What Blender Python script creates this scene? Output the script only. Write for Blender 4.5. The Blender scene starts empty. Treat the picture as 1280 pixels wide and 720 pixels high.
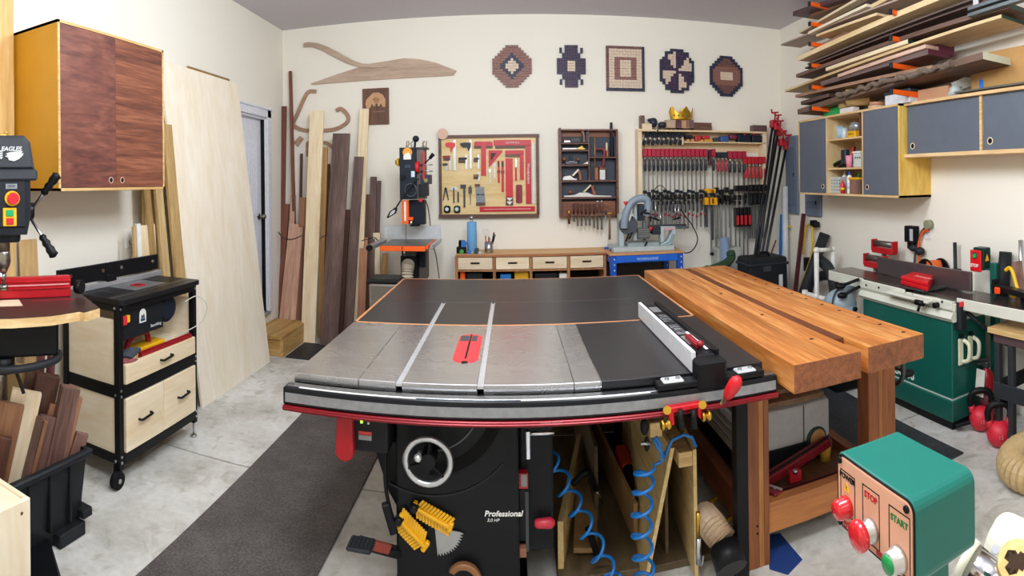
import bpy, bmesh, math, random
from mathutils import Vector, Matrix
random.seed(7)
S = bpy.context.scene
COL = S.collection
PI = math.pi
# ------------------------------------------------------------------ camera: phone panorama (central cylinder)
FOC, HOR, ROLL, EYE = 700.0, 226.0, 0.012, 1.564
cam = bpy.data.cameras.new('camera'); camo = bpy.data.objects.new('camera', cam); COL.objects.link(camo)
cam.type = 'PANO'; cam.panorama_type = 'CENTRAL_CYLINDRICAL'
cam.central_cylindrical_range_u_min = -640 / FOC; cam.central_cylindrical_range_u_max = 640 / FOC
cam.central_cylindrical_range_v_min = -(720 - HOR) / FOC; cam.central_cylindrical_range_v_max = HOR / FOC
cam.central_cylindrical_radius = 1.0
camo.location = (0, 0, EYE)
camo.rotation_euler = (Matrix.Rotation(ROLL, 4, 'Y') @ Matrix.Rotation(PI / 2, 4, 'X')).to_euler()
S.camera = camo
# ------------------------------------------------------------------ world, lamps, exposure
w = bpy.data.worlds.new('world'); S.world = w; w.use_nodes = True
w.node_tree.nodes['Background'].inputs[0].default_value = (0.75, 0.85, 1, 1)
w.node_tree.nodes['Background'].inputs[1].default_value = 0.3
def area(name, loc, sx, sy, power, rot=(0, 0, 0), col=(1, .995, .985)):
    l = bpy.data.lights.new(name, 'AREA'); l.shape = 'RECTANGLE'; l.size = sx; l.size_y = sy; l.energy = power; l.color = col
    o = bpy.data.objects.new(name, l); o.location = loc; o.rotation_euler = rot; COL.objects.link(o); return o
def lamp(loc, power, r=.22, col=(.89, .955, 1)):
    l = bpy.data.lights.new('ceiling_lamp', 'POINT'); l.energy = power; l.shadow_soft_size = r; l.color = col
    o = bpy.data.objects.new('ceiling_lamp', l); o.location = loc; COL.objects.link(o)
lamp((-.4, 2.6, 2.75), 48); lamp((.6, 2.6, 2.75), 48); lamp((-.3, .75, 2.75), 60); lamp((.5, .75, 2.75), 60)
area('front_lamp', (0.1, -1.2, 3.12), 1.6, .5, 16)
S.view_settings.view_transform = 'Standard'; S.view_settings.look = 'None'; S.view_settings.gamma = 1
S.view_settings.exposure = 0.27
S.cycles.max_bounces = 8; S.cycles.diffuse_bounces = 5; S.cycles.glossy_bounces = 4

# ------------------------------------------------------------------ sight lines: a point seen at pixel (x, y) on a known real plane
def ray(x, y):
    t = (x - 640) / FOC; v = (HOR - y) / FOC; a, b = math.sin(t), math.cos(t)
    c, s = math.cos(ROLL), math.sin(ROLL)
    return Vector((a * c + v * s, b, v * c - a * s))
def oZ(x, y, z): r = ray(x, y); return r * ((z - EYE) / r.z) + Vector((0, 0, EYE))
def oY(x, y, Y): r = ray(x, y); return r * (Y / r.y) + Vector((0, 0, EYE))
def oX(x, y, X): r = ray(x, y); return r * (X / r.x) + Vector((0, 0, EYE))

# ------------------------------------------------------------------ materials
MATS = {}
def rgb(c):
    if isinstance(c, str):
        c = c.lstrip('#'); c = [int(c[i:i + 2], 16) / 255 for i in (0, 2, 4)]
        return tuple((v / 12.92 if v <= .04045 else ((v + .055) / 1.055) ** 2.4) for v in c) + (1,)
    return tuple(c) + (1,)
def new_mat(name):
    m = bpy.data.materials.new(name); m.use_nodes = True
    nt = m.node_tree; return m, nt, nt.nodes['Principled BSDF'], nt.links
def mat(c, rough=.5, metal=0, noise=.06, scale=30, bump=0, name=None, emit=0, alpha=1, trans=0, coat=0):
    key = (str(c), rough, metal, noise, scale, bump, emit, alpha, trans, coat)
    if key in MATS: return MATS[key]
    m, nt, p, L = new_mat(name or 'paint')
    col = rgb(c)
    p.inputs['Roughness'].default_value = rough; p.inputs['Metallic'].default_value = metal
    if max(col[:3]) < .035 and not metal: p.inputs['Specular IOR Level'].default_value = .22
    if coat: p.inputs['Coat Weight'].default_value = coat
    tc = nt.nodes.new('ShaderNodeTexCoord')
    n = nt.nodes.new('ShaderNodeTexNoise'); n.inputs['Scale'].default_value = scale; n.inputs['Detail'].default_value = 4
    L.new(tc.outputs['Object'], n.inputs['Vector'])
    r = nt.nodes.new('ShaderNodeValToRGB')
    r.color_ramp.elements[0].position = .3; r.color_ramp.elements[1].position = .7
    r.color_ramp.elements[0].color = tuple(v * (1 - noise) for v in col[:3]) + (1,)
    r.color_ramp.elements[1].color = tuple(min(1, v * (1 + noise)) for v in col[:3]) + (1,)
    L.new(n.outputs['Fac'], r.inputs['Fac']); L.new(r.outputs['Color'], p.inputs['Base Color'])
    if bump:
        b = nt.nodes.new('ShaderNodeBump'); b.inputs['Strength'].default_value = bump; b.inputs['Distance'].default_value = .01
        L.new(n.outputs['Fac'], b.inputs['Height']); L.new(b.outputs['Normal'], p.inputs['Normal'])
    if emit:
        p.inputs['Emission Color'].default_value = col; p.inputs['Emission Strength'].default_value = emit
    if alpha < 1: p.inputs['Alpha'].default_value = alpha
    if trans: p.inputs['Transmission Weight'].default_value = trans
    MATS[key] = m; return m
def wood(c1, c2, axis='z', fine=14, rough=.5, var=.15, warp=.6, coat=0, along=1.0, c3=None, bands=0):
    key = ('wood', c1, c2, axis, fine, rough, var, warp, coat, along, c3, bands)
    if key in MATS: return MATS[key]
    m, nt, p, L = new_mat('wood_grain'); N = nt.nodes.new
    p.inputs['Roughness'].default_value = rough
    if coat: p.inputs['Coat Weight'].default_value = coat; p.inputs['Coat Roughness'].default_value = .25
    tc = N('ShaderNodeTexCoord'); oi = N('ShaderNodeObjectInfo')
    mu = N('ShaderNodeMath'); mu.operation = 'MULTIPLY'; mu.inputs[1].default_value = 37
    L.new(oi.outputs['Random'], mu.inputs[0])
    ad = N('ShaderNodeVectorMath'); ad.operation = 'ADD'
    L.new(tc.outputs['Object'], ad.inputs[0]); L.new(mu.outputs[0], ad.inputs[1])
    mp = N('ShaderNodeMapping')
    sc = [fine] * 3; sc['xyz'.index(axis)] = along
    mp.inputs['Scale'].default_value = sc; L.new(ad.outputs[0], mp.inputs['Vector'])
    n1 = N('ShaderNodeTexNoise'); n1.inputs['Scale'].default_value = 1.1; n1.inputs['Detail'].default_value = 7; n1.inputs['Roughness'].default_value = .62
    n1.inputs['Distortion'].default_value = warp; L.new(mp.outputs[0], n1.inputs['Vector'])
    n2 = N('ShaderNodeTexNoise'); n2.inputs['Scale'].default_value = 7; n2.inputs['Detail'].default_value = 3; L.new(mp.outputs[0], n2.inputs['Vector'])
    mx = N('ShaderNodeMath'); mx.operation = 'MULTIPLY_ADD'; mx.inputs[1].default_value = .35; L.new(n2.outputs['Fac'], mx.inputs[0])
    ms = N('ShaderNodeMath'); ms.operation = 'MULTIPLY'; ms.inputs[1].default_value = .75; L.new(n1.outputs['Fac'], ms.inputs[0])
    L.new(ms.outputs[0], mx.inputs[2])
    r = N('ShaderNodeValToRGB'); e = r.color_ramp.elements
    e[0].position = .38; e[1].position = .7; e[0].color = rgb(c1); e[1].color = rgb(c2)
    if c3: k = e.new(.54); k.color = rgb(c3)
    L.new(mx.outputs[0], r.inputs['Fac'])
    hs = N('ShaderNodeHueSaturation')
    mr = N('ShaderNodeMapRange'); mr.inputs['To Min'].default_value = 1 - var; mr.inputs['To Max'].default_value = 1 + var
    L.new(oi.outputs['Random'], mr.inputs['Value']); L.new(mr.outputs[0], hs.inputs['Value']); L.new(r.outputs['Color'], hs.inputs['Color'])
    L.new(hs.outputs[0], p.inputs['Base Color'])
    b = N('ShaderNodeBump'); b.inputs['Strength'].default_value = .12; b.inputs['Distance'].default_value = .004
    L.new(mx.outputs[0], b.inputs['Height']); L.new(b.outputs['Normal'], p.inputs['Normal'])
    MATS[key] = m; return m

# ------------------------------------------------------------------ mesh builder
class M:
    def __init__(s, bev=0, seg=1): s.b = bmesh.new(); s.bev = bev; s.seg = seg
    def box(s, x0, y0, z0, x1, y1, z1, bev=None, mtx=None):
        x0, x1 = min(x0, x1), max(x0, x1); y0, y1 = min(y0, y1), max(y0, y1); z0, z1 = min(z0, z1), max(z0, z1)
        vs = [s.b.verts.new(v) for v in ((x0, y0, z0), (x1, y0, z0), (x1, y1, z0), (x0, y1, z0), (x0, y0, z1), (x1, y0, z1), (x1, y1, z1), (x0, y1, z1))]
        fs = [s.b.faces.new([vs[i] for i in f]) for f in ((3, 2, 1, 0), (4, 5, 6, 7), (0, 1, 5, 4), (1, 2, 6, 5), (2, 3, 7, 6), (3, 0, 4, 7))]
        bev = s.bev if bev is None else bev
        if mtx is not None: bmesh.ops.transform(s.b, matrix=mtx, verts=vs)
        if bev:
            bev = min(bev, .45 * min(x1 - x0, y1 - y0, z1 - z0))
            bmesh.ops.bevel(s.b, geom=list({e for f in fs for e in f.edges}), offset=bev, segments=s.seg, affect='EDGES', profile=.5)
        return s
    def bar(s, p, q, wx, wy, up=(0, 0, 1), bev=None):
        p, q = Vector(p), Vector(q); d = q - p; l = d.length; d.normalize()
        u = Vector(up); x = u.cross(d)
        if x.length < 1e-4: x = Vector((1, 0, 0)) if abs(d.x) < .9 else Vector((0, 1, 0)); x = x - d * x.dot(d)
        x.normalize(); y = d.cross(x)
        m = Matrix((x, y, d)).transposed().to_4x4(); m.translation = p
        return s.box(-wx / 2, -wy / 2, 0, wx / 2, wy / 2, l, bev, m)
    def cyl(s, p, q, r, r2=None, n=14, cap=True):
        p, q = Vector(p), Vector(q); d = (q - p).normalized(); r2 = r if r2 is None else r2
        x = d.orthogonal().normalized(); y = d.cross(x); A = []; B = []
        for i in range(n):
            a = 2 * PI * i / n; v = x * math.cos(a) + y * math.sin(a)
            A.append(s.b.verts.new(p + v * r)); B.append(s.b.verts.new(q + v * r2))
        for i in range(n):
            j = (i + 1) % n; f = s.b.faces.new((A[i], A[j], B[j], B[i])); f.smooth = True
        if cap:
            s.b.faces.new(A[::-1]); s.b.faces.new(B)
        return s
    def ring(s, c, d, r0, r1, t, n=24):            # flat washer, axis d, inner r0, outer r1, thickness t
        c, d = Vector(c), Vector(d).normalized(); x = d.orthogonal().normalized(); y = d.cross(x); R = []
        for i in range(n):
            a = 2 * PI * i / n; v = x * math.cos(a) + y * math.sin(a)
            R.append([s.b.verts.new(c + v * r + d * h) for r, h in ((r0, -t / 2), (r1, -t / 2), (r1, t / 2), (r0, t / 2))])
        for i in range(n):
            A, B = R[i], R[(i + 1) % n]
            for k in range(4):
                f = s.b.faces.new((A[k], B[k], B[(k + 1) % 4], A[(k + 1) % 4]))
        return s
    def tube(s, pts, r, n=8, closed=False, radii=None, sm=True):
        pts = [Vector(p) for p in pts]; R = []; k = len(pts); x = None
        for i, p in enumerate(pts):
            a = pts[(i - 1) % k] if (closed or i) else p; b = pts[(i + 1) % k] if (closed or i < k - 1) else p
            d = (b - a)
            d = d.normalized() if d.length > 1e-9 else Vector((0, 0, 1))
            x = d.orthogonal() if x is None else x - d * x.dot(d)
            if x.length < 1e-6: x = d.orthogonal()
            x.normalize(); y = d.cross(x); rr = radii[i] if radii else r
            R.append([s.b.verts.new(p + (x * math.cos(2 * PI * j / n) + y * math.sin(2 * PI * j / n)) * rr) for j in range(n)])
        for i in range(k if closed else k - 1):
            A, B = R[i], R[(i + 1) % k]
            for j in range(n):
                f = s.b.faces.new((A[j], A[(j + 1) % n], B[(j + 1) % n], B[j])); f.smooth = sm
        if not closed: s.b.faces.new(R[0][::-1]); s.b.faces.new(R[-1])
        return s
    def prism(s, pts, pl, a, b, bev=0):            # polygon in plane 'xz','xy','yz' pushed from a to b on the third axis
        f3 = {'xz': lambda u, v, c: (u, c, v), 'xy': lambda u, v, c: (u, v, c), 'yz': lambda u, v, c: (c, u, v)}[pl]
        A = [s.b.verts.new(f3(u, v, a)) for u, v in pts]; B = [s.b.verts.new(f3(u, v, b)) for u, v in pts]; n = len(pts)
        fs = [s.b.faces.new((A[i], A[(i + 1) % n], B[(i + 1) % n], B[i])) for i in range(n)]
        fs += [s.b.faces.new(A[::-1]), s.b.faces.new(B)]
        bmesh.ops.recalc_face_normals(s.b, faces=fs)
        if bev: bmesh.ops.bevel(s.b, geom=list({e for f in fs[-2:] for e in f.edges}), offset=bev, segments=1, affect='EDGES', profile=.5)
        return s
    def lathe(s, prof, c=(0, 0, 0), d=(0, 0, 1), n=20):
        c, d = Vector(c), Vector(d).normalized(); x = d.orthogonal().normalized(); y = d.cross(x); R = []
        for r, h in prof:
            R.append([s.b.verts.new(c + d * h + (x * math.cos(2 * PI * j / n) + y * math.sin(2 * PI * j / n)) * max(r, 1e-4)) for j in range(n)])
        for A, B in zip(R, R[1:]):
            for j in range(n):
                f = s.b.faces.new((A[j], A[(j + 1) % n], B[(j + 1) % n], B[j])); f.smooth = True
        s.b.faces.new(R[0][::-1]); s.b.faces.new(R[-1]); return s
    def sph(s, c, r, sc=(1, 1, 1), n=14):
        m = Matrix.Translation(c) @ Matrix.Diagonal((r * sc[0], r * sc[1], r * sc[2], 1))
        g = bmesh.ops.create_uvsphere(s.b, u_segments=n, v_segments=max(6, n // 2), radius=1, matrix=m)
        for v in g['verts']:
            for f in v.link_faces: f.smooth = True
        return s
    def mesh(s, name):
        bmesh.ops.recalc_face_normals(s.b, faces=s.b.faces)
        me = bpy.data.meshes.new(name); s.b.to_mesh(me); s.b.free(); return me
    def move(s, mtx): bmesh.ops.transform(s.b, matrix=mtx, verts=s.b.verts); return s

def tag(o, label=None, cat=None, group=None, kind=None):
    if label: o['label'] = label
    if cat: o['category'] = cat
    if group: o['group'] = group
    if kind: o['kind'] = kind
    return o
def thing(name, label, cat, loc=(0, 0, 0), rz=0, group=None):        # Empty at the base of a thing
    o = bpy.data.objects.new(name, None); COL.objects.link(o); o.empty_display_size = .05
    o.location = loc; o.rotation_euler = (0, 0, rz); return tag(o, label, cat, group)
def part(root, name, m, material, label=None, local=False, kind=None):
    """mesh m as a child of root. World coordinates unless local."""
    if not local: m.move((Matrix.Translation(root_loc(root)) @ Matrix.Rotation(root_rz(root), 4, 'Z')).inverted())
    me = m.mesh(name); me.materials.append(material)
    o = bpy.data.objects.new(name, me); COL.objects.link(o); o.parent = root
    return tag(o, label, kind=kind)
def top_of(r):
    while r.parent: r = r.parent
    return r
def root_loc(r): return top_of(r).location
def root_rz(r): return top_of(r).rotation_euler[2]
def single(name, m, material, label, cat, group=None, kind=None):    # a thing that is one mesh; origin moved to its base
    co = [v.co for v in m.b.verts]
    c = Vector(((min(v.x for v in co) + max(v.x for v in co)) / 2, (min(v.y for v in co) + max(v.y for v in co)) / 2, min(v.z for v in co)))
    m.move(Matrix.Translation(-c)); me = m.mesh(name); me.materials.append(material)
    o = bpy.data.objects.new(name, me); COL.objects.link(o); o.location = c
    return tag(o, label, cat, group, kind)
def struct(name, m, material, parent=None):
    me = m.mesh(name); me.materials.append(material); o = bpy.data.objects.new(name, me); COL.objects.link(o)
    if parent: o.parent = parent
    else: o['kind'] = 'structure'
    return o
def copy_tree(o, parent=None):
    c = o.copy(); COL.objects.link(c)
    if parent: c.parent = parent
    for ch in o.children: copy_tree(ch, c)
    return c
def axes(p, q, side):                                                # frame: z along p->q, x close to side
    p, q = Vector(p), Vector(q); z = (q - p).normalized(); x = Vector(side); x = (x - z * x.dot(z)).normalized(); y = z.cross(x)
    m = Matrix((x, y, z)).transposed().to_4x4(); m.translation = p; return m, (q - p).length
def board(name, p, q, side, wid, thk, material, label, cat='board', group=None, bev=.0015, taper=1, skew=0):
    """plank from p to q (middle of its face), width along side"""
    mt, l = axes(p, q, side); m = M()
    m.box(-wid / 2, -thk / 2, 0, wid / 2, thk / 2, l, bev)
    if taper != 1 or skew:
        for v in m.b.verts:
            if v.co.z > l / 2: v.co.x *= taper; v.co.z += skew * v.co.x
    me = m.mesh(name); me.materials.append(material); o = bpy.data.objects.new(name, me); COL.objects.link(o); o.matrix_world = mt
    return tag(o, label, cat, group)
def text(root, name, s, pos, xdir, ydir, size, material, ext=.0006, align='CENTER', shear=0, bold=0):
    cu = bpy.data.curves.new(name, 'FONT'); cu.body = s; cu.size = size; cu.extrude = ext; cu.align_x = align; cu.align_y = 'CENTER'
    cu.shear = shear; cu.offset = bold; cu.resolution_u = 3
    t = bpy.data.objects.new(name, cu); me = bpy.data.meshes.new_from_object(t); bpy.data.objects.remove(t); bpy.data.curves.remove(cu)
    x, y = Vector(xdir).normalized(), Vector(ydir).normalized(); z = x.cross(y)
    mt = Matrix((x, y, z)).transposed().to_4x4(); mt.translation = pos
    mt = (Matrix.Translation(root_loc(root)) @ Matrix.Rotation(root_rz(root), 4, 'Z')).inverted() @ mt
    me.transform(mt); me.materials.append(material)
    o = bpy.data.objects.new(name, me); COL.objects.link(o); o.parent = root; return o
def arc(c, r, a0, a1, n, pl='xz', k=0):
    out = []
    for i in range(n + 1):
        a = math.radians(a0 + (a1 - a0) * i / n); u, v = r * math.cos(a), r * math.sin(a)
        out.append((c[0] + u, c[1] + v))
    return out
def rrect(x0, y0, x1, y1, r, n=4):
    return arc((x1 - r, y1 - r), r, 0, 90, n) + arc((x0 + r, y1 - r), r, 90, 180, n) + arc((x0 + r, y0 + r), r, 180, 270, n) + arc((x1 - r, y0 + r), r, 270, 360, n)
def smooth(pts, k=6):                                                # Catmull-Rom through points
    P = [Vector(p) for p in pts]; out = []
    for i in range(len(P) - 1):
        a, b, c, d = P[max(i - 1, 0)], P[i], P[i + 1], P[min(i + 2, len(P) - 1)]
        for j in range(k):
            t = j / k; out.append(.5 * ((2 * b) + (c - a) * t + (2 * a - 5 * b + 4 * c - d) * t * t + (3 * b - a - 3 * c + d) * t ** 3))
    return out + [P[-1]]
# shared materials
BLACK = mat('#0e0f12', .45); BLACKM = mat('#15161a', .35, .3); RUBBER = mat('#101012', .8); STEEL = mat('#b9bcc0', .28, 1, .05); CHROME = mat('#d8dadd', .12, 1, .02)
IRON = mat('#9a9795', .33, .85, .10, 9); RED = mat('#b3121f', .35); REDB = mat('#d81f2c', .35); WHITE = mat('#e8e8e4', .5); GREYP = mat('#8d9093', .5)
ORANGE = mat('#f2600f', .45); YEL = mat('#f0b90c', .5); BLUE = mat('#1552c4', .4); BRASS = mat('#c79a3a', .3, 1); DKGREY = mat('#3a3d42', .5); GREEN = mat('#0e8a4a', .5)
WALNUT = wood('#4c342c', '#8a665a', 'z', 13, .5, .16); WALNUTX = wood('#4a2e25', '#8a5f4c', 'x', 13, .5, .16); WALNUTY = wood('#4a2e25', '#8a5f4c', 'y', 13, .5, .16)
MAPLE = wood('#dcc09a', '#f2e2c6', 'z', 12, .5, .08); MAPLEX = wood('#dcc09a', '#f2e2c6', 'x', 12, .5, .08); MAPLEY = wood('#dcc09a', '#f2e2c6', 'y', 12, .5, .08)
BIRCH = wood('#ead6b2', '#f7ebd4', 'z', 5, .5, .04, 1.5); BIRCHX = wood('#ead6b2', '#f7ebd4', 'x', 5, .5, .04, 1.5)
CHERRY = wood('#9a6448', '#c08c6a', 'z', 14, .5, .12); PINE = wood('#c99b58', '#ecca8c', 'z', 10, .5, .08); OSB = wood('#a98552', '#cfae7a', 'z', 6, .6, .06)
PLYEDGE = wood('#b98f58', '#e3c795', 'z', 60, .6, .05)
# ================================================================== SETTING
LX, RX, BY, FY, CH = -2.37, 2.87, 5.5, -2.6, 3.2
def wall_mat():
    m, nt, p, L = new_mat('orange_peel_paint'); N = nt.nodes.new
    p.inputs['Roughness'].default_value = .7; p.inputs['Base Color'].default_value = rgb('#f0ebdf')
    tc = N('ShaderNodeTexCoord'); n = N('ShaderNodeTexNoise'); n.inputs['Scale'].default_value = 70; n.inputs['Detail'].default_value = 2
    L.new(tc.outputs['Object'], n.inputs['Vector']); b = N('ShaderNodeBump'); b.inputs['Strength'].default_value = .18; b.inputs['Distance'].default_value = .003
    L.new(n.outputs['Fac'], b.inputs['Height']); L.new(b.outputs['Normal'], p.inputs['Normal']); return m
WALLM = wall_mat()
def floor_mat():
    m, nt, p, L = new_mat('concrete'); N = nt.nodes.new
    tc = N('ShaderNodeTexCoord')
    n1 = N('ShaderNodeTexNoise'); n1.inputs['Scale'].default_value = 2.2; n1.inputs['Detail'].default_value = 8; n1.inputs['Roughness'].default_value = .65
    n2 = N('ShaderNodeTexNoise'); n2.inputs['Scale'].default_value = 26; n2.inputs['Detail'].default_value = 5
    v = N('ShaderNodeTexNoise'); v.inputs['Scale'].default_value = 9; v.inputs['Detail'].default_value = 9; v.inputs['Distortion'].default_value = 1.2
    for k in (n1, n2, v): L.new(tc.outputs['Object'], k.inputs['Vector'])
    r = N('ShaderNodeValToRGB'); e = r.color_ramp.elements; e[0].position = .34; e[1].position = .66; e[0].color = rgb('#b4b2a9'); e[1].color = rgb('#e2e2de')
    k = e.new(.48); k.color = rgb('#cfcdc6'); L.new(n1.outputs['Fac'], r.inputs['Fac'])
    r2 = N('ShaderNodeValToRGB'); e = r2.color_ramp.elements; e[0].position = .30; e[1].position = .46; e[0].color = rgb('#c9c4b6'); e[1].color = (1, 1, 1, 1); L.new(v.outputs['Fac'], r2.inputs['Fac'])
    mx = N('ShaderNodeMix'); mx.data_type = 'RGBA'; mx.blend_type = 'MULTIPLY'; mx.inputs[0].default_value = .6
    L.new(r.outputs[0], mx.inputs[6]); L.new(r2.outputs[0], mx.inputs[7])
    r3 = N('ShaderNodeValToRGB'); e = r3.color_ramp.elements; e[0].position = .3; e[1].position = .7; e[0].color = (.78, .78, .78, 1); e[1].color = (1, 1, 1, 1); L.new(n2.outputs['Fac'], r3.inputs['Fac'])
    m2 = N('ShaderNodeMix'); m2.data_type = 'RGBA'; m2.blend_type = 'MULTIPLY'; m2.inputs[0].default_value = .6
    L.new(mx.outputs[2], m2.inputs[6]); L.new(r3.outputs[0], m2.inputs[7]); L.new(m2.outputs[2], p.inputs['Base Color'])
    p.inputs['Roughness'].default_value = .55
    b = N('ShaderNodeBump'); b.inputs['Strength'].default_value = .15; b.inputs['Distance'].default_value = .01; L.new(n2.outputs['Fac'], b.inputs['Height']); L.new(b.outputs['Normal'], p.inputs['Normal'])
    return m
CONC = floor_mat()
fl = struct('floor', M().box(LX - .15, FY, -.12, RX + .15, BY, -.02), mat('#6e6a60', .9, 0, .2, 20))
struct('slab', M().box(LX - .15, FY, -.02, RX + .15, 2.752, 0, .004), CONC, fl)
struct('slab', M().box(LX - .15, 2.766, -.02, RX + .15, BY, 0, .004), CONC, fl)
struct('ceiling', M().box(LX - .15, FY - .15, CH, RX + .15, BY + .15, CH + .1), mat('#cbc6cd', .8, 0, .02, 40, .1))
struct('wall_back', M().box(LX - .15, BY, -.1, RX + .15, BY + .15, CH), WALLM)
struct('wall_right', M().box(RX, FY, -.1, RX + .15, BY, CH), WALLM)
struct('wall_front', M().box(LX - .15, FY - .15, -.1, RX + .15, FY, CH), WALLM)
# left wall with the house door in it (raised above the floor by a concrete stem and a step)
DY0, DY1, DZ0, DZ1 = 4.22, 5.06, .30, 2.22
wl = M(); wl.box(LX - .15, FY, -.1, LX, DY0, CH); wl.box(LX - .15, DY1, -.1, LX, BY, CH); wl.box(LX - .15, DY0, DZ1, LX, DY1, CH); wl.box(LX - .15, DY0, -.1, LX, DY1, DZ0)
struct('wall_left', wl, WALLM)
DW = mat('#dfe2ec', .4); dr = struct('door_1', M().box(LX - .09, DY0, DZ0, LX - .05, DY1, DZ1), DW)
cm = M(.006); 
for a, b, c, d in ((DY0 - .09, DZ0, DY0, DZ1 + .09), (DY1, DZ0 - .02, DY1 + .09, DZ1 + .09), (DY0 - .09, DZ1, DY1 + .09, DZ1 + .09)):
    cm.box(LX, a, b, LX + .018, c, d)
cm.box(LX, DY0 - .10, DZ1 + .075, LX + .03, DY1 + .10, DZ1 + .1); cm.box(LX - .05, DY1 - .02, DZ0, LX, DY1, DZ1); cm.box(LX - .05, DY0, DZ1 - .02, LX, DY1, DZ1)
struct('trim_1', cm, DW)
struct('trim_2', M().box(LX - .05, DY0, DZ0 - .03, LX + .03, DY1, DZ0), mat('#8f9195', .5))
struct('weather_strip', M().box(LX - .05, DY1 - .028, DZ0, LX - .012, DY1 - .02, DZ1), BLACK, dr)
# moulded door panels: arched upper pair and lower pair with bead grooves
for yc in (DY0 + .21, DY1 - .25):
    for z0, z1, arch in ((DZ0 + .95, DZ1 - .2, 1), (DZ0 + .18, DZ0 + .8, 0)):
        y0, y1 = yc - .15, yc + .15
        pts = [(y0, z0), (y1, z0), (y1, z1)] + ([(yc + .15 * math.cos(a), z1 + .07 * math.sin(a)) for a in [PI * i / 8 for i in range(1, 8)]] if arch else []) + [(y0, z1)]
        struct('panel', M().prism(pts, 'yz', LX - .05, LX - .042, .004), DW, dr)
        for k in range(1, 6):
            y = y0 + .05 * k
            struct('bead', M().box(LX - .043, y - .006, z0 + .03, LX - .038, y + .006, z1 - .02, .002), DW, dr)
kn = M(); kn.cyl((LX - .05, DY1 - .09, 1.24), (LX + .0, DY1 - .09, 1.24), .012); kn.sph((LX + .012, DY1 - .09, 1.24), .028, (.7, 1, 1)); kn.cyl((LX - .05, DY1 - .09, 1.24), (LX - .044, DY1 - .09, 1.24), .033)
struct('door_knob', kn, mat('#8b857c', .25, 1), dr)
# rubber mats and door mat
def rubber_mat(c):
    m, nt, p, L = new_mat('rubber_mat'); N = nt.nodes.new
    tc = N('ShaderNodeTexCoord'); n = N('ShaderNodeTexVoronoi'); n.inputs['Scale'].default_value = 55; n.distance = 'MANHATTAN'
    n2 = N('ShaderNodeTexNoise'); n2.inputs['Scale'].default_value = 5; n2.inputs['Detail'].default_value = 10; n2.inputs['Roughness'].default_value = .75
    L.new(tc.outputs['Object'], n.inputs['Vector']); L.new(tc.outputs['Object'], n2.inputs['Vector'])
    n3 = N('ShaderNodeTexNoise'); n3.inputs['Scale'].default_value = 90; n3.inputs['Detail'].default_value = 2; L.new(tc.outputs['Object'], n3.inputs['Vector'])
    ma = N('ShaderNodeMath'); ma.operation = 'MULTIPLY_ADD'; ma.inputs[1].default_value = .9; L.new(n3.outputs['Fac'], ma.inputs[0]); ms = N('ShaderNodeMath'); ms.operation = 'SUBTRACT'; ms.inputs[1].default_value = .45; L.new(n2.outputs['Fac'], ms.inputs[0]); L.new(ms.outputs[0], ma.inputs[2])
    r = N('ShaderNodeValToRGB'); e = r.color_ramp.elements; e[0].position = .35; e[1].position = .75; a = rgb(c); e[0].color = tuple(v * .65 for v in a[:3]) + (1,); e[1].color = tuple(v * 1.6 for v in a[:3]) + (1,)
    L.new(ma.outputs[0], r.inputs['Fac']); L.new(r.outputs[0], p.inputs['Base Color']); p.inputs['Roughness'].default_value = .6
    b = N('ShaderNodeBump'); b.inputs['Strength'].default_value = .6; b.inputs['Distance'].default_value = .004; L.new(n.outputs['Distance'], b.inputs['Height']); L.new(b.outputs['Normal'], p.inputs['Normal']); return m
MATR = rubber_mat('#56514f')
single('rubber_mat', M().box(-1.41, .3, 0, -.775, 3.55, .010, .004), MATR, 'long dark grey textured rubber mat on the floor left of the table saw', 'mat')
single('rubber_mat', M().box(1.72, 2.18, 0, 2.26, 3.6, .010, .004), rubber_mat('#34363a'), 'dark rubber mat lying between the wooden workbench and the green jointer', 'mat')
single('door_mat', M().box(-2.0, 4.62, 0, -1.25, 5.1, .012, .004), rubber_mat('#222326'), 'small black mat on the floor before the boards near the door', 'mat')
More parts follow.
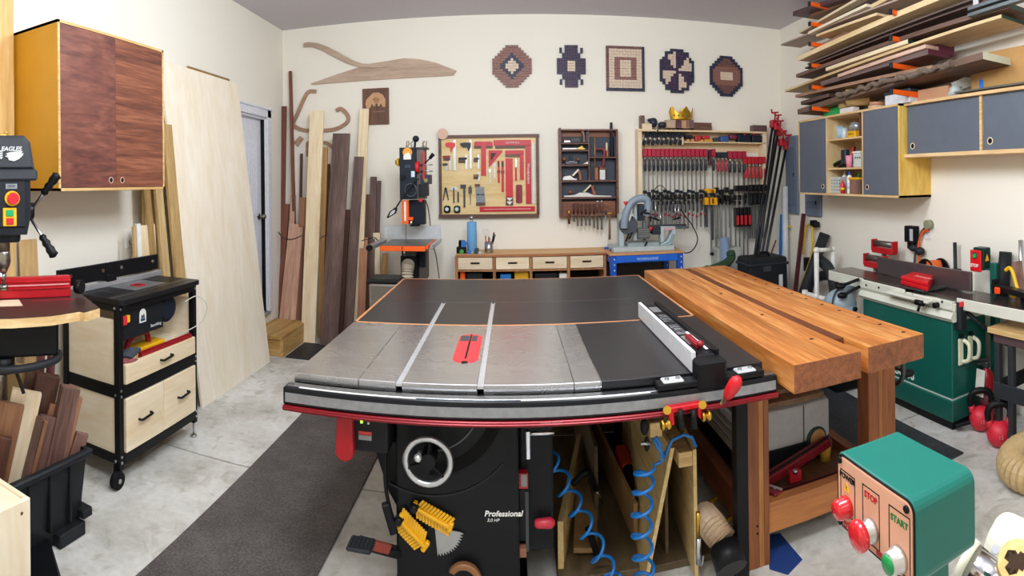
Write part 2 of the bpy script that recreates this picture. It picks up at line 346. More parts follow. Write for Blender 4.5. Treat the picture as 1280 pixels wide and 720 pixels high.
# ================================================================== TABLE SAW
T = .864
saw = thing('table_saw', 'large black cabinet table saw with steel top, red blade insert and wood edged outfeed table', 'table saw', (0, 2.3, 0))
def scuffed(c, rough, metal, dirt, amt=.5):
    m, nt, p, L = new_mat('scuffed_surface'); N = nt.nodes.new
    tc = N('ShaderNodeTexCoord'); mp = N('ShaderNodeMapping'); mp.inputs['Scale'].default_value = (1, 2.5, 1); L.new(tc.outputs['Object'], mp.inputs['Vector'])
    n = N('ShaderNodeTexNoise'); n.inputs['Scale'].default_value = 2.4; n.inputs['Detail'].default_value = 8; n.inputs['Roughness'].default_value = .7; L.new(mp.outputs[0], n.inputs['Vector'])
    n2 = N('ShaderNodeTexNoise'); n2.inputs['Scale'].default_value = 24; n2.inputs['Detail'].default_value = 6; n2.inputs['Distortion'].default_value = 2; L.new(mp.outputs[0], n2.inputs['Vector'])
    r = N('ShaderNodeValToRGB'); e = r.color_ramp.elements; a = rgb(c); e[0].position = .3; e[1].position = .7
    e[0].color = tuple(v * (.92 if metal else .75) for v in a[:3]) + (1,); e[1].color = tuple(min(1, v * (1.06 if metal else 1.25)) for v in a[:3]) + (1,); L.new(n.outputs['Fac'], r.inputs['Fac'])
    r2 = N('ShaderNodeValToRGB'); e = r2.color_ramp.elements; e[0].position = .66; e[1].position = .80; e[0].color = (0, 0, 0, 1); e[1].color = (amt, amt, amt, 1); L.new(n2.outputs['Fac'], r2.inputs['Fac'])
    mx = N('ShaderNodeMix'); mx.data_type = 'RGBA'; L.new(r2.outputs[0], mx.inputs[0]); L.new(r.outputs[0], mx.inputs[6]); mx.inputs[7].default_value = rgb(dirt); L.new(mx.outputs[2], p.inputs['Base Color'])
    p.inputs['Metallic'].default_value = metal
    mr = N('ShaderNodeMapRange'); mr.inputs['To Min'].default_value = rough - .04; mr.inputs['To Max'].default_value = rough + .06; L.new(n.outputs['Fac'], mr.inputs['Value']); L.new(mr.outputs[0], p.inputs['Roughness'])
    return m
CAST = scuffed('#c6c4c4', .26, .92, '#e2e0de', .07); LAMI = scuffed('#1d1c20', .33, 0, '#7e7a78', .5)
WEDGE = wood('#a9683e', '#cf9563', 'x', 14, .5); XL, XM, XR = -.795, .30, .912
# outer surfaces; the mitre slots are real gaps (pieces of top beside them over a slot bed)
s1, s2 = -.402, -.117; sw = .011
Y0, Y1, YB = 1.92, 2.705, 3.995
tm = M(.0015)
for a, b in ((-.548, s1 - sw), (s1 + sw, s2 - sw), (s2 + sw, .205)): tm.box(a, Y0, T - .034, b, Y1, T)
part(saw, 'table_top', tm, CAST)
part(saw, 'wing', M(.0015).box(XL, Y0, T - .034, -.5495, Y1, T), CAST); part(saw, 'wing', M(.0015).box(.2065, Y0, T - .034, XM - .002, Y1, T), CAST)
part(saw, 'slot_bed', M().box(-.55, Y0, T - .04, .2, Y1, T - .0345), STEEL)
for s in (s1, s2):
    g = M().box(s - sw, Y0 + .001, T - .015, s + sw, 3.225, T - .006); g.box(s - sw, Y1 + .01, T - .012, s - sw + .003, 3.225, T + .0005); g.box(s + sw - .003, Y1 + .01, T - .012, s + sw, 3.225, T + .0005)
    part(saw, 'mitre_track', g, mat('#c9cacc', .3, .5))
part(saw, 'extension_table', M(.0015).box(XM + .001, Y0, T - .03, XR, Y1 + .005, T), LAMI)
part(saw, 'steel_edge', M().box(XM - .002, Y0, T - .03, XM + .001, Y1, T + .0003), CHROME)
om = M(.0015)
yo = Y1 + .02
for a, b in ((XL + .014, s1 - sw), (s1 + sw, s2 - sw), (s2 + sw, XR - .014)): om.box(a, yo, T - .03, b, 3.226, T)
om.box(XL + .014, 3.226, T - .03, XR - .014, YB - .014, T)
part(saw, 'outfeed_table', om, LAMI)
wd = M(.001)
wd.box(XL, Y1 + .006, T - .03, XL + .014, YB, T + .0005); wd.box(XR - .014, Y1 + .006, T - .03, XR, YB, T + .0005); wd.box(XL, YB - .014, T - .03, XR, YB, T + .0005)
for a, b in ((XL, s1 - sw), (s1 + sw, s2 - sw), (s2 + sw, XR)): wd.box(a, Y1 + .006, T - .03, b, Y1 + .02, T + .0005)
part(saw, 'wood_edging', wd, WEDGE, 'reddish wood edging')
part(saw, 'apron', M(.002).box(XL, Y0 + .004, T - .085, XR, Y0 + .03, T - .034).box(XL, Y0 + .03, T - .07, XL + .012, YB - .05, T - .034).box(XR - .012, Y0 + .03, T - .06, XR, YB - .05, T - .034).box(XL, YB - .06, T - .07, XR, YB - .05, T - .03), BLACK)
for x in (-.72, -.70, -.46, -.445, -.34, -.22, -.06, -.05, .02, .22, .235):
    part(saw, 'bolt', M().cyl((x, Y0 + .004, T - .058), (x, Y0 - .001, T - .058), .006, n=8), DKGREY)
for s in (s1, s2):
    part(saw, 'slot_mouth', M().prism([(s - .045, T - .032), (s + .045, T - .032), (s + .028, T - .052), (s - .028, T - .052)], 'xz', Y0 - .012, Y0 + .004), BLACK)
# blade insert
xi, ri = -.192, .040
ins = arc((xi, 2.50), .051, 0, 180, 10) + arc((xi, 2.20), .051, 180, 360, 10)
it = part(saw, 'blade_insert', M().prism(ins, 'xy', T - .002, T + .0015, .0006), mat('#dd2a35', .35, 0, .05), 'bright red blade insert')
part(it, 'blade_slot', M().box(xi - .004, 2.20, T, xi + .004, 2.545, T + .0022), BLACK); part(it, 'riving_plate', M().box(xi - .045, 2.44, T, xi - .006, 2.525, T + .002).box(xi + .006, 2.44, T, xi + .03, 2.525, T + .002), DKGREY)
part(it, 'finger_notch', M().cyl((xi, 2.158, T), (xi, 2.158, T + .002), .014, n=14), BLACK)
# front rail
part(saw, 'rail_tube', M(.006, 2).box(-.81, 1.845, .772, .938, 1.90, .834), mat('#191a1e', .3))
part(saw, 'rail_top', M(.002).box(-.80, 1.862, .833, .93, 1.897, .8365), mat('#a9adb2', .25, 1))
part(saw, 'support_angle', M(.002).box(-.80, 1.90, .775, .93, 1.925, .80), BLACK)
for a, b in ((-.75, -.33), (.02, .46)): part(saw, 'rail_reflection', M(.001).box(a, 1.853, .8335, b, 1.860, .8375), WHITE)  # white strips painted for the reflection along the rail top
tp = part(saw, 'scale_tape', M().box(-.80, 1.8435, .783, .93, 1.8452, .816), mat('#8f9093', .45, .4, .12, 40))
part(saw, 'red_rail', M(.003).box(-.81, 1.838, .752, .94, 1.90, .771).box(-.81, 1.834, .758, .94, 1.84, .764), mat('#860f1a', .3, .3))
text(saw, 'rail_lettering', 'Powered RIP-FLIP', (.12, 1.8375, .7665), (1, 0, 0), (0, 0, 1), .010, mat('#c98c8c', .5))
# cabinet
CX0, CX1, CY = -.435, .012, 2.0
part(saw, 'cabinet', M(.008, 2).box(CX0, CY, .03, CX1, 2.55, T - .045), mat('#0f1014', .4))
part(saw, 'cabinet_base', M(.004).box(CX0 - .03, CY - .02, .0, CX1 + .03, 2.58, .035), BLACK)
text(saw, 'model_lettering', 'Professional', (-.045, CY - .001, .375), (1, 0, 0), (0, 0, 1), .028, WHITE, shear=.2, bold=.0006)
text(saw, 'power_lettering', '3.0 HP', (-.082, CY - .001, .352), (1, 0, 0), (0, 0, 1), .016, WHITE, shear=.2)
# bevel arc slot and pressed arcs
def arcband(c, r0, r1, a0, a1, n=16): return arc(c, r1, a0, a1, n) + arc(c, r0, a1, a0, n)
part(saw, 'tilt_slot', M().prism(arcband((-.31, .78), .23, .275, 270, 350), 'xz', CY - .002, CY + .01), mat('#060607', .8))
part(saw, 'tilt_rib', M().prism(arcband((-.31, .78), .345, .352, 245, 320), 'xz', CY - .004, CY + .01), BLACKM)
part(saw, 'tilt_scale', M().prism(arcband((-.31, .78), .185, .19, 275, 355), 'xz', CY - .002, CY + .01), mat('#5a5c60', .5))
hw = (oY(535, 576, 1.93)); 
wh = part(saw, 'handwheel', M().tube([(hw.x + .079 * math.cos(a), 1.925, hw.z + .079 * math.sin(a)) for a in [2 * PI * i / 36 for i in range(36)]], .011, 10, True), mat('#c3c6ca', .3, .9), 'silver handwheel')
sp = M().cyl((hw.x, 1.99, hw.z), (hw.x, 1.915, hw.z), .028)
for a in (80, 200, 320): sp.bar((hw.x, 1.93, hw.z), (hw.x + .075 * math.cos(math.radians(a)), 1.925, hw.z + .075 * math.sin(math.radians(a))), .018, .008)
part(wh, 'spokes', sp, BLACK)
part(wh, 'crank_knob', M().cyl((hw.x - .028, 1.925, hw.z + .03), (hw.x - .028, 1.89, hw.z + .03), .008).sph((hw.x - .028, 1.885, hw.z + .03), .014), mat('#d0d2d4', .3, .8))
# side crank (chrome) right of the cabinet
ck = M(.003).box(.037, 1.93, .60, .053, 1.95, .70); ck.cyl((.05, 1.935, .69), (.135, 1.935, .69), .008)
part(saw, 'tilt_crank', ck, CHROME)
part(saw, 'side_cover', M(.01, 2).box(CX1, 2.06, .2, .14, 2.45, .74), mat('#141519', .5))
# switch box with red paddle
sb = part(saw, 'switch_box', M(.012, 2).box(-.625, 1.93, .60, -.445, 2.06, .755), mat('#1d1e23', .5))
part(sb, 'stop_paddle', M().prism(arc((-.597, .61), .034, 180, 360, 8) + [(-.568, .752), (-.622, .752)], 'xz', 1.89, 1.93, .006), mat('#a20f1c', .4), 'red stop paddle')
part(sb, 'indicator_lamp', M().box(-.545, 1.925, .706, -.537, 1.931, .714), mat((.3, 1, .05), .4, emit=2.5)); part(sb, 'indicator_lamp', M().box(-.519, 1.925, .704, -.512, 1.931, .711), WHITE)
part(sb, 'warning_label', M().box(-.553, 1.9285, .664, -.505, 1.931, .676), mat('#c23a35', .5)); part(sb, 'notice_label', M().box(-.553, 1.9285, .645, -.505, 1.931, .662), mat('#8e8f94', .5))
part(saw, 'motor_cover', M(.02, 2).prism([(-.53, .60), (-.435, .60), (-.435, .36), (-.47, .42)], 'xz', 2.03, 2.4), BLACK)
part(saw, 'power_cord', M().tube(smooth([(-.47, 2.0, .60), (-.47, 1.98, .52), (-.465, 1.98, .44), (-.45, 1.99, .36), (-.43, 1.99, .30)]), .007), BLACK)
# mobile base pedals
pd = M(.006).box(-.58, 1.84, .295, -.49, 1.92, .31); 
for k in range(6): pd.box(-.572 + k * .014, 1.85, .31, -.564 + k * .014, 1.91, .314)
pb = part(saw, 'pedal', pd, mat('#24262b', .6)); part(pb, 'pedal_arm', M(.004).bar((-.54, 1.9, .298), (-.43, 2.02, .20), .05, .03), BLACK)
part(pb, 'warning_label', M().bar((-.50, 1.905, .292), (-.455, 1.96, .250), .02, .03), mat('#8a382c', .5))
pc = part(saw, 'pedal', M(.004).bar((-.47, 1.98, .40), (-.44, 1.99, .29), .03, .03), BLACK)
# legs under extension and outfeed
for x, y in ((.835, 1.965), (.835, 3.85), (-.72, 3.85)):
    part(saw, 'leg', M(.002).box(x - .024, y - .024, 0, x + .024, y + .024, T - .035), BLACK)
# rip fence
fence = thing('rip_fence', 'black rip fence with white side face and red locking grip on the table saw', 'saw fence', (.67, 1.9, T))
p0 = oZ(875, 471, T + .004); p1 = oZ(799, 392, T + .004)
fx = .625
part(fence, 'side_face', M(.001).box(fx, 1.905, T + .004, fx + .016, 2.76, T + .078), mat('#d9dadd', .35), 'white low friction face')
part(fence, 'side_face', M(.001).box(fx + .09, 1.905, T + .004, fx + .106, 2.76, T + .078), BLACK)
part(fence, 'beam', M(.004).box(fx + .016, 1.90, T + .006, fx + .09, 2.755, T + .064), mat('#1b1c20', .4))
part(fence, 'face_rim', M(.002).box(fx + .016, 1.905, T + .06, fx + .024, 2.76, T + .079).box(fx + .084, 1.905, T + .06, fx + .09, 2.76, T + .079), BLACK)
for k, (y, l) in enumerate(((2.64, .10), (2.46, .13), (2.26, .15), (2.10, .12))):
    part(fence, 'silver_decal', M().box(fx + .03, y - l / 2, T + .064, fx + .078, y + l / 2, T + .0655), mat('#c9ccd0', .3, .8))
text(fence, 'brand_lettering', 'SAWSTOP', (fx + .054, 2.36, T + .0665), (0, -1, 0), (1, 0, 0), .07, mat('#3a3c40', .4))
part(fence, 'lock_lever', M().bar((fx + .05, 1.97, T + .075), (fx + .055, 2.12, T + .075), .022, .014).sph((fx + .055, 1.965, T + .085), .014), mat('#8c1020', .4)); 
part(fence, 'hairline_pointer', M(.002).box(fx + .07, 1.95, T + .066, fx + .082, 2.2, T + .07), WHITE)
part(fence, 'head', M(.008).box(fx + .0, 1.835, T - .04, fx + .11, 1.905, T + .06), BLACK)
part(fence, 'cross_arm', M(.003).box(fx - .14, 1.845, T - .026, fx + .26, 1.90, T - .004), BLACK)
for x in (fx - .075, fx + .20):
    gp = part(fence, 'glide_pad', M(.004).box(x - .045, 1.848, T - .006, x + .03, 1.897, T + .004), mat('#c4c7ca', .3, .2), 'clear plastic glide pad')
    
    for dx in (-.028, .012): part(gp, 'screw', M().cyl((x + dx, 1.87, T + .002), (x + dx, 1.87, T + .009), .008, n=8), STEEL)
    pass
gr = part(fence, 'lock_arm', M().bar((fx + .085, 1.82, T - .085), (fx + .10, 1.80, T - .03), .03, .008), STEEL)
part(gr, 'grip', M().lathe([(.013, 0), (.020, .02), (.024, .06), (.022, .085), (.012, .1), (.002, .104)], (fx + .093, 1.805, T - .062), (.25, -.55, .85), 16), mat('#d11a26', .4), 'red teardrop grip')
# ================================================================== WORKBENCH (split top)
wb = thing('workbench', 'heavy cherry coloured split top workbench with dog holes, right of the table saw', 'workbench', (1.26, 2.8, 0))
BT = .90; BN, BF = 1.735, 3.97
BENCHY = wood('#96531f', '#e0a260', 'y', 13, .36, .13, .5, coat=.2, along=.7, c3='#bd7434')
ENDG = wood('#62351b', '#955834', 'y', 22, .45, .03, 1.2, along=22)
def slab(x0, x1, yn):
    n = 5; out = []
    # glued-up strips
    ws = [.9, 1.2, 1, 1.1, .8]; tot = sum(ws); x = x0
    sl = part(wb, 'top_slab', M().box(x0 + .002, yn + .02, BT - .10, x1 - .002, BF - .01, BT - .004), BENCHY)
    for k in range(n):
        xe = x + (x1 - x0) * ws[k] / tot
        part(sl, 'strip', M(.0012).box(x + .0003, yn, BT - .104, xe - .0003, BF, BT), BENCHY); x = xe
    return sl
sA = slab(.948, 1.238, BN); sB = slab(1.288, 1.578, BN + .02)
for s_, x0, x1, yn in ((sA, .948, 1.238, BN), (sB, 1.288, 1.578, BN + .02)):
    part(s_, 'end_cap', M(.001).box(x0, yn - .002, BT - .103, x1, yn + .0005, BT - .0005), ENDG, 'end grain')
part(wb, 'gap_stop', M(.001).box(1.240, BN + .19, BT - .08, 1.286, BF - .02, BT - .001), wood('#4a2415', '#7c4426', 'y', 14, .4, .03), 'dark gap stop')
for y in (1.98, 2.45, 3.0, 3.5): part(wb, 'dog_hole', M().cyl((1.165, y, BT - .01), (1.165, y, BT + .0006), .0095, n=14), mat('#2a120a', .9))
for k in range(13): part(wb, 'dog_hole', M().cyl((1.53, 1.83 + k * .165, BT - .01), (1.53, 1.83 + k * .165, BT + .0006), .0095, n=14), mat('#2a120a', .9))
LEGM = wood('#5e3018', '#9c5c30', 'z', 14, .5, .06); LEGL = wood('#8a5226', '#c58c4c', 'z', 14, .5, .06)
for x0, x1 in ((.885, .985), (1.49, 1.64)):
    for y0 in (2.03, 3.55):
        lg = part(wb, 'leg', M(.003).box(x0, y0, 0, x0 + .058, y0 + .09, BT - .10), LEGM)
        part(lg, 'lamination', M(.002).box(x0 + .058, y0, 0, x0 + .08, y0 + .09, BT - .10), LEGL); part(lg, 'lamination', M(.002).box(x0 + .08, y0, 0, x1 + .005, y0 + .09, BT - .10), LEGM)
        for z in (.14, .17): part(lg, 'draw_bore_peg', M().cyl((x0 + .05, y0 - .001, z), (x0 + .05, y0 + .001, z), .005, n=8), mat('#1a0c06', .9))
part(wb, 'end_rail', M(.002).box(.99, 2.05, .11, 1.50, 2.10, .235), wood('#8a4f2a', '#bb7a42', 'x', 12, .5, .05))
part(wb, 'end_rail', M(.002).box(.99, 3.57, .11, 1.50, 3.62, .235), wood('#8a4f2a', '#bb7a42', 'x', 12, .5, .05))
for x in (.90, 1.53): part(wb, 'stretcher', M(.002).box(x, 2.12, .11, x + .05, 3.55, .235), wood('#5e3018', '#8c5028', 'y', 12, .5, .05))
part(wb, 'shelf', M(.002).box(.95, 2.1, .168, 1.53, 3.57, .19), wood('#4a2d1c', '#6e452b', 'y', 10, .6, .05))
# vises: tail screw with bar, front vise handwheel
part(wb, 'vise_guide', M().bar((1.03, 1.83, .775), (1.30, 2.04, .775), .03, .014).bar((1.03, 1.83, .775), (1.06, 1.85, .775), .04, .022), mat('#2c2622', .5))
vw = part(wb, 'vise_handwheel', M().tube([(1.73, 2.16 + .09 * math.cos(a), .63 + .09 * math.sin(a)) for a in [2 * PI * i / 28 for i in range(28)]], .013, 8, True).cyl((1.64, 2.16, .63), (1.74, 2.16, .63), .03).bar((1.73, 2.08, .63), (1.73, 2.24, .63), .03, .014), mat('#4c5254', .35, .7), 'dark iron handwheel')
part(vw, 'handle', M().lathe([(.012, 0), (.02, .02), (.02, .05), (.01, .06)], (1.74, 2.09, .60), (1, -.2, 0), 12), BLACK)
# blades of jaw on near edge
part(wb, 'vise_screw', M().cyl((.905, 1.99, .785), (.905, 2.05, .785), .018), mat('#2c2622', .5))
# ================================================================== LEFT WALL
def oR(x, y, r):                                       # point at plan distance r from the eye
    d = ray(x, y); return d * (r / math.hypot(d.x, d.y)) + Vector((0, 0, EYE))
# ---- walnut wall cabinet
cb = thing('wall_cabinet', 'wall cabinet with two walnut doors and an amber plywood side, high on the left wall', 'cabinet', (-2.19, 2.355, 1.535))
CY0, CY1, CZ0, CZ1, FXC = 1.908, 2.80, 1.537, 2.39, -2.0
AMBER = mat('#c58a14', .5, 0, .05, 6); PLYL = wood('#b98a4e', '#e9c98e', 'y', 40, .55, .02)
part(cb, 'side_panel', M().box(LX, CY0, CZ0, FXC - .004, CY0 + .015, CZ1), AMBER, 'amber side panel')
part(cb, 'side_panel', M().box(LX, CY1 - .015, CZ0, FXC - .004, CY1, CZ1), AMBER)
part(cb, 'top_panel', M().box(LX, CY0, CZ1 - .014, FXC - .004, CY1, CZ1 + .001), wood('#5a4632', '#8a6e4c', 'y', 12)); part(cb, 'bottom_panel', M().box(LX, CY0, CZ0 - .001, FXC - .004, CY1, CZ0 + .014), AMBER)
part(cb, 'back_panel', M().box(LX, CY0 + .016, CZ0 + .016, LX + .01, CY1 - .016, CZ1 - .016), AMBER)
part(cb, 'edge_band', M().box(FXC - .004, CY0, CZ0, FXC, CY0 + .014, CZ1).box(FXC - .004, CY1 - .014, CZ0, FXC, CY1, CZ1).box(FXC - .004, CY0, CZ1 - .014, FXC, CY1, CZ1).box(FXC - .004, CY0, CZ0, FXC, CY1, CZ0 + .014), PLYL, 'pale plywood edge')
ysp = oX(145, 150, FXC).y
W1 = wood('#54302a', '#8a5646', 'y', 9, .45, 0, 2.2, along=1.6, c3='#744338'); W2 = wood('#4a2822', '#a2664a', 'y', 15, .45, 0, .5, along=.8, c3='#7c4834')
for y0, y1, w_, hy in ((CY0 + .016, ysp - .0015, W1, ysp - .045), (ysp + .0015, CY1 - .016, W2, ysp + .05)):
    d = part(cb, 'door', M(.001).box(FXC - .02, y0, CZ0 + .016, FXC - .001, y1, CZ1 - .016), w_, 'walnut veneered door')
    part(d, 'finger_hole', M().ring((FXC - .0005, hy, CZ0 + .055), (1, 0, 0), .014, .0165, .003), MAPLE); part(d, 'hole_back', M().cyl((FXC - .003, hy, CZ0 + .055), (FXC - .0002, hy, CZ0 + .055), .014), mat('#2a1d14', .8))
# ---- planks at the frame's left edge
board('pine_plank', (LX + .03, 1.80, 0), (LX + .03, 1.80, 3.15), (0, 1, 0), .185, .03, PINE, 'tall yellowish pine plank upright at the left edge, left of the walnut door cabinet', 'plank')
board('plywood_offcut', (LX + .10, 1.98, .3), (LX + .03, 1.99, 1.27), (0, 1, 0), .13, .012, OSB, 'tan plywood offcut standing against the wall behind the drill press', 'plywood')
# ---- drill press, turned towards the room
DPX, DPY = -1.83, 1.425
dp = thing('drill_press', 'black drill press with an eagle badge, red stop button and wooden table with red fence', 'drill press', (DPX, DPY, 0), math.radians(58))
CHAR = mat('#2b3038', .5); L_ = True
part(dp, 'base', M(.01).box(-.2, -.2, 0, .2, .42, .05), BLACK, local=L_)
part(dp, 'column', M().cyl((0, .25, .05), (0, .25, 1.4), .04, n=20), STEEL, local=L_)
hd = part(dp, 'head', M(.02, 2).prism([(-.10, 1.37), (.085, 1.37), (.10, 1.44), (.10, 1.60), (-.10, 1.60)], 'xz', -.10, .30), mat('#1c1f26', .5), local=L_)
part(hd, 'head_nose', M(.015, 2).box(-.075, -.07, 1.335, .065, .12, 1.40), mat('#1c1f26', .5), local=L_)
bc = part(dp, 'belt_cover', M(.0).prism([(-.15, 1.628), (.118, 1.628), (.10, 1.74), (.075, 1.765), (-.13, 1.765)], 'xz', -.11, .42, .012), CHAR, local=L_)
part(bc, 'cover_skirt', M(.008).box(-.155, -.115, 1.585, .128, .43, 1.630), CHAR, local=L_)
part(bc, 'cover_knob', M().cyl((.0, .05, 1.765), (.0, .05, 1.785), .03).cyl((.02, .05, 1.785), (.02, .05, 1.795), .01), mat('#c7a04a', .4, .6), local=L_)
# badge: winged head and arched lettering in pale metal
bg = M(); z0 = 1.69
head = [(-.010, 1.664), (.012, 1.660), (.030, 1.668), (.044, 1.680), (.050, 1.692), (.040, 1.690), (.046, 1.700), (.020, 1.698), (-.004, 1.696), (-.022, 1.690), (-.014, 1.684), (-.026, 1.680), (-.012, 1.674)]
bg.prism([(x + .022, z + .002) for x, z in head], 'xz', -.1165, -.111)
bgp = part(bc, 'badge', bg, mat('#d3d6da', .3, .3), 'white eagle head emblem', local=L_)
wg = M()
for k in range(4): wg.prism([(-.036 + .004 * k, 1.703 - .009 * k), (-.012, 1.705 - .008 * k), (-.012, 1.700 - .008 * k), (-.030 + .004 * k, 1.697 - .009 * k)], 'xz', -.1165, -.111)
part(bc, 'badge_wing', wg, mat('#d3d6da', .3, .3), local=L_, kind='stuff')
Rm = Matrix.Rotation(math.radians(58), 4, 'Z'); 
def dpw(x, y, z): return Matrix.Translation((DPX, DPY, 0)) @ Rm @ Vector((x, y, z))
dx, dy = Rm @ Vector((1, 0, 0)), Rm @ Vector((0, 1, 0))
text(dp, 'badge_lettering', 'EAGLES', dpw(.022, -.1155, 1.710), dx, (0, 0, 1), .024, mat('#d3d6da', .3, .3), .002, shear=.2, bold=.0008)
pn = part(hd, 'control_panel', M(.004).box(-.045, -.108, 1.40, .08, -.098, 1.585), mat('#23262d', .5), local=L_)
part(pn, 'speed_display', M().box(.0, -.111, 1.553, .045, -.107, 1.573), mat('#8f959c', .4), local=L_)
text(dp, 'display_digits', '0000', dpw(.0225, -.1115, 1.563), dx, (0, 0, 1), .016, BLACK)
part(pn, 'stop_collar', M().cyl((.025, -.108, 1.515), (.025, -.116, 1.515), .030, n=20), YEL, local=L_); part(pn, 'stop_button', M().cyl((.028, -.116, 1.515), (.028, -.14, 1.515), .024, .022, 20), mat('#d8202f', .3), local=L_)
part(pn, 'switch_plate', M(.003).box(-.012, -.115, 1.405, .042, -.107, 1.478), YEL, local=L_)
part(pn, 'start_button', M(.002).box(.0, -.12, 1.445, .03, -.114, 1.470), mat('#12a266', .35), local=L_); part(pn, 'off_button', M(.002).box(.0, -.12, 1.412, .03, -.114, 1.438), mat('#c8202c', .35), local=L_)
# feed handles
hb = M().cyl((.095, .02, 1.46), (.13, .02, 1.46), .035)
part(dp, 'feed_hub', hb, BLACKM, local=L_)
for (x1, z1) in ((.215, 1.60), (.20, 1.285)):
    a = Vector((.115, .0, 1.46 if z1 > 1.4 else 1.43)); b = Vector((x1, -.04, z1)); d = (b - a).normalized()
    rod = part(dp, 'feed_handle', M().cyl(a, b, .007, n=10), STEEL, local=L_)
    part(rod, 'grip', M().lathe([(.010, 0), (.017, .012), (.013, .025), (.019, .04), (.014, .055), (.020, .07), (.018, .085), (.021, .1), (.004, .108)], b - d * .09, d, 14), BLACK, local=L_)
q = M().cyl((0, 0, 1.29), (0, 0, 1.37), .028); part(dp, 'quill', q, mat('#7a6c60', .4, .7), local=L_)
part(dp, 'chuck', M().lathe([(.022, .10), (.03, .085), (.031, .05), (.026, .03), (.012, 0)], (0, 0, 1.205), (0, 0, 1), 20), mat('#9c948c', .25, 1), local=L_)
part(dp, 'drill_bit', M().cyl((0, 0, 1.155), (0, 0, 1.21), .007).cyl((0, 0, 1.135), (0, 0, 1.157), .018), mat('#8c8882', .3, 1), local=L_)
# wooden table: dark top on a plywood edge with a curved front
pts = [(-.42, -.10), (-.30, -.21), (-.15, -.262), (0, -.275), (.15, -.262), (.27, -.215), (.285, -.235), (.36, -.18), (.36, .23), (-.42, .23)]
tb = part(dp, 'table', M().prism(pts, 'xy', 1.045, 1.079), wood('#c2955c', '#efd6a2', 'x', 10, .5, .02), 'plywood table', local=L_)
part(tb, 'table_face', M().prism([(x * .995, y * .993) for x, y in pts], 'xy', 1.079, 1.0815), mat('#3a2623', .4, 0, .12, 20), 'dark table face', local=L_)
part(tb, 'insert', M(.001).box(-.06, -.07, 1.0815, .07, .05, 1.083), MAPLEX, local=L_)
for y in (-.02, .0): part(tb, 'track', M().box(.12, y + .02, 1.0815, .30, y + .026, 1.083), mat('#8a1c22', .4), local=L_)
fc = part(dp, 'fence', M(.003).box(-.42, .07, 1.082, .30, .11, 1.172).box(-.42, .06, 1.122, .30, .07, 1.126).box(-.42, .062, 1.15, .30, .07, 1.156), mat('#c11322', .3, .2), 'red aluminium fence', local=L_)
part(fc, 'fence_knob', M().cyl((.33, .09, 1.12), (.35, .07, 1.12), .03, n=10), BLACK, local=L_)
part(fc, 'scale', M().box(-.4, .0595, 1.137, .29, .0605, 1.142), mat('#e0a0a0', .5), local=L_)
part(dp, 'table_bracket', M(.012, 2).box(-.14, -.16, .90, .20, .2, 1.045), BLACK, local=L_)
part(dp, 'crank_loop', M().tube(smooth([(-.2, -.14, .87), (.0, -.2, .87), (.16, -.17, .88), (.21, -.10, .89), (.16, -.04, .89)]), .016, 8), mat('#25272b', .5), local=L_)
part(dp, 'table_lock', M().cyl((-.02, -.12, .84), (-.02, -.12, .9), .05).bar((.03, -.14, .85), (.06, -.15, .76), .012, .012), BLACK, local=L_)
# ---- router table on a black steel stand
rt = thing('router_table', 'black router table on a steel stand with birch drawers, beside the drill press', 'router table', (-2.09, 2.58, 0))
RX0, RX1, RY0, RY1, RZ = -2.31, -1.85, 2.20, 2.965, .97
part(rt, 'top', M(.0).prism(rrect(RX0, RY0, RX1, RY1, .025), 'xy', RZ - .028, RZ, .003), mat('#1a1a1d', .4))
part(rt, 'track', M().box(-1.952, RY0 + .01, RZ, -1.925, RY1 - .01, RZ + .002), STEEL); part(rt, 'track_slot', M().box(-1.942, RY0 + .008, RZ + .001, -1.935, RY1 - .008, RZ + .003), BLACK)
pl = part(rt, 'insert_plate', M(.001).box(-2.16, 2.46, RZ, -1.97, 2.76, RZ + .002), mat('#8f9296', .4, .6))
part(pl, 'insert_ring', M().ring((-2.06, 2.60, RZ + .003), (0, 0, 1), .022, .045, .003), mat('#c01a25', .4)); part(pl, 'bit_hole', M().cyl((-2.06, 2.6, RZ + .001), (-2.06, 2.6, RZ + .0035), .022), BLACK)
for x0, y0, x1, y1 in ((-2.13, 2.32, -2.02, 2.335), (-2.16, 2.80, -2.05, 2.815)): part(rt, 'slot', M().box(x0, y0, RZ, x1, y1, RZ + .002), mat('#55585c', .4, .6))
fb = part(rt, 'fence_base', M(.003).box(-2.25, 2.08, RZ, -2.165, 2.99, RZ + .035), mat('#c6c8cb', .35, .7))
for y0, y1 in ((2.06, 2.475), (2.49, 2.955)):
    f_ = part(rt, 'fence_face', M(.002).box(-2.19, y0, RZ + .045, -2.17, y1, RZ + .14), BLACK)
    for y in (y0 + .09, y1 - .06): part(f_, 'screw', M().cyl((-2.17, y, RZ + .10), (-2.165, y, RZ + .10), .011), CHROME)
part(rt, 'dust_port', M(.004).box(-2.24, 2.44, RZ + .03, -2.16, 2.53, RZ + .07), BLACK)
for k in range(2):
    for y in (2.22, 2.93):
        x = (-1.89, -2.27)[k]
        lg = M(.002).box(x - .018, y - .018, .09, x + .018, y + .018, RZ - .028)
        part(rt, 'leg', lg, BLACK)
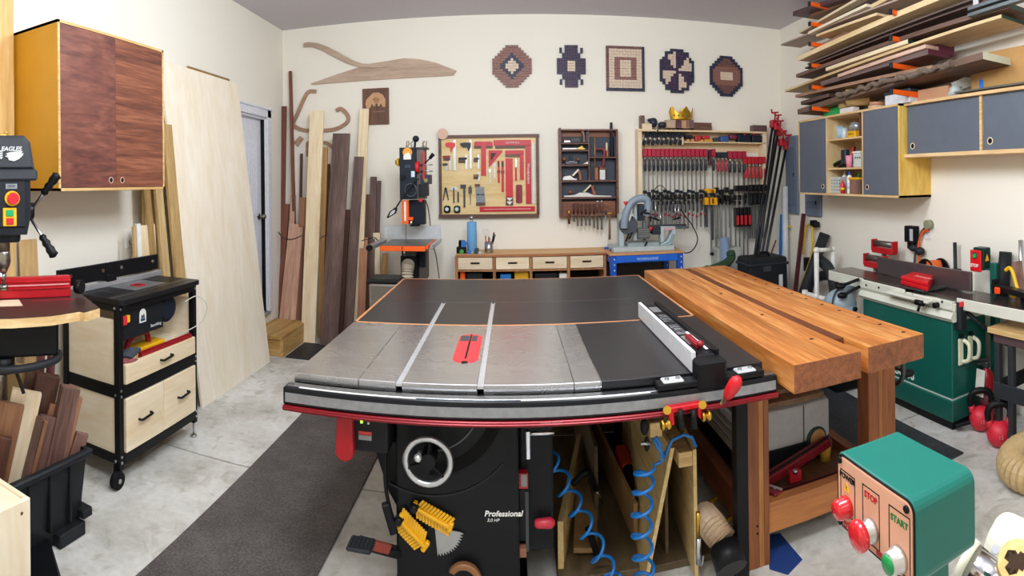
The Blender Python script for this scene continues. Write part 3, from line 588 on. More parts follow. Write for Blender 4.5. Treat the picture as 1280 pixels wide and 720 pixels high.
for z0, z1 in ((.905, .942), (.455, .52), (.115, .165)):
    part(rt, 'rail', M(.002).box(-1.892, 2.235, z0, -1.868, 2.915, z1), BLACK); part(rt, 'rail', M(.002).box(-2.29, 2.208, z0, -1.90, 2.228, z1), BLACK)
    part(rt, 'rail', M(.002).box(-2.29, 2.925, z0, -1.90, 2.945, z1), BLACK)
    for y in (2.215, 2.93):
        for dz in (.015, .045): part(rt, 'bolt', M().cyl((-1.871, y, z0 + dz), (-1.866, y, z0 + dz), .007, n=8), STEEL)
    for x in (-1.90,): part(rt, 'bolt', M().cyl((x, 2.203, z0 + .02), (x, 2.199, z0 + .02), .007, n=8), STEEL)
part(rt, 'side_panel', M().box(-2.28, 2.216, .165, -1.905, 2.224, .455), BIRCHX); part(rt, 'side_panel', M().box(-2.28, 2.216, .52, -1.905, 2.224, .86), BIRCHX)
part(rt, 'side_panel', M().box(-2.28, 2.93, .12, -1.905, 2.94, .86), BIRCHX); part(rt, 'back_panel', M().box(-2.29, 2.23, .12, -2.28, 2.93, .86), BIRCHX); part(rt, 'shelf', M().box(-2.28, 2.23, .60, -1.90, 2.93, .612), BIRCHX)
DB = wood('#e6cca2', '#f6e7ca', 'y', 8, .5, .04)
def drawer(y0, y1, z0, z1, hy):
    d = part(rt, 'drawer', M(.002).box(-1.89, y0, z0, -1.862, y1, z1), DB)
    hz = (z0 + z1) / 2 + .01
    part(d, 'handle', M().tube(smooth([(-1.862, hy - .05, hz - .006), (-1.84, hy - .045, hz - .006), (-1.84, hy, hz - .003), (-1.84, hy + .045, hz), (-1.862, hy + .05, hz)], 3), .0065, 8), BLACK, 'black bow handle')
drawer(2.245, 2.915, .525, .625, 2.60); drawer(2.245, 2.578, .172, .45, 2.40); drawer(2.582, 2.915, .172, .45, 2.77)
cs = part(rt, 'caster', M().cyl((-1.90, 2.195, .045), (-1.87, 2.195, .045), .044, n=20), RUBBER); part(cs, 'hub', M().cyl((-1.868, 2.195, .045), (-1.865, 2.195, .045), .012), STEEL); part(cs, 'bracket', M(.003).box(-1.90, 2.18, .05, -1.895, 2.25, .13), BLACK)
for x, y in ((-1.89, 2.93), (-2.27, 2.93), (-2.27, 2.22)): part(rt, 'foot', M().cyl((x, y, 0), (x, y, .012), .02).cyl((x, y, .01), (x, y, .1), .006), STEEL)
sp_ = part(rt, 'switch_panel', M().box(-1.90, 2.24, .745, -1.893, 2.62, .905), mat('#1b1d21', .5))
swp = part(sp_, 'power_switch', M(.003).box(-1.895, 2.245, .83, -1.872, 2.275, .875), mat('#d0202a', .4)); part(swp, 'switch_key', M().box(-1.892, 2.277, .84, -1.876, 2.30, .875), YEL)
skm = part(sp_, 'badge', M().prism(arc((2.43, .855), .03, 0, 180, 8) + [(2.40, .81), (2.46, .81)], 'yz', -1.8925, -1.8915), WHITE); part(skm, 'badge_band', M().box(-1.892, 2.41, .817, -1.891, 2.45, .833), mat('#2a4668', .5)); part(skm, 'badge_cutout', M().prism([(2.412, .835), (2.42, .855), (2.43, .845), (2.44, .86), (2.448, .835)], 'yz', -1.8915, -1.891), DKGREY)
text(rt, 'panel_lettering', 'Benchdog', (-1.8915, 2.55, .775), (0, 1, 0), (0, 0, 1), .025, mat('#c9cbd0', .4))
vc = M().cyl((-2.10, 2.70, .84), (-1.92, 2.70, .84), .085, n=24).cyl((-1.92, 2.70, .84), (-1.905, 2.70, .84), .07, n=24)
single('shop_vacuum_motor', vc, mat('#1c2330', .35), 'round black motor housing under the router table top', 'motor')
single('extension_lead', M().tube(smooth([(-1.86, 2.80, .86), (-1.84, 2.90, .88), (-1.82, 2.98, .82), (-1.83, 2.98, .74), (-1.86, 2.93, .69), (-1.9, 2.75, .66)]), .003, 6), mat('#cfc9bd', .5), 'thin pale cable looping out beside the router table leg', 'cable')
pb_ = thing('push_block', 'red handled push block with yellow base lying on the router table shelf', 'push block', (-1.99, 2.5, .612))
part(pb_, 'base', M(.004).box(-2.05, 2.36, .613, -1.95, 2.72, .645), YEL); part(pb_, 'handle', M().tube(smooth([(-2.0, 2.42, .64), (-2.0, 2.44, .69), (-2.0, 2.52, .715), (-2.0, 2.60, .70), (-2.0, 2.62, .645)]), .018, 8), mat('#a51b2c', .4))
single('jig_rail', M(.003).bar((-1.905, 2.42, .628), (-1.89, 2.90, .628), .035, .03).bar((-1.905, 2.42, .645), (-1.89, 2.90, .645), .012, .012), mat('#9a1220', .3, .3), 'dark red aluminium rail along the front of the router table shelf', 'rail')
gl = thing('work_gloves', 'pair of grey and pinkish work gloves bunched on the router table shelf', 'gloves', (-1.93, 2.3, .612))
g = M()
for i in range(5): g.tube(smooth([(-1.96, 2.26 + .012 * i, .63 + .004 * i), (-1.91, 2.29 + .014 * i, .66 + .005 * i), (-1.885, 2.33 + .016 * i, .645 + .006 * i)], 4), .011, 7)
part(gl, 'glove', g, mat('#3c434c', .8, 0, .2, 60, .4)); part(gl, 'glove', M().sph((-1.92, 2.29, .63), .03, (1.3, 1.6, .6)).tube(smooth([(-1.91, 2.26, .62), (-1.88, 2.31, .63), (-1.885, 2.36, .62)]), .012), mat('#8c4a4a', .8, 0, .2, 60, .4))
# outlet behind it
def outlet(p, nrm, label, name='wall_outlet'):
    t = thing(name, label, 'outlet', p); n = Vector(nrm); u = Vector((0, 0, 1)).cross(n)
    def bx(m, a, b, c, d, h0, h1): 
        P = Vector(p) + u * ((a + b) / 2) + n * ((h0 + h1) / 2) + Vector((0, 0, (c + d) / 2)); s = (abs(b - a), abs(h1 - h0), abs(d - c))
        ex = abs(u.x) * s[0] + abs(n.x) * s[1]; ey = abs(u.y) * s[0] + abs(n.y) * s[1]
        return m.box(P.x - ex / 2, P.y - ey / 2, P.z - s[2] / 2, P.x + ex / 2, P.y + ey / 2, P.z + s[2] / 2)
    part(t, 'cover_plate', bx(M(.003), -.037, .037, -.06, .06, 0, .006), WHITE)
    for z in (-.022, .022):
        s_ = part(t, 'socket', bx(M(.002), -.016, .016, z - .015, z + .015, .006, .008), mat('#d8d8d2', .5)); part(s_, 'slots', bx(bx(M(), -.008, -.005, z - .005, z + .006, .008, .0085), .005, .008, z - .005, z + .006, .008, .0085), DKGREY, kind='stuff')
    return t
o1 = oX(161, 299, LX); outlet((LX, o1.y, o1.z), (1, 0, 0), 'white wall outlet behind the router table fence on the left wall')
pg = thing('plug', 'pale grey plug in the outlet behind the router table', 'plug', (LX + .03, o1.y, o1.z - .02))
part(pg, 'plug_body', M().lathe([(.016, 0), (.017, .02), (.01, .045)], (LX + .008, o1.y + .01, o1.z - .02), (1, 0, 0), 10), mat('#b8ab98', .5)); part(pg, 'cord', M().tube(smooth([(LX + .05, o1.y + .01, o1.z - .02), (LX + .05, o1.y - .02, o1.z - .1), (LX + .02, o1.y - .03, o1.z - .25)]), .003, 6), WHITE)
# ---- sheet goods leaning on the left wall
PX = -2.33
def sheet(name, y0, y1, xb, ztop, thk, m, label, xt=PX, zb=0, yt=None, yt1=None):
    yt = y0 if yt is None else yt; yt1 = y1 if yt1 is None else yt1
    b = M(); P = [(xb, y0, zb), (xb, y1, zb), (xt, yt1, ztop), (xt, yt, ztop)]
    A = [b.b.verts.new(p) for p in P]; B = [b.b.verts.new((p[0] - thk, p[1], p[2] + .0)) for p in P]
    b.b.faces.new(A); b.b.faces.new(B[::-1])
    for i in range(4): b.b.faces.new((A[i], B[i], B[(i + 1) % 4], A[(i + 1) % 4]))
    return single(name, b, m, label, 'plywood')
BIGPLY = wood('#f0e2c8', '#fbf2e2', 'z', 4, .5, 0, 2.0, along=.8)
_a, _b = oX(199, 78, -2.31), oX(297, 104, -2.31)
sheet('plywood_sheet', 3.335, 4.46, -2.075, 2.445, .018, BIGPLY, 'large pale birch plywood sheet leaning on the left wall beside the door', -2.31, yt=_a.y, yt1=_b.y)
sheet('plywood_sheet', 3.55, 4.1, -2.13, 2.475, .012, wood('#7a5c38', '#a0804f', 'z', 6, .6, .02), 'plywood sheet of which only a brown strip shows above the large birch sheet', -2.34, yt=3.60, yt1=4.26)
STR = [(3.19, 3.30, -2.10, 1.98, '#9c7b4c', '#c8a870', 'plywood strip seen edge on, directly left of the large birch sheet'),
       (3.09, 3.17, -2.13, 1.95, '#b08f5e', '#d8bd88', 'plywood strip seen edge on, second from the large birch sheet'),
       (3.00, 3.07, -2.16, 1.95, '#8a6c40', '#b89660', 'darker plywood strip seen edge on, third from the large birch sheet')]
for y0, y1, xb, zt, a, b, l in STR: sheet('plywood_strip', y0, y1, xb, zt, .02, wood(a, b, 'z', 40, .6, .02), l, xb - .12, yt=y0 - .10, yt1=y1 - .10)
sheet('plywood_sheet', 2.90, 3.12, -2.25, 1.95, .018, wood('#b99a66', '#dcc490', 'z', 6, .6, .02), 'tan plywood sheet standing below the walnut door cabinet, behind the plywood strips', -2.33, yt=3.02, yt1=3.25)
sheet('wood_offcut', 2.86, 3.02, -2.18, 1.30, .015, wood('#d8bd92', '#ecd9b4', 'z', 6, .6, .02), 'short pale plywood offcut beside the wall outlet', -2.24)
sheet('wood_offcut', 2.81, 2.85, -2.17, 1.315, .016, WHITE, 'narrow white board edge beside the wall outlet', -2.23)
sheet('wood_offcut', 2.775, 2.80, -2.16, 1.30, .016, wood('#a98552', '#cfae7a', 'z', 40, .6, .02), 'narrow brown board edge nearest the wall outlet', -2.23)
# ---- step below the door
st = thing('wooden_step', 'low wooden box step below the white door', 'step', (-2.12, 4.62, 0))
STEPW = wood('#a97c3e', '#d7b070', 'y', 10, .55, .06)
part(st, 'tread', M(.003).box(-2.33, 4.60, .155, -2.02, 5.22, .19), STEPW); part(st, 'riser', M(.003).box(-2.05, 4.62, 0, -2.02, 5.20, .155), STEPW)
part(st, 'side_board', M(.003).box(-2.33, 4.62, 0, -2.05, 4.645, .155), wood('#a97c3e', '#d7b070', 'x', 10, .55, .06)); part(st, 'tread', M(.003).box(-2.36, 4.60, .155, -2.333, 5.22, .19), STEPW)
# ---- birch box in the corner nearest the camera
bx_ = thing('birch_box', 'pale birch box at the bottom left corner, in front of the tote of offcuts', 'box', (-1.4, .95, 0))
c0 = oZ(38, 622, .47)
part(bx_, 'side_panel', M(.002).box(c0.x - .018, .3, 0, c0.x, c0.y, .47), BIRCH); part(bx_, 'end_panel', M(.002).box(c0.x - .60, c0.y - .018, 0, c0.x - .0185, c0.y, .47), BIRCH)
part(bx_, 'top_panel', M(.002).box(c0.x - .59, .3, .452, c0.x - .0185, c0.y - .0185, .462), BIRCHX); part(bx_, 'screw', M().cyl((c0.x, c0.y - .04, .43), (c0.x + .001, c0.y - .04, .43), .006), mat('#5c4020', .6))
# ---- black tote of offcuts
tt = thing('storage_tote', 'black plastic tote full of wood offcuts, in front of the drill press', 'tote', (-1.98, 1.62, 0))
TX0, TX1, TY0, TY1, TH = -2.26, -1.765, 1.30, 1.845, .37
def shell(x0, y0, x1, y1, z0, z1, t, tap=.03):
    b = M(); o = [[(x0 + d, y0 + d), (x1 - d, y0 + d), (x1 - d, y1 - d), (x0 + d, y1 - d)] for d in (tap, 0, t, tap + t)]
    V = [[b.b.verts.new((p[0], p[1], z)) for p in ring] for ring, z in zip(o, (z0, z1, z1, z0 + t))]
    b.b.faces.new(V[0][::-1]); b.b.faces.new(V[3])
    for A, B in zip(V, V[1:]):
        for i in range(4): b.b.faces.new((A[i], A[(i + 1) % 4], B[(i + 1) % 4], B[i]))
    return b
part(tt, 'tub', shell(TX0, TY0, TX1, TY1, 0, TH, .006), mat('#1d1f22', .45))
rm = M(.006); rm.box(TX1 - .004, TY0 - .02, TH - .03, TX1 + .022, TY1 + .02, TH).box(TX0 - .022, TY0 - .02, TH - .03, TX0 + .004, TY1 + .02, TH).box(TX0, TY1 - .004, TH - .03, TX1, TY1 + .02, TH).box(TX0, TY0 - .02, TH - .03, TX1, TY0 + .004, TH)
part(tt, 'rim', rm, mat('#222428', .4))
for y in (1.40, 1.50, 1.62, 1.74): part(tt, 'rib', M(.004).box(TX1 - .03, y - .006, .08, TX1 + .004, y + .006, TH - .03), mat('#1d1f22', .45))
part(tt, 'foot', M(.005).box(TX1 - .06, 1.66, 0, TX1 + .015, 1.82, .06).box(TX1 - .06, 1.80, .07, TX1 + .02, 1.86, .11), mat('#1d1f22', .45))
DKW = wood('#3a2119', '#6b4130', 'z', 13, .5, .1); RDW = wood('#6b4530', '#9a6c4c', 'z', 13, .5, .1)
OFF = [  # top x, y, r; foot world x, y; width, thickness, side, material, label
 (42, 456, 2.42, -2.06, 1.66, .06, .03, (.5, .9, 0), WALNUT, 'thin walnut offcut tilted to the right at the back of the tote'),
 (60, 468, 2.36, -1.97, 1.72, .11, .05, (.5, .8, 0), DKW, 'thick dark walnut block standing behind the others in the tote'),
 (34, 488, 2.22, -1.93, 1.42, .13, .035, (.6, .8, 0), MAPLE, 'pale maple board leaning right in the tote'),
 (12, 503, 2.15, -1.93, 1.34, .13, .03, (.6, .8, 0), RDW, 'reddish brown board at the left of the tote'),
 (2, 545, 2.08, -1.90, 1.32, .09, .03, (.6, .8, 0), DKW, 'dark brown short board at the left edge of the tote'),
 (62, 520, 2.26, -1.90, 1.56, .09, .028, (.4, .9, 0), WALNUT, 'walnut board with a cracked end in the middle of the tote'),
 (50, 522, 2.22, -1.87, 1.50, .022, .05, (.4, .9, 0), WALNUT, 'narrow walnut strip right of the pale maple board'),
 (56, 524, 2.23, -1.87, 1.53, .02, .05, (.4, .9, 0), RDW, 'narrow reddish strip in the middle of the tote'),
 (88, 483, 2.34, -1.86, 1.70, .085, .06, (.5, .85, 0), WALNUT, 'tall walnut post with a dark knot at the right of the tote'),
 (70, 505, 2.38, -1.93, 1.70, .06, .03, (.5, .85, 0), CHERRY, 'dull brown block half hidden behind the tall walnut post'),
 (100, 496, 2.42, -1.87, 1.76, .02, .03, (.5, .85, 0), CHERRY, 'slim pinkish strip behind the tall walnut post'),
 (103, 541, 2.36, -1.85, 1.78, .06, .025, (.5, .85, 0), WALNUT, 'short walnut board at the right end of the tote'),
 (26, 455, 2.44, -2.10, 1.60, .12, .02, (.5, .85, 0), OSB, 'tan plywood offcut at the back of the tote below the drill press')]
for x, y, r, bx0, by0, wd_, tk, sd, m, l in OFF:
    tp_ = oX(x, y, bx0 + .045); board('wood_offcut', (bx0 - .02, min(max(tp_.y - .13, 1.34), 1.76), .03), tp_, sd, wd_, tk, m, l, 'offcut', 'offcuts in the black tote')
single('rolled_hose', M().tube([(-2.12, 1.83, .4), (-2.10, 1.86, .62), (-2.10, 1.88, .86)], .022).tube([(-2.08, 1.88, .4), (-2.07, 1.90, .6), (-2.06, 1.92, .84)], .022), mat('#6e3a3c', .5), 'dull red hose hanging behind the tote under the drill press table', 'hose')
# ================================================================== LUMBER IN THE BACK LEFT CORNER
MAHO = wood('#5a3024', '#8a5240', 'z', 16, .5, .08); PINKC = wood('#b58670', '#deb49c', 'z', 14, .5, .05); WN = wood('#47332e', '#7d625a', 'z', 12, .5, .07, c3='#614a44'); OAKY = wood('#a9783e', '#d6a868', 'z', 18, .5, .05); PMAP = wood('#dcc096', '#f4e6ca', 'z', 9, .5, .03, 1.2, c3='#ecd6b0')
LB = [  # top px, foot px, width px, distance of top / foot, material, label
 (363, 89, 371, 384, 4, 5.46, 5.40, MAHO, 'tallest thin reddish stick in the lumber corner'),
 (355, 133, 350, 384, 7, 5.46, 5.36, MAHO, 'tall dark red narrow board nearest the white door frame'),
 (359, 255, 347, 386, 6, 5.42, 5.30, MAHO, 'short dark red narrow board nearest the door, before the tall one'),
 (367, 244, 358, 388, 6, 5.44, 5.33, PINKC, 'short narrow pinkish strip behind the cherry boards'),
 (368, 280, 353, 390, 13, 5.38, 5.24, PINKC, 'wide pinkish cherry board with ragged grain near the door'),
 (375, 284, 364, 392, 8, 5.37, 5.22, PINKC, 'narrow pinkish cherry board right of the wide one'),
 (379, 247, 371, 390, 8, 5.44, 5.32, CHERRY, 'brownish cherry board just left of the big pale board'),
 (377, 192, 373, 388, 3, 5.47, 5.40, DKW, 'very thin dark stick left of the big pale board'),
 (396.5, 139, 385, 421, 18, 5.36, 5.14, PMAP, 'big pale maple board with a yellow streak'),
 (407, 184, 400, 400, 6, 5.45, 5.34, OAKY, 'ochre strip peeking out behind the big pale board'),
 (411, 205, 405, 405, 4, 5.46, 5.36, DKW, 'thin dark strip between the pale board and the wide walnut'),
 (427, 167, 411, 425, 22, 5.34, 5.08, WN, 'wide walnut board with two clear grain bands, right of the pale maple'),
 (434, 262, 424, 410, 8, 5.42, 5.28, DKW, 'dark board behind the wide walnut'),
 (449, 196, 434, 410, 12, 5.38, 5.22, WN, 'second walnut board, narrower, left of the slim pale board'),
 (455.5, 136, 444, 405, 12, 5.44, 5.28, PMAP, 'slim pale maple board overlapping the dog plaque'),
 (455, 297, 450, 398, 10, 5.36, 5.22, CHERRY, 'short reddish board right of the slim pale maple'),
 (461, 243, 457, 395, 6, 5.43, 5.30, DKW, 'dark walnut strip behind the short reddish board'),
 (467, 221, 462, 392, 8, 5.44, 5.32, WN, 'walnut board with its top just left of the bandsaw'),
 (474, 226, 467, 390, 5, 5.46, 5.36, WN, 'narrow walnut strip, rightmost of the tall boards by the bandsaw'),
 (471, 291, 469, 385, 9, 5.40, 5.34, PMAP, 'short pale board right of the walnut strips by the bandsaw'),
 (481, 316, 477, 390, 6, 5.42, 5.36, OAKY, 'short light batten beside the steel bin under the bandsaw')]
for x, y, fx_, fy_, wpx, rt_, rf, m, l in LB:
    a = oY(x, y, rt_); f = oZ(fx_, fy_, 0)
    f = Vector((ray(fx_, fy_).x / ray(fx_, fy_).y * rf, rf, 0)); wm = wpx * math.hypot(a.x, a.y) / FOC
    board('lumber_board', f, a, (1, .05, 0), wm * 1.0, .024, m, l, 'board', 'boards leaning in the back left corner')
ch = M()
def chain(pts):
    P = smooth(pts, 8)
    for i in range(0, len(P) - 1):
        d = (P[i + 1] - P[i]); c = (P[i] + P[i + 1]) / 2; l = d.length * .75; t = d.normalized(); u = t.cross(Vector((0, 1, 0)) if i % 2 else Vector((0, .2, 1))).normalized()
        ch.tube([c + t * (l * math.cos(a)) + u * (.35 * l * math.sin(a)) for a in [2 * PI * k / 8 for k in range(8)]], .0035, 5, True)
chain([oY(348, 290, 5.28), oY(355, 298, 5.2), oY(366, 299, 5.12), oY(378, 294, 5.14)])
chain([oY(400, 298, 5.2), oY(405, 295, 5.15), oY(410, 292, 5.1)]); chain([oY(452, 301, 5.2), oY(459, 299, 5.18), oY(468, 297, 5.15), oY(474, 303, 5.2)])
single('chain', ch, mat('#5b5048', .4, .8), 'thin steel chain looped across the boards in the corner', 'chain', kind='stuff')
# ================================================================== BACK WALL
def Bk(x, y, Y=5.48): return oY(x, y, Y)
def rc(m, x0, y0, x1, y1, Ya, Yb, bev=0, Yr=None):      # box covering the sight rectangle at depth Yr, from Ya to Yb
    Yr = min(Ya, Yb) if Yr is None else Yr
    a, b = oY(x0, (y0 + y1) / 2, Yr), oY(x1, (y0 + y1) / 2, Yr); c, d = oY((x0 + x1) / 2, y0, Yr), oY((x0 + x1) / 2, y1, Yr)
    return m.box(a.x, Ya, d.z, b.x, Yb, c.z, bev)
def poly(m, pts, Ya, Yb, bev=0):
    Yr = min(Ya, Yb); P = [oY(x, y, Yr) for x, y in pts]; return m.prism([(p.x, p.z) for p in P], 'xz', Ya, Yb, bev)
# ---- wooden templates hanging high on the wall
TPL = wood('#a58a78', '#c9b09c', 'x', 10, .6, .03); TPB = wood('#94705a', '#b8947a', 'x', 10, .6, .03)
def zt(x, y): return (330 + x / 3.6, 40 + y / 3.6)
tpl = thing('wood_template', 'long curved wooden template with a swan neck arm high on the back wall', 'template', oY(470, 100, 5.49))
part(tpl, 'wedge_blade', poly(M(), [zt(*p) for p in ((210, 232), (330, 190), (425, 160), (480, 142), (560, 130), (630, 118), (700, 122), (770, 137), (830, 160), (866, 174), (852, 195), (700, 203), (450, 218), (215, 237))], 5.478, 5.496), TPL)
part(tpl, 'swan_neck', poly(M(), [zt(*p) for p in ((178, 50), (200, 45), (240, 50), (290, 68), (340, 95), (400, 128), (440, 142), (490, 145), (555, 157), (480, 163), (430, 158), (370, 138), (310, 108), (255, 78), (215, 66), (178, 68))], 5.466, 5.4778), TPL)
hk = [(zt(*p)) for p in ((235, 268), (205, 268), (185, 290), (150, 370), (134, 405), (140, 425), (190, 443), (300, 441), (355, 422), (380, 395), (370, 365), (345, 345), (325, 355))]
hp = smooth([oY(x, y, 5.487) for x, y in hk], 4); hm = M(); 
for a, b in zip(hp, hp[1:]): pass
ts = []
for i, p in enumerate(hp):
    t = (hp[min(i + 1, len(hp) - 1)] - hp[max(i - 1, 0)]).normalized(); n_ = Vector((-t.z, 0, t.x)) * .019; ts.append((p + n_, p - n_))
for dy0, dy1 in ((5.478, 5.496),):
    V = [[hm.b.verts.new((q.x, y, q.z)) for q in (a, b) for y in (dy0, dy1)] for a, b in ts]
    for A, B in zip(V, V[1:]):
        for i, j in ((0, 1), (1, 3), (3, 2), (2, 0)): hm.b.faces.new((A[i], A[j], B[j], B[i]))
    hm.b.faces.new(V[0][:2] + V[0][:1:-1]); hm.b.faces.new(V[-1][:2] + V[-1][:1:-1])
single('bow_template', hm, TPB, 'bow shaped bent wooden template hanging behind the big pale maple board', 'template')
single('small_template', poly(M(), [zt(*p) for p in ((135, 495), (160, 468), (177, 480), (152, 514))], 5.478, 5.496), TPB, 'small oblong wooden template left of the pale maple board', 'template')
single('crook_template', poly(M(), [zt(*p) for p in ((188, 500), (200, 488), (250, 486), (285, 492), (335, 530), (310, 530), (278, 506), (210, 506), (206, 560), (188, 560))], 5.478, 5.496), TPB, 'crooked wooden template half hidden behind the pale maple board and wide walnut', 'template')
dg = thing('dog_plaque', 'dark walnut plaque with a pale long eared dog portrait on the back wall', 'plaque', oY(470, 155, 5.49))
part(dg, 'panel', rc(M(.003), 453.2, 110.3, 485.8, 155.5, 5.475, 5.497), wood('#4c3024', '#7c5442', 'z', 10, .5, .02))
hd_ = mat('#c79a72', .5); 
part(dg, 'dog_head', poly(M(), [zt(*p) for p in ((472, 292), (490, 274), (515, 272), (535, 282), (546, 305), (545, 335), (535, 338), (525, 320), (518, 335), (505, 330), (495, 335), (485, 322), (478, 342), (462, 345), (456, 325), (460, 305))], 5.471, 5.4752), hd_)
part(dg, 'dog_brow', poly(M(), [zt(*p) for p in ((488, 300), (503, 292), (520, 300), (514, 318), (496, 318))], 5.469, 5.4712), mat('#a87a54', .5))
for x in (494, 516): part(dg, 'dog_eye', M().cyl(oY(*zt(x, 303), 5.468), oY(*zt(x, 303), 5.4692), .006, n=8), DKGREY)
part(dg, 'dog_nose', poly(M(), [zt(*p) for p in ((500, 322), (512, 322), (509, 332), (503, 332))], 5.468, 5.4712), DKGREY)
part(dg, 'name_line', rc(M(), 466, 139, 481, 140, 5.474, 5.476), mat('#8f6b58', .5))
# ---- wall mosaics: plain generic stand-ins made of small wood tiles
TB, TP, TC, TD, TT = mat('#6d4a45', .5, 0, .15, 90), mat('#3a2848', .5, 0, .15, 90), mat('#d9c3ae', .5, 0, .08, 90), mat('#2a2b45', .5, 0, .15, 90), mat('#8a5f55', .5, 0, .15, 90)
def mosaic(cx, cy, px, grid, cols, label, cat='wall art'):
    c = oY(cx, cy, 5.49); t = thing('wood_mosaic', label, cat, c, group='wood mosaics on the back wall'); s = px * c.length / FOC; h, w_ = len(grid), len(grid[0]); bl = {}
    for j, row in enumerate(grid):
        for i, ch_ in enumerate(row):
            if ch_ in cols:
                m = bl.setdefault(ch_, M()); x = c.x + (i - w_ / 2 + .5) * s; z = c.z + (h / 2 - j - .5) * s; d = random.uniform(0, .006)
                m.box(x - s * .47, 5.474 - d, z - s * .47, x + s * .47, 5.498, z + s * .47)
    for k, m in bl.items(): part(t, {'b': 'brown_tiles', 'p': 'purple_tiles', 'c': 'cream_tiles', 'd': 'dark_tiles', 't': 'tan_tiles'}[k], m, cols[k], kind='stuff')
def shape(f, w, h): return [''.join(f((i + .5) / w * 2 - 1, (j + .5) / h * 2 - 1) for i in range(w)) for j in range(h)]
C_ = dict(b=TB, p=TP, c=TC, d=TD, t=TT)
mosaic(640, 83, 2.95, shape(lambda x, y: ('c' if abs(x) + abs(y) < .42 else 'd' if abs(x) + abs(y) < .62 else 't' if abs(x) + abs(y) < 1.25 else ' '), 15, 16), C_, 'brown lozenge shaped tile mosaic, leftmost of the five on the back wall')
mosaic(714, 83, 2.95, shape(lambda x, y: ('c' if abs(x) < .3 and abs(y) < .3 else 'p' if min(abs(x), abs(y)) < .42 else 'd' if abs(abs(x) - abs(y)) < .12 and abs(x) < .8 else ' '), 11, 16), C_, 'dark purple cross shaped tile mosaic with a cream middle, second from the left')
mosaic(781.5, 86, 3.15, shape(lambda x, y: ('d' if x > .86 or y > .88 else 'b' if x < -.86 or y < -.88 else 't' if abs(max(abs(x), abs(y)) - .45) < .1 else 'c'), 14, 16), C_, 'square cream tile mosaic with dark border, the middle one of the five')
mosaic(846, 89, 3.1, shape(lambda x, y: (' ' if x * x + y * y > 1.06 else 'd' if x * x + y * y > .74 else 'c' if int((math.atan2(y, x) + PI) / PI * 4) % 2 else 'p'), 13, 16), C_, 'round tile mosaic of purple and cream segments, second from the right')
mosaic(907.5, 95.5, 3.05, shape(lambda x, y: (' ' if abs(x) + abs(y) > 1.35 else 'd' if max(abs(x), abs(y)) > .8 or abs(x) + abs(y) > 1.1 else 'b' if abs(y) > .45 else 'c' if abs(x) < .45 and abs(y) < .2 else 't'), 13, 15), C_, 'dark octagonal tile mosaic with brown bands, rightmost of the five')
# ---- framed layout tool board
tbd = thing('tool_board', 'framed birch board hung with red and steel layout tools on the back wall', 'tool board', oY(611, 272, 5.49))
part(tbd, 'panel', rc(M(), 550, 170, 672, 270, 5.47, 5.498), wood('#dab878', '#efd6a0', 'x', 6, .5, .02, 1.5))
FRM = wood('#4a3029', '#6e4c40', 'x', 12, .5, .03)
for r in ((548.7, 168.3, 673.8, 172.3), (548.7, 267.7, 673.8, 272.2), (548.7, 172.3, 552.2, 267.7), (670.2, 172.3, 673.8, 267.7)): part(tbd, 'frame', rc(M(.004), *r, 5.455, 5.498, Yr=5.47), FRM)
def zb(x, y): return (530 + x / 4.8, 140 + y / 4.8)
def zr(m, x0, y0, x1, y1, Ya=5.458, Yb=5.4695, bev=.001): return rc(m, *zb(x0, y0), *zb(x1, y1), Ya, Yb, bev, Yr=5.465)
def zp(m, pts, Ya=5.458, Yb=5.4695, bev=0): return poly(m, [zb(*p) for p in pts], Ya, Yb, bev)
TRED = mat('#c4142c', .4); DRED = mat('#8a1226', .4); RULE = mat('#c3c6c8', .35, .6); BRN = wood('#4a3028', '#705044', 'x', 12, .5, .03)
def tool(name, label, cat, *parts):
    xs = []
    root = None
    for k, (nm, shp, mt_) in enumerate(parts):
        m = M(); dk = -.0012 * k
        if len(shp) == 4 and not isinstance(shp[0], (tuple, str)): zr(m, *shp, 5.458 + dk)
        elif shp[0] == 'c': c = oY(*zb(shp[1], shp[2]), 5.458); m.cyl((c.x, 5.4695, c.z), (c.x, 5.458 - (shp[4] if len(shp) > 4 else 0), c.z), shp[3] / 4.8 * .0079, n=18)
        else: zp(m, shp, 5.458 + dk)
        if root is None: c = m.b.verts[0].co if hasattr(m.b.verts, 'ensure_lookup_table') and not m.b.verts.ensure_lookup_table() else Vector(); root = thing(name, label, cat, c.copy())
        part(root, nm, m, mt_)
    return root
tool('combination_square', 'combination square with a bright red head on the tool board', 'square', ('rule', (175, 168, 193, 352), RULE), ('head', ((128, 186), (150, 182), (188, 185), (187, 207), (170, 225), (163, 242), (156, 228), (160, 212), (130, 206)), REDB))
tool('combination_square', 'combination square with a black head on the tool board', 'square', ('rule', (273, 168, 287, 342), RULE), ('head', ((216, 187), (240, 183), (282, 183), (281, 210), (268, 235), (262, 225), (258, 212), (235, 214), (218, 200)), BLACKM))
tool('try_square', 'small try square with a red and brown stock at the left of the tool board', 'square', ('blade', (150, 270, 163, 350), RULE), ('stock', (113, 262, 158, 277), DRED), ('stock_base', (116, 277, 158, 291), BRN))
tool('try_square', 'tiny grey try square below the red one at the left of the tool board', 'square', ('blade', (130, 310, 140, 352), RULE), ('stock', (113, 308, 141, 322), DKGREY))
tool('try_square', 'try square with a black and brown stock below the black combination square', 'square', ('blade', (247, 258, 262, 345), RULE), ('stock', (207, 273, 258, 287), BLACKM), ('stock_base', (207, 287, 249, 305), BRN))
tool('try_square', 'small double square with dark stock, upper of the two beside the T square', 'square', ('blade', (322, 255, 333, 340), RULE), ('stock', (298, 274, 330, 286), DKGREY), ('stock_base', (298, 286, 324, 300), BRN))
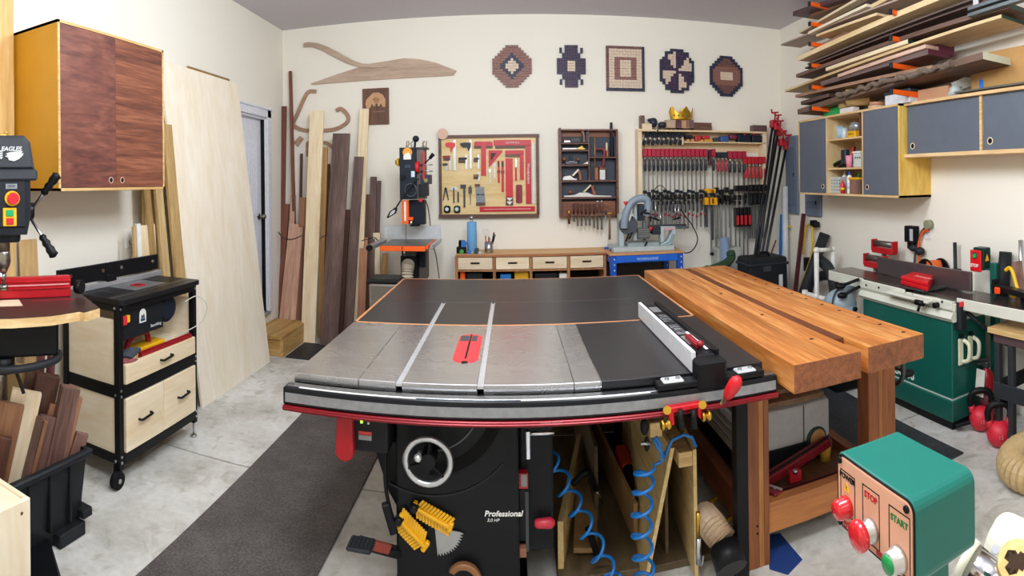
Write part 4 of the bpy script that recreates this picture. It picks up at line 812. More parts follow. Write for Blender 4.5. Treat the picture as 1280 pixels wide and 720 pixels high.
tool('try_square', 'small square with a brown curved stock, lower of the two beside the T square', 'square', ('blade', (322, 360, 335, 415), RULE), ('stock', (297, 374, 330, 388), mat('#7a6048', .4, .4)), ('stock_base', (297, 388, 326, 402), BRN))
tool('t_square', 'red T square on the tool board', 'square', ('stock', ((300, 185), (308, 177), (404, 177), (412, 185), (412, 204), (300, 204)), TRED), ('stock_base', (300, 204, 412, 218), BRN), ('blade', ((343, 177), (372, 177), (372, 382), (343, 382)), mat('#c91e36', .4)))
tool('speed_square', 'red triangular square on the tool board', 'square', ('plate', ((388, 230), (470, 230), (470, 240), (392, 330), (388, 330)), TRED), ('cutout', ((400, 246), (436, 246), (400, 296)), mat('#4c2a24', .6)))
tool('large_square', 'largest red square with long blade at the right of the tool board', 'square', ('stock', (418, 168, 642, 201), TRED), ('stock_base', (427, 201, 610, 218), BRN), ('blade', (610, 201, 643, 551), mat('#c0152b', .4)))
_q = oY(*zb(627, 370), 5.456); text(bpy.data.objects['large_square'], 'lettering', 'Woodpeckers', (_q.x, 5.4555, _q.z), (0, 0, -1), (1, 0, 0), .034, WHITE); _q = oY(*zb(530, 184), 5.456); text(bpy.data.objects['large_square'], 'size_lettering', 'SQUARE 2616', (_q.x, 5.4565, _q.z), (1, 0, 0), (0, 0, 1), .022, WHITE)
tool('medium_square', 'medium red square set inside the largest red square', 'square', ('stock', (487, 230, 598, 253), TRED), ('stock_base', (487, 253, 575, 270), wood('#5c3a2c', '#8e6a54', 'x', 12)), ('blade', (575, 253, 598, 405), TRED))
tool('straight_rule', 'wide red rule standing upright on the tool board', 'rule', ('rule', (490, 278, 533, 510), mat('#cf1a30', .4)))
tool('chevron_block', 'small brown block with white arrows under the wide red rule', 'block', ('block', (490, 512, 535, 560), BRN), ('upper_arrow', ((494, 515), (532, 515), (514, 535)), WHITE), ('lower_arrow', ((494, 537), (532, 537), (514, 557)), WHITE))
tool('marking_knife', 'red handled marking knife with steel tip on the tool board', 'knife', ('tip', (547, 280, 558, 332), RULE), ('handle', (546, 332, 557, 412), TRED))
tool('tool_case', 'dark red oblong case on the tool board', 'case', ('body', tuple(rrect(551, 436, 590, 547, 10)), DRED), ('ridge', (562, 450, 568, 535), mat('#6a0c1c', .4)))
tool('steel_rule', 'long white rule at the right edge of the tool board', 'rule', ('rule', (650, 185, 664, 550), mat('#d3dde4', .4)))
tool('straightedge', 'long red straightedge along the bottom of the tool board', 'rule', ('body', (334, 567, 666, 597), TRED), ('groove', (360, 580, 640, 584), mat('#e9b0b4', .5)))
tool('depth_gauge', 'small steel depth gauge between the T square and red pencils', 'gauge', ('stem', (393, 345, 400, 430), RULE), ('stock', (388, 340, 404, 365), RULE))
tool('depth_gauge', 'white depth gauge with black marks beside the red pencils', 'gauge', ('stem', (418, 310, 427, 400), WHITE), ('stock', (413, 308, 432, 330), mat('#dfe0df', .5)))
tool('marking_gauge', 'shorter of the two slim red marking gauges', 'gauge', ('stem', (442, 292, 454, 425), TRED), ('stock', (439, 350, 457, 366), DRED), ('dark_tip', (443, 300, 453, 325), DKGREY))
tool('marking_gauge', 'longer of the two slim red marking gauges', 'gauge', ('stem', (465, 292, 479, 480), TRED), ('stock', (462, 352, 482, 368), DRED), ('dark_tip', (466, 300, 478, 328), DKGREY))
tool('divider', 'dark iron dividers at the lower left of the tool board', 'divider', ('leg', ((124, 456), (131, 456), (118, 530), (112, 530)), DKGREY), ('leg', ((128, 470), (136, 456), (149, 528), (144, 530)), DKGREY), ('hinge', ('c', 130, 460, 7), BLACKM))
tool('protractor', 'steel half round protractor on the tool board', 'protractor', ('head', tuple(arc((178, 470), 24, 180, 360, 10)), RULE), ('arm', (175, 455, 183, 545), DKGREY))
tool('small_punch', 'short dark punch beside the protractor', 'punch', ('shank', (200, 480, 210, 542), DKGREY))
tool('dial_caliper', 'dial caliper with grey round head on the tool board', 'caliper', ('jaw', (218, 435, 252, 460), DKGREY), ('dial', ('c', 243, 475, 11), mat('#9aa4ac', .4, .3)), ('beam', (237, 455, 248, 572), mat('#4a4540', .4, .4)))
tool('trammel_point', 'dark trammel point with brass collar on the tool board', 'trammel', ('collar', (266, 450, 288, 490), mat('#6a5838', .4, .5)), ('point', ((274, 440), (281, 440), (280, 555), (277, 555)), DKGREY))
tool('setup_block', 'grey block with two black arrows on the tool board', 'block', ('block', ((308, 450), (360, 450), (368, 543), (314, 543)), mat('#878d93', .5)), ('foot', (313, 543, 368, 562), BRN), ('head_block', (305, 432, 336, 447), BRN), ('arrow', ((316, 495), (326, 489), (326, 493), (352, 493), (352, 489), (362, 495), (352, 501), (352, 497), (326, 497), (326, 501)), BLACK))
for x, rim, l in ((139, BLACK, 'tape measure with a black rim at the bottom left of the tool board'), (198, mat('#0f3a24', .4), 'tape measure with a green rim at the bottom left of the tool board')):
    tool('tape_measure', l, 'tape measure', ('body', tuple(rrect(x - 20, 562, x + 20, 607, 14)), BLACK), ('rim', ('c', x - 1, 583, 18, .008), rim), ('dial', ('c', x - 1, 583, 11, .010), mat('#d3dbe4', .4)))
single('wood_disc', M().cyl((oY(553.3, 167.5, 5.45).x, 5.453, oY(553.3, 167.5, 5.45).z), (oY(553.3, 167.5, 5.45).x, 5.44, oY(553.3, 167.5, 5.45).z), .054, n=28), mat('#d9b49c', .5, 0, .05, 9), 'round pale wooden disc at the top left corner of the tool board', 'disc')
# ---- hand tool cabinet
def zc(x, y): return (695 + x / 5.143, 150 + y / 5.143)
hc = thing('hand_tool_cabinet', 'open walnut hand tool cabinet with planes and chisels on the back wall', 'cabinet', oY(736, 272, 5.44))
Wc = wood('#4a2c24', '#7a5144', 'x', 12, .5, .03); Wr = wood('#6a3a28', '#a0664a', 'x', 10, .5, .03); YF = 5.385
def cr(m, x0, y0, x1, y1, Ya, Yb, bev=.001): return rc(m, *zc(x0, y0), *zc(x1, y1), Ya, Yb, bev, Yr=YF)
part(hc, 'back_panel', cr(M(), 30, 60, 395, 620, 5.485, 5.498), mat('#3b4250', .6))
for r in ((22, 50, 36, 628), (388, 58, 402, 628)): part(hc, 'side', cr(M(), *r, YF, 5.497), Wc)
part(hc, 'top', cr(M(), 36, 58, 388, 68, YF, 5.497), Wc); part(hc, 'divider', cr(M(), 208, 68, 216, 388, YF, 5.485), Wc)
for r in ((36, 147, 208, 155), (36, 192, 208, 201), (36, 286, 208, 296), (36, 388, 388, 397), (36, 496, 388, 506), (216, 236, 388, 244)): part(hc, 'shelf', cr(M(), *r, YF, 5.485), Wc)
part(hc, 'header', cr(M(), 38, 68, 208, 104, 5.475, 5.485), Wr); part(hc, 'header', cr(M(), 216, 68, 388, 106, 5.475, 5.485), Wr)
part(hc, 'lower_panel', cr(M(), 36, 524, 388, 624, 5.43, 5.485), Wr); part(hc, 'chisel_rack', cr(M(.002), 64, 600, 378, 618, YF + .005, 5.43), Wr)
CAST2 = mat('#d9d8d4', .35, .3); TOTE = wood('#7a3f26', '#a8623e', 'z', 12, .4, .03); Ym = 5.42
def ht(name, label, cat, *parts):
    root = None
    for k, (nm, shp, mt_) in enumerate(parts):
        m = M()
        if isinstance(shp[0], tuple): P = [oY(*zc(*p), Ym) for p in shp]; m.prism([(p.x, p.z) for p in P], 'xz', Ym - .02 - .001 * k, Ym + .02, .003)
        elif shp[0] == 'l': a, b = oY(*zc(shp[1], shp[2]), Ym - .01), oY(*zc(shp[3], shp[4]), Ym - .01); m.cyl(a, b, shp[5], shp[6] if len(shp) > 6 else None, 10)
        elif shp[0] == 's': m.sph(oY(*zc(shp[1], shp[2]), Ym), shp[3])
        else: rc(m, *zc(*shp[:2]), *zc(*shp[2:4]), Ym - .025, Ym + .025, .003, Yr=Ym)
        if root is None: m.b.verts.ensure_lookup_table(); root = thing(name, label, cat, m.b.verts[0].co.copy())
        part(root, nm, m, mt_)
    return root
ht('hand_plane', 'small plane with a walnut tote on the top shelf of the hand tool cabinet', 'plane', ('sole', (50, 132, 92, 146), CAST2), ('body', ((95, 120), (150, 112), (160, 146), (95, 146)), DKGREY), ('tote', ((160, 74), (178, 70), (186, 110), (187, 145), (170, 145), (172, 105)), wood('#6d4a44', '#9a746a', 'z', 12)), ('knob', ('s', 56, 124, .014), TOTE))
ht('saw_handle', 'dark stubby tool at the right of the top cabinet shelf', 'tool', ('body', ((190, 78), (205, 74), (207, 146), (190, 146)), mat('#3b3d48', .5)))
ht('spokeshave', 'pale spokeshave with brass cap on the second cabinet shelf', 'spokeshave', ('body', (40, 180, 132, 191), CAST2), ('brass_cap', ((125, 185), (160, 168), (172, 164), (170, 176), (188, 184), (186, 191), (130, 191)), mat('#c9a860', .35, .6)))
ht('router_plane', 'router plane with two wooden knobs on the third cabinet shelf', 'plane', ('sole', (62, 268, 135, 284), mat('#60646c', .4)), ('white_base', (80, 266, 116, 278), CAST2), ('post', (86, 232, 102, 268), BLACKM), ('knob', ('s', 53, 252, .019), TOTE), ('knob', ('s', 143, 252, .019), TOTE))
ht('small_cutters', 'small steel cutters at the right of the third cabinet shelf', 'cutter', ('cutter', ((170, 284), (200, 268), (205, 262), (207, 284)), CAST2))
ht('smoothing_plane', 'smoothing plane with white body and brown tote on the fourth cabinet shelf', 'plane', ('body', ((42, 376), (50, 362), (90, 356), (110, 372), (134, 380), (134, 387), (42, 387)), CAST2), ('iron', ((98, 356), (140, 314), (150, 320), (112, 362)), mat('#d4cfc0', .35, .5)), ('tote', ((136, 330), (150, 320), (158, 340), (166, 384), (148, 387), (144, 350)), TOTE), ('front_knob', ('s', 62, 352, .016), mat('#4a4d55', .4)))
ht('jointer_plane', 'long jointer plane with white body on the lowest cabinet shelf', 'plane', ('body', ((50, 486), (120, 482), (150, 466), (200, 466), (240, 482), (355, 487), (356, 495), (50, 495)), CAST2), ('iron', ((170, 462), (218, 414), (228, 420), (184, 466)), mat('#cfc7a8', .35, .5)), ('tote', ((222, 430), (244, 418), (240, 440), (258, 466), (256, 482), (236, 482), (230, 450)), TOTE), ('front_knob', ('s', 93, 464, .02), TOTE))
ht('brass_rod_saw', 'brass backed saw with brown handle standing in the cabinet', 'saw', ('back', ('l', 250, 90, 250, 310, .006), mat('#b98a4e', .4, .5)), ('handle', ((246, 308), (268, 305), (272, 384), (248, 386)), TOTE))
ht('bow_saw', 'wine red bow saw frame standing in the right half of the cabinet', 'saw', ('frame', ((255, 180), (308, 180), (316, 200), (310, 290), (300, 304), (272, 304), (272, 296), (296, 294), (302, 205), (296, 192), (255, 192)), mat('#7a1c30', .4)))
ht('bench_brush', 'white bench brush in the right half of the cabinet', 'brush', ('bristles', (280, 312, 314, 384), mat('#dcdad2', .8)), ('stock', (278, 306, 316, 322), TOTE))
ht('chisel', 'pale handled paring chisel on the right cabinet shelf', 'chisel', ('handle', ('l', 326, 146, 326, 200, .011, .012), MAPLE), ('blade', (321, 196, 334, 236), TOTE))
ht('long_file', 'long black file sticking out of the top of the hand tool cabinet', 'file', ('blade', (349, 16, 362, 232), mat('#1c2028', .5)))
ht('file', 'short dark file right of the long black one in the cabinet', 'file', ('blade', (371, 104, 382, 234), mat('#2c3038', .5)))
Ym = YF + .012
for i, x in enumerate((115, 140, 165, 192, 217, 245)):
    ht('bench_chisel', ('dark handled bench chisel, number %s from the left in the rack below the cabinet' % ('first', 'second', 'third', 'fourth', 'fifth', 'sixth')[i]).replace('number ', ''), 'chisel', ('handle', ('l', x, 538, x, 606, .011, .009), wood('#3a2018', '#5c382c', 'z', 12)), ('blade', (x - 4, 604, x + 4, (655, 682, 682, 680, 680, 695)[i]), mat('#6a6a6c', .3, .8)))['group'] = 'chisels in the cabinet rack'
for x, l in ((268, 'left one of two long chisels with pale ferrules in the cabinet rack'), (294, 'right one of two long chisels with pale ferrules in the cabinet rack')):
    ht('long_chisel', l, 'chisel', ('handle', ('l', x, 520, x, 592, .010), wood('#5a3a30', '#8a6050', 'z', 12)), ('ferrule', ('l', x, 518, x, 530, .011), RULE), ('blade', (x - 4, 592, x + 4, 704), mat('#6a6a6c', .3, .8)))
ht('awl', 'short dark awl near the right end of the cabinet rack', 'awl', ('handle', ('l', 320, 584, 320, 606, .012), DKGREY), ('spike', ('l', 320, 606, 320, 662, .004), RULE))
ht('mallet', 'small brass headed mallet at the left end of the cabinet rack', 'mallet', ('head', ('l', 84, 580, 84, 606, .018), mat('#b98c48', .35, .6)), ('handle', ('l', 84, 606, 84, 668, .013), DKW))
ht('hammer', 'hammer with a long reddish handle hanging at the right end of the cabinet rack', 'hammer', ('handle', ('l', 345, 604, 345, 768, .008, .012), RDW), ('head', ('l', 326, 600, 375, 600, .011), mat('#b08a50', .35, .6)))
# ---- low bench along the back wall
bb = thing('storage_bench', 'low storage bench with four pale drawers and open cubbies against the back wall', 'bench', (.18, 5.3, 0)); BFY = 5.10
zt_ = oY(664, 317.5, BFY).z; xl, xr = oY(569.5, 318, BFY).x, oY(758, 318, BFY).x
part(bb, 'worktop', M(.003).box(xl, BFY, zt_ - .022, xr, 5.49, zt_), wood('#c08a4e', '#e3bd80', 'x', 8, .5, .02)); part(bb, 'worktop_edge', M(.001).box(xl, BFY - .006, zt_ - .022, xr, BFY, zt_ - .001), wood('#8a5030', '#b87850', 'x', 12, .5, .02))
dz0, dz1 = oY(664, 336, BFY + .02).z, oY(664, 321, BFY + .02).z; DIV = wood('#8a5432', '#bd8558', 'z', 12, .5, .03)
xs = [oY(x, 330, BFY + .02).x for x in (570.5, 617.8, 663.6, 710.6, 756)]
for x in xs: part(bb, 'upright', M().box(x - .012, BFY + .01, 0, x + .012, 5.48, zt_ - .022), DIV)
for i in range(4):
    a, b = xs[i] + .016, xs[i + 1] - .016
    d = part(bb, 'drawer', M(.002).box(a, BFY + .005, dz0, b, BFY + .03, dz1), MAPLEX); c = (a + b) / 2; z = (dz0 + dz1) / 2
    part(d, 'handle', M(.003).box(c - .042, BFY - .012, z + .004, c + .042, BFY + .005, z + .012).box(c - .042, BFY - .004, z - .004, c + .042, BFY + .005, z + .004), mat('#3b2a24', .4, .4), 'dark cup handle')
    part(bb, 'drawer_rail', M().box(a - .004, BFY + .01, dz0 - .02, b + .004, 5.47, dz0 - .004), DIV); part(bb, 'shelf', M().box(a - .004, BFY + .01, .33, b + .004, 5.47, .35), DIV)
part(bb, 'back_panel', M().box(xs[0], 5.482, 0, xs[-1], 5.49, zt_ - .03), mat('#2b2a2c', .7)); part(bb, 'kick_board', M().box(xs[0], BFY + .03, 0, xs[-1], BFY + .05, .08), DIV)
def cub(name, x0, y0, x1, y1, m, label, cat, Yf=BFY + .06, dep=.22): 
    a, b = oY(x0, y0, Yf), oY(x1, y1, Yf); z0 = min(b.z, .352)
    return single(name, M(.008, 2).box(a.x, Yf, .352, b.x, Yf + dep, a.z), m, label, cat)
cub('tool_bag', 583, 341, 603, 350, mat('#26282c', .7), 'dark tool bag in the leftmost cubby of the storage bench', 'bag')
cub('orange_case', 575, 340, 581.5, 350, ORANGE, 'orange case at the left side of the leftmost cubby', 'case')
cub('blue_roll', 625, 343, 639, 350, mat('#1678c8', .5), 'bright blue bundle in the second cubby of the storage bench', 'bundle')
yc_ = cub('yellow_case', 643, 338.5, 661, 350, mat('#d8a414', .5), 'yellow case with dark print in the second cubby of the storage bench', 'case')
a = oY(652, 341.5, BFY + .058); 
cub('black_case', 668, 342, 697, 350, mat('#1d1f24', .5), 'flat black case in the third cubby of the storage bench', 'case'); cub('white_box', 699, 342, 709, 350, WHITE, 'small white box at the right of the third cubby', 'box')
single('paper_stack', M(.003).box(xs[3] + .02, BFY + .05, .56, xs[4] - .03, 5.4, .575).box(xs[3] + .03, BFY + .04, .575, xs[4] - .06, 5.38, .59).box(xs[3] + .05, BFY + .04, .59, xs[4] - .12, 5.35, .60), mat('#c9cfd0', .6, 0, .15, 8), 'pale stack of folded papers in the rightmost cubby', 'paper'); part(bb, 'inner_shelf', M().box(xs[3], BFY + .02, .545, xs[4], 5.47, .558), DIV)
# on the bench
pr = oY(590, 309, 5.25); ptw = thing('paper_towel_roll', 'blue paper towel roll on a steel holder standing on the storage bench', 'paper towel', (pr.x, 5.25, zt_))
part(ptw, 'roll', M().lathe([(.043, .01), (.045, .012), (.045, .285), (.043, .287), (.012, .287)], (pr.x, 5.25, zt_), n=24), mat('#6fa9d8', .8, 0, .05, 50)); part(ptw, 'holder_base', M().cyl((pr.x, 5.25, zt_), (pr.x, 5.25, zt_ + .012), .065, n=24), STEEL); part(ptw, 'holder_knob', M().cyl((pr.x, 5.25, zt_ + .28), (pr.x, 5.25, zt_ + .31), .012).sph((pr.x, 5.25, zt_ + .325), .022), STEEL)
pc_ = oY(611, 309, 5.22); cp = thing('pencil_cup', 'steel cup of scissors and pens on the storage bench', 'cup', (pc_.x, 5.22, zt_))
part(cp, 'cup', M().lathe([(.038, 0), (.040, .002), (.040, .10), (.037, .10), (.037, .01)], (pc_.x, 5.22, zt_), n=20), STEEL)
for dx, dy, tx, m, h, nm in ((-.02, 0, -.03, REDB, .16, 'pen'), (.0, .01, .0, mat('#2a8a3a', .4), .15, 'pen'), (.015, 0, .05, BLACK, .19, 'marker'), (.02, .01, .06, BLACK, .17, 'marker'), (-.005, -.01, .01, REDB, .14, 'pen')):
    t = single(nm, M().cyl((pc_.x + dx, 5.22 + dy, zt_ + .02), (pc_.x + tx, 5.22 + dy, zt_ + h), .006, n=8), m, {(-.02, 0): 'left one of two red pens in the steel cup', (.0, .01): 'green pen in the steel cup', (.015, 0): 'taller black marker leaning right in the steel cup', (.02, .01): 'shorter black marker leaning right in the steel cup', (-.005, -.01): 'right one of two red pens in the steel cup'}[(dx, dy)], nm, 'pens in the steel cup')
sc = thing('scissors', 'scissors with white loops standing in the steel cup', 'scissors', (pc_.x - .02, 5.22, zt_ + .02)); part(sc, 'blades', M().bar((pc_.x - .015, 5.22, zt_ + .02), (pc_.x - .025, 5.22, zt_ + .17), .014, .004), STEEL)
for dx in (-.04, -.008): part(sc, 'loop', M().tube([(pc_.x + dx + .013 * math.cos(q), 5.22, zt_ + .195 + .026 * math.sin(q)) for q in [2 * PI * i / 14 for i in range(14)]], .004, 6, True), mat('#d9d9d6', .4))
td = oY(577.5, 312, 5.2); tpd = thing('tape_dispenser', 'black tape dispenser with blue and green tape on the storage bench', 'tape dispenser', (td.x, 5.2, zt_))
part(tpd, 'body', M(.006).box(td.x - .05, 5.17, zt_, td.x + .04, 5.24, zt_ + .06).box(td.x - .03, 5.18, zt_ + .05, td.x + .0, 5.23, zt_ + .12), BLACK); part(tpd, 'tape', M().cyl((td.x + .01, 5.18, zt_ + .085), (td.x + .01, 5.23, zt_ + .085), .035, n=18), mat('#2a6fc0', .5)); part(tpd, 'tape', M().cyl((td.x + .0, 5.155, zt_ + .02), (td.x + .0, 5.168, zt_ + .02), .02, n=14), mat('#4a9a4a', .5))
for x, m, l in ((586.5, mat('#2f6fb8', .5), 'small blue box beside the tape dispenser'), (596, DKGREY, 'small dark gadget beside the paper towel roll'), (600, RULE, 'small steel block beside the pencil cup')):
    p = oY(x, 312, 5.16); single('small_box', M(.003).box(p.x - .018, 5.14, zt_, p.x + .018, 5.18, zt_ + (.05 if m is DKGREY else .025)), m, l, 'box')
# ---- bandsaw
def zs1(x, y): return (460 + x / 7.2, 160 + y / 7.2)
def zs2(x, y): return (450 + x / 7.2, 250 + y / 7.2)
SY = 4.80; bs = thing('bandsaw', 'black bandsaw with orange table edge and blade guard in front of the back wall', 'bandsaw', (oY(517, 300, SY + .15).x, SY + .15, 0))
def sr(zf, m, x0, y0, x1, y1, Ya, Yb, bev=.002): return rc(m, *zf(x0, y0), *zf(x1, y1), Ya, Yb, bev, Yr=Ya)
ub = part(bs, 'upper_wheel_case', sr(zs1, M(), 284, 175, 430, 642, SY, SY + .22), mat('#1e2733', .45))
part(ub, 'door_badge', M().cyl(oY(*zs1(355, 220), SY) + Vector((0, -.004, 0)), oY(*zs1(355, 220), SY), .042, n=20), mat('#eaa030', .5), 'round orange badge'); part(ub, 'badge_base', sr(zs1, M(), 318, 248, 388, 284, SY - .005, SY), WHITE)
part(ub, 'badge_peak', poly(M(), [zs1(*p) for p in ((322, 250), (340, 222), (350, 235), (362, 215), (384, 250))], SY - .007, SY - .003), WHITE)
part(ub, 'spec_label', sr(zs1, M(), 388, 388, 420, 442, SY - .003, SY), mat('#cfe0ec', .5)); part(ub, 'door_knob', M().cyl(oY(*zs1(320, 445), SY), oY(*zs1(320, 445), SY) + Vector((0, -.02, 0)), .02), BLACK)
part(ub, 'vent', sr(zs1, M(), 330, 330, 385, 362, SY - .003, SY), mat('#2c3846', .5)); part(bs, 'side_knob', M().cyl(oY(*zs1(282, 308), SY + .1), oY(*zs1(262, 308), SY + .1), .035), YEL); part(bs, 'side_knob_cap', M().cyl(oY(*zs1(262, 308), SY + .1), oY(*zs1(250, 308), SY + .1), .02), BLACK)
part(bs, 'spine', sr(zs1, M(), 430, 182, 505, 640, SY + .06, SY + .22), mat('#6e625e', .5, .2)); part(bs, 'tension_post', sr(zs1, M(), 492, 215, 508, 470, SY + .03, SY + .05), REDB)
part(bs, 'tension_wheel', M().cyl(oY(*zs1(432, 352), SY + .03), oY(*zs1(462, 352), SY + .03), .05, n=18), REDB)
for y in (330, 388): part(bs, 'rod', M().cyl(oY(*zs1(470, y), SY + .03), oY(*zs1(582, y), SY + .03), .006), STEEL)
lv = part(bs, 'tension_lever', M().cyl(oY(*zs1(510, 320), SY + .02), oY(*zs1(560, 270), SY + .02), .006), BLACK); part(lv, 'grip', M().cyl(oY(*zs1(555, 275), SY + .02), oY(*zs1(590, 232), SY + .02), .014, .018), BLACK)
part(bs, 'motor_gear', sr(zs1, M(.02, 2), 470, 420, 555, 505, SY + .05, SY + .2), mat('#1c2a48', .5)); part(bs, 'gear_case', sr(zs1, M(.015, 2), 455, 505, 525, 615, SY + .03, SY + .2), mat('#22262c', .5)); part(bs, 'gear_knob', M().sph(oY(*zs1(520, 475), SY + .04), .022), mat('#8a8f4a', .5)); part(bs, 'red_knob', M().sph(oY(*zs1(472, 653), SY + .03), .018), REDB)
part(bs, 'lamp_ring', M().tube([oY(*zs1(385 + 52 * math.cos(q), 560 + 58 * math.sin(q)), SY - .02) for q in [2 * PI * i / 24 for i in range(24)]], .006, 6, True), mat('#3f4a58', .4))
gn = part(bs, 'gooseneck', M().tube(smooth([oY(*zs1(455, 455), SY - .01), oY(*zs1(400, 510), SY - .05), oY(*zs1(330, 600), SY - .08), oY(*zs1(260, 705), SY - .10), oY(*zs2(320, 85), SY - .10)]), .007, 7), BLACK)
part(gn, 'lamp_head', poly(M(), [zs2(*p) for p in ((312, 68), (335, 78), (322, 120), (250, 165), (238, 158), (265, 105))], SY - .12, SY - .10, .003), BLACK); part(gn, 'lamp_panel', poly(M(), [zs2(*p) for p in ((300, 90), (318, 92), (308, 118), (262, 148), (274, 112))], SY - .123, SY - .119), mat('#b9bcc0', .4))
for x0, x1 in ((355, 370), (345, 348), (395, 385), (505, 490), (520, 525), (488, 500)): part(bs, 'knick_knack', M().tube([oY(*zs1(x0, 172), SY + .06), oY(*zs1(x1, 140), SY + .06), oY(*zs1(x0 + 8, 118), SY + .06)], .006, 6), mat('#8f8674', .5))
part(bs, 'tension_knob', M().cyl(oY(*zs1(420, 175), SY + .1), oY(*zs1(425, 110), SY + .1), .01).sph(oY(*zs1(430, 98), SY + .1), .03), mat('#1d222a', .5)); part(bs, 'top_bar', sr(zs1, M(), 430, 172, 528, 190, SY + .05, SY + .2), DKGREY)
part(bs, 'column', sr(zs2, M(), 440, 0, 580, 222, SY + .10, SY + .2), mat('#1a222e', .45)); part(bs, 'column', sr(zs2, M(), 528, 455, 600, 712, SY + .10, SY + .24), mat('#5e5754', .5, .2)); part(bs, 'column_front', sr(zs2, M(), 526, 458, 584, 604, SY + .085, SY + .1), mat('#1a222e', .45))
gd = part(bs, 'blade_guard', sr(zs2, M(), 378, 5, 436, 215, SY + .0, SY + .05), ORANGE); part(gd, 'guard_scale', sr(zs2, M(), 396, 15, 414, 190, SY - .003, SY), WHITE); part(gd, 'guide_bracket', sr(zs2, M(), 434, 155, 476, 182, SY, SY + .04), ORANGE)
part(bs, 'lower_guide', M().cyl(oY(*zs2(460, 180), SY + .02), oY(*zs2(460, 235), SY + .02), .014), STEEL); part(bs, 'guide_wheel', M().cyl(oY(*zs2(500, 222), SY + .02), oY(*zs2(500, 234), SY + .02), .04), BLACK)
part(bs, 'blade', M().box(oY(*zs2(414, 300), SY + .03).x - .0015, SY + .02, oY(*zs2(414, 390), SY + .03).z, oY(*zs2(414, 300), SY + .03).x + .0015, SY + .035, oY(*zs2(414, 215), SY + .03).z), mat('#55504c', .3, .8))
zT = oY(*zs2(390, 410), SY - .24).z; xa, xb = oY(*zs2(180, 430), SY - .24).x, oY(*zs2(592, 430), SY - .24).x
part(bs, 'table', M(.002).box(xa, SY - .235, zT - .03, xb, SY + .27, zT), mat('#6c6866', .35, .7)); tf = part(bs, 'front_rail', M(.002).box(xa, SY - .26, zT - .045, (xa + xb) / 2 - .003, SY - .236, zT - .004).box((xa + xb) / 2 + .003, SY - .26, zT - .045, xb, SY - .236, zT - .004), ORANGE, 'orange front edge')
part(bs, 'right_edge', M(.002).box(xb, SY - .236, zT - .03, xb + .02, SY + .26, zT + .002), ORANGE); part(bs, 'right_rail', M(.004).box(xb + .03, SY - .25, zT - .03, xb + .065, SY + .30, zT + .005), STEEL); part(bs, 'left_rail', M(.006).box(xa - .09, SY - .33, zT - .03, xa - .04, SY + .20, zT + .01), mat('#a9abad', .4, .6)); part(bs, 'rail_cap', M().cyl((xa - .065, SY - .36, zT - .012), (xa - .065, SY - .32, zT - .012), .026), BLACK)
part(bs, 'table_pin', M(.002).box((xa + xb) / 2 - .008, SY - .25, zT - .09, (xa + xb) / 2 + .006, SY - .24, zT - .03), BLACK)
fn = part(bs, 'tall_fence', M(.002).box(oY(*zs2(222, 290), SY + .28).x, SY + .275, oY(*zs2(400, 352), SY + .28).z, oY(*zs2(725, 290), SY + .28).x, SY + .295, oY(*zs2(400, 226), SY + .28).z), mat('#c6cbcf', .4, .2), 'tall pale grey fence board')
pp = part(bs, 'pedestal', sr(zs2, M(), 370, 505, 512, 1450, SY + .0, SY + .24), mat('#161a20', .45)); part(bs, 'trunnion', sr(zs2, M(.01), 405, 458, 500, 505, SY - .02, SY + .2), DKGREY); part(bs, 'base', M(.005).box(oY(500, 400, SY).x - .05, SY - .1, 0, oY(534, 400, SY).x + .05, SY + .32, .06), BLACK)
hp_ = oY(*zs2(437, 580), SY - .02); hs = M(); P = [Vector((hp_.x - .005, SY - .01, hp_.z)), Vector((hp_.x, SY - .06, hp_.z - .02)), Vector((hp_.x, SY - .09, hp_.z - .08)), Vector((hp_.x, SY - .10, hp_.z - .4)), Vector((hp_.x, SY - .10, .05))]
def ribbed(pts, r, pitch=.018, amp=.12, n=12, k=14):
    Q = smooth(pts, k); out = [Q[0]]; 
    for a, b in zip(Q, Q[1:]):
        st = max(1, int((b - a).length / (pitch / 2)))
        for i in range(1, st + 1): out.append(a.lerp(b, i / st))
    return M().tube(out, r, n, radii=[r * (1 + (amp if i % 2 else -amp)) for i in range(len(out))], sm=False)
single('dust_hose', ribbed(P, .05), mat('#b9ae9c', .5), 'pale ribbed dust hose running down the front of the bandsaw pedestal', 'hose')
single('extension_lead', M().tube(smooth([oY(532, 250, SY + .2), oY(536, 265, SY + .25), oY(540, 300, SY + .3), oY(545, 320, SY + .3), oY(549, 348, SY + .3)]), .005, 6), mat('#4a4642', .5), 'thin dark power cord hanging down right of the bandsaw', 'cable')
sbk = thing('step_can', 'steel waste bin with black lid behind the outfeed table, under the bandsaw', 'bin', (oY(483, 360, 4.6).x, 4.6, 0)); bp = oY(483, 352, 4.6)
part(sbk, 'body', M(.02, 2).box(bp.x - .13, 4.5, .01, bp.x + .13, 4.76, bp.z - .0), mat('#9a958f', .3, .9)); part(sbk, 'lid', M(.015, 2).box(bp.x - .14, 4.49, bp.z, bp.x + .14, 4.77, bp.z + .035), mat('#1d1f22', .4))
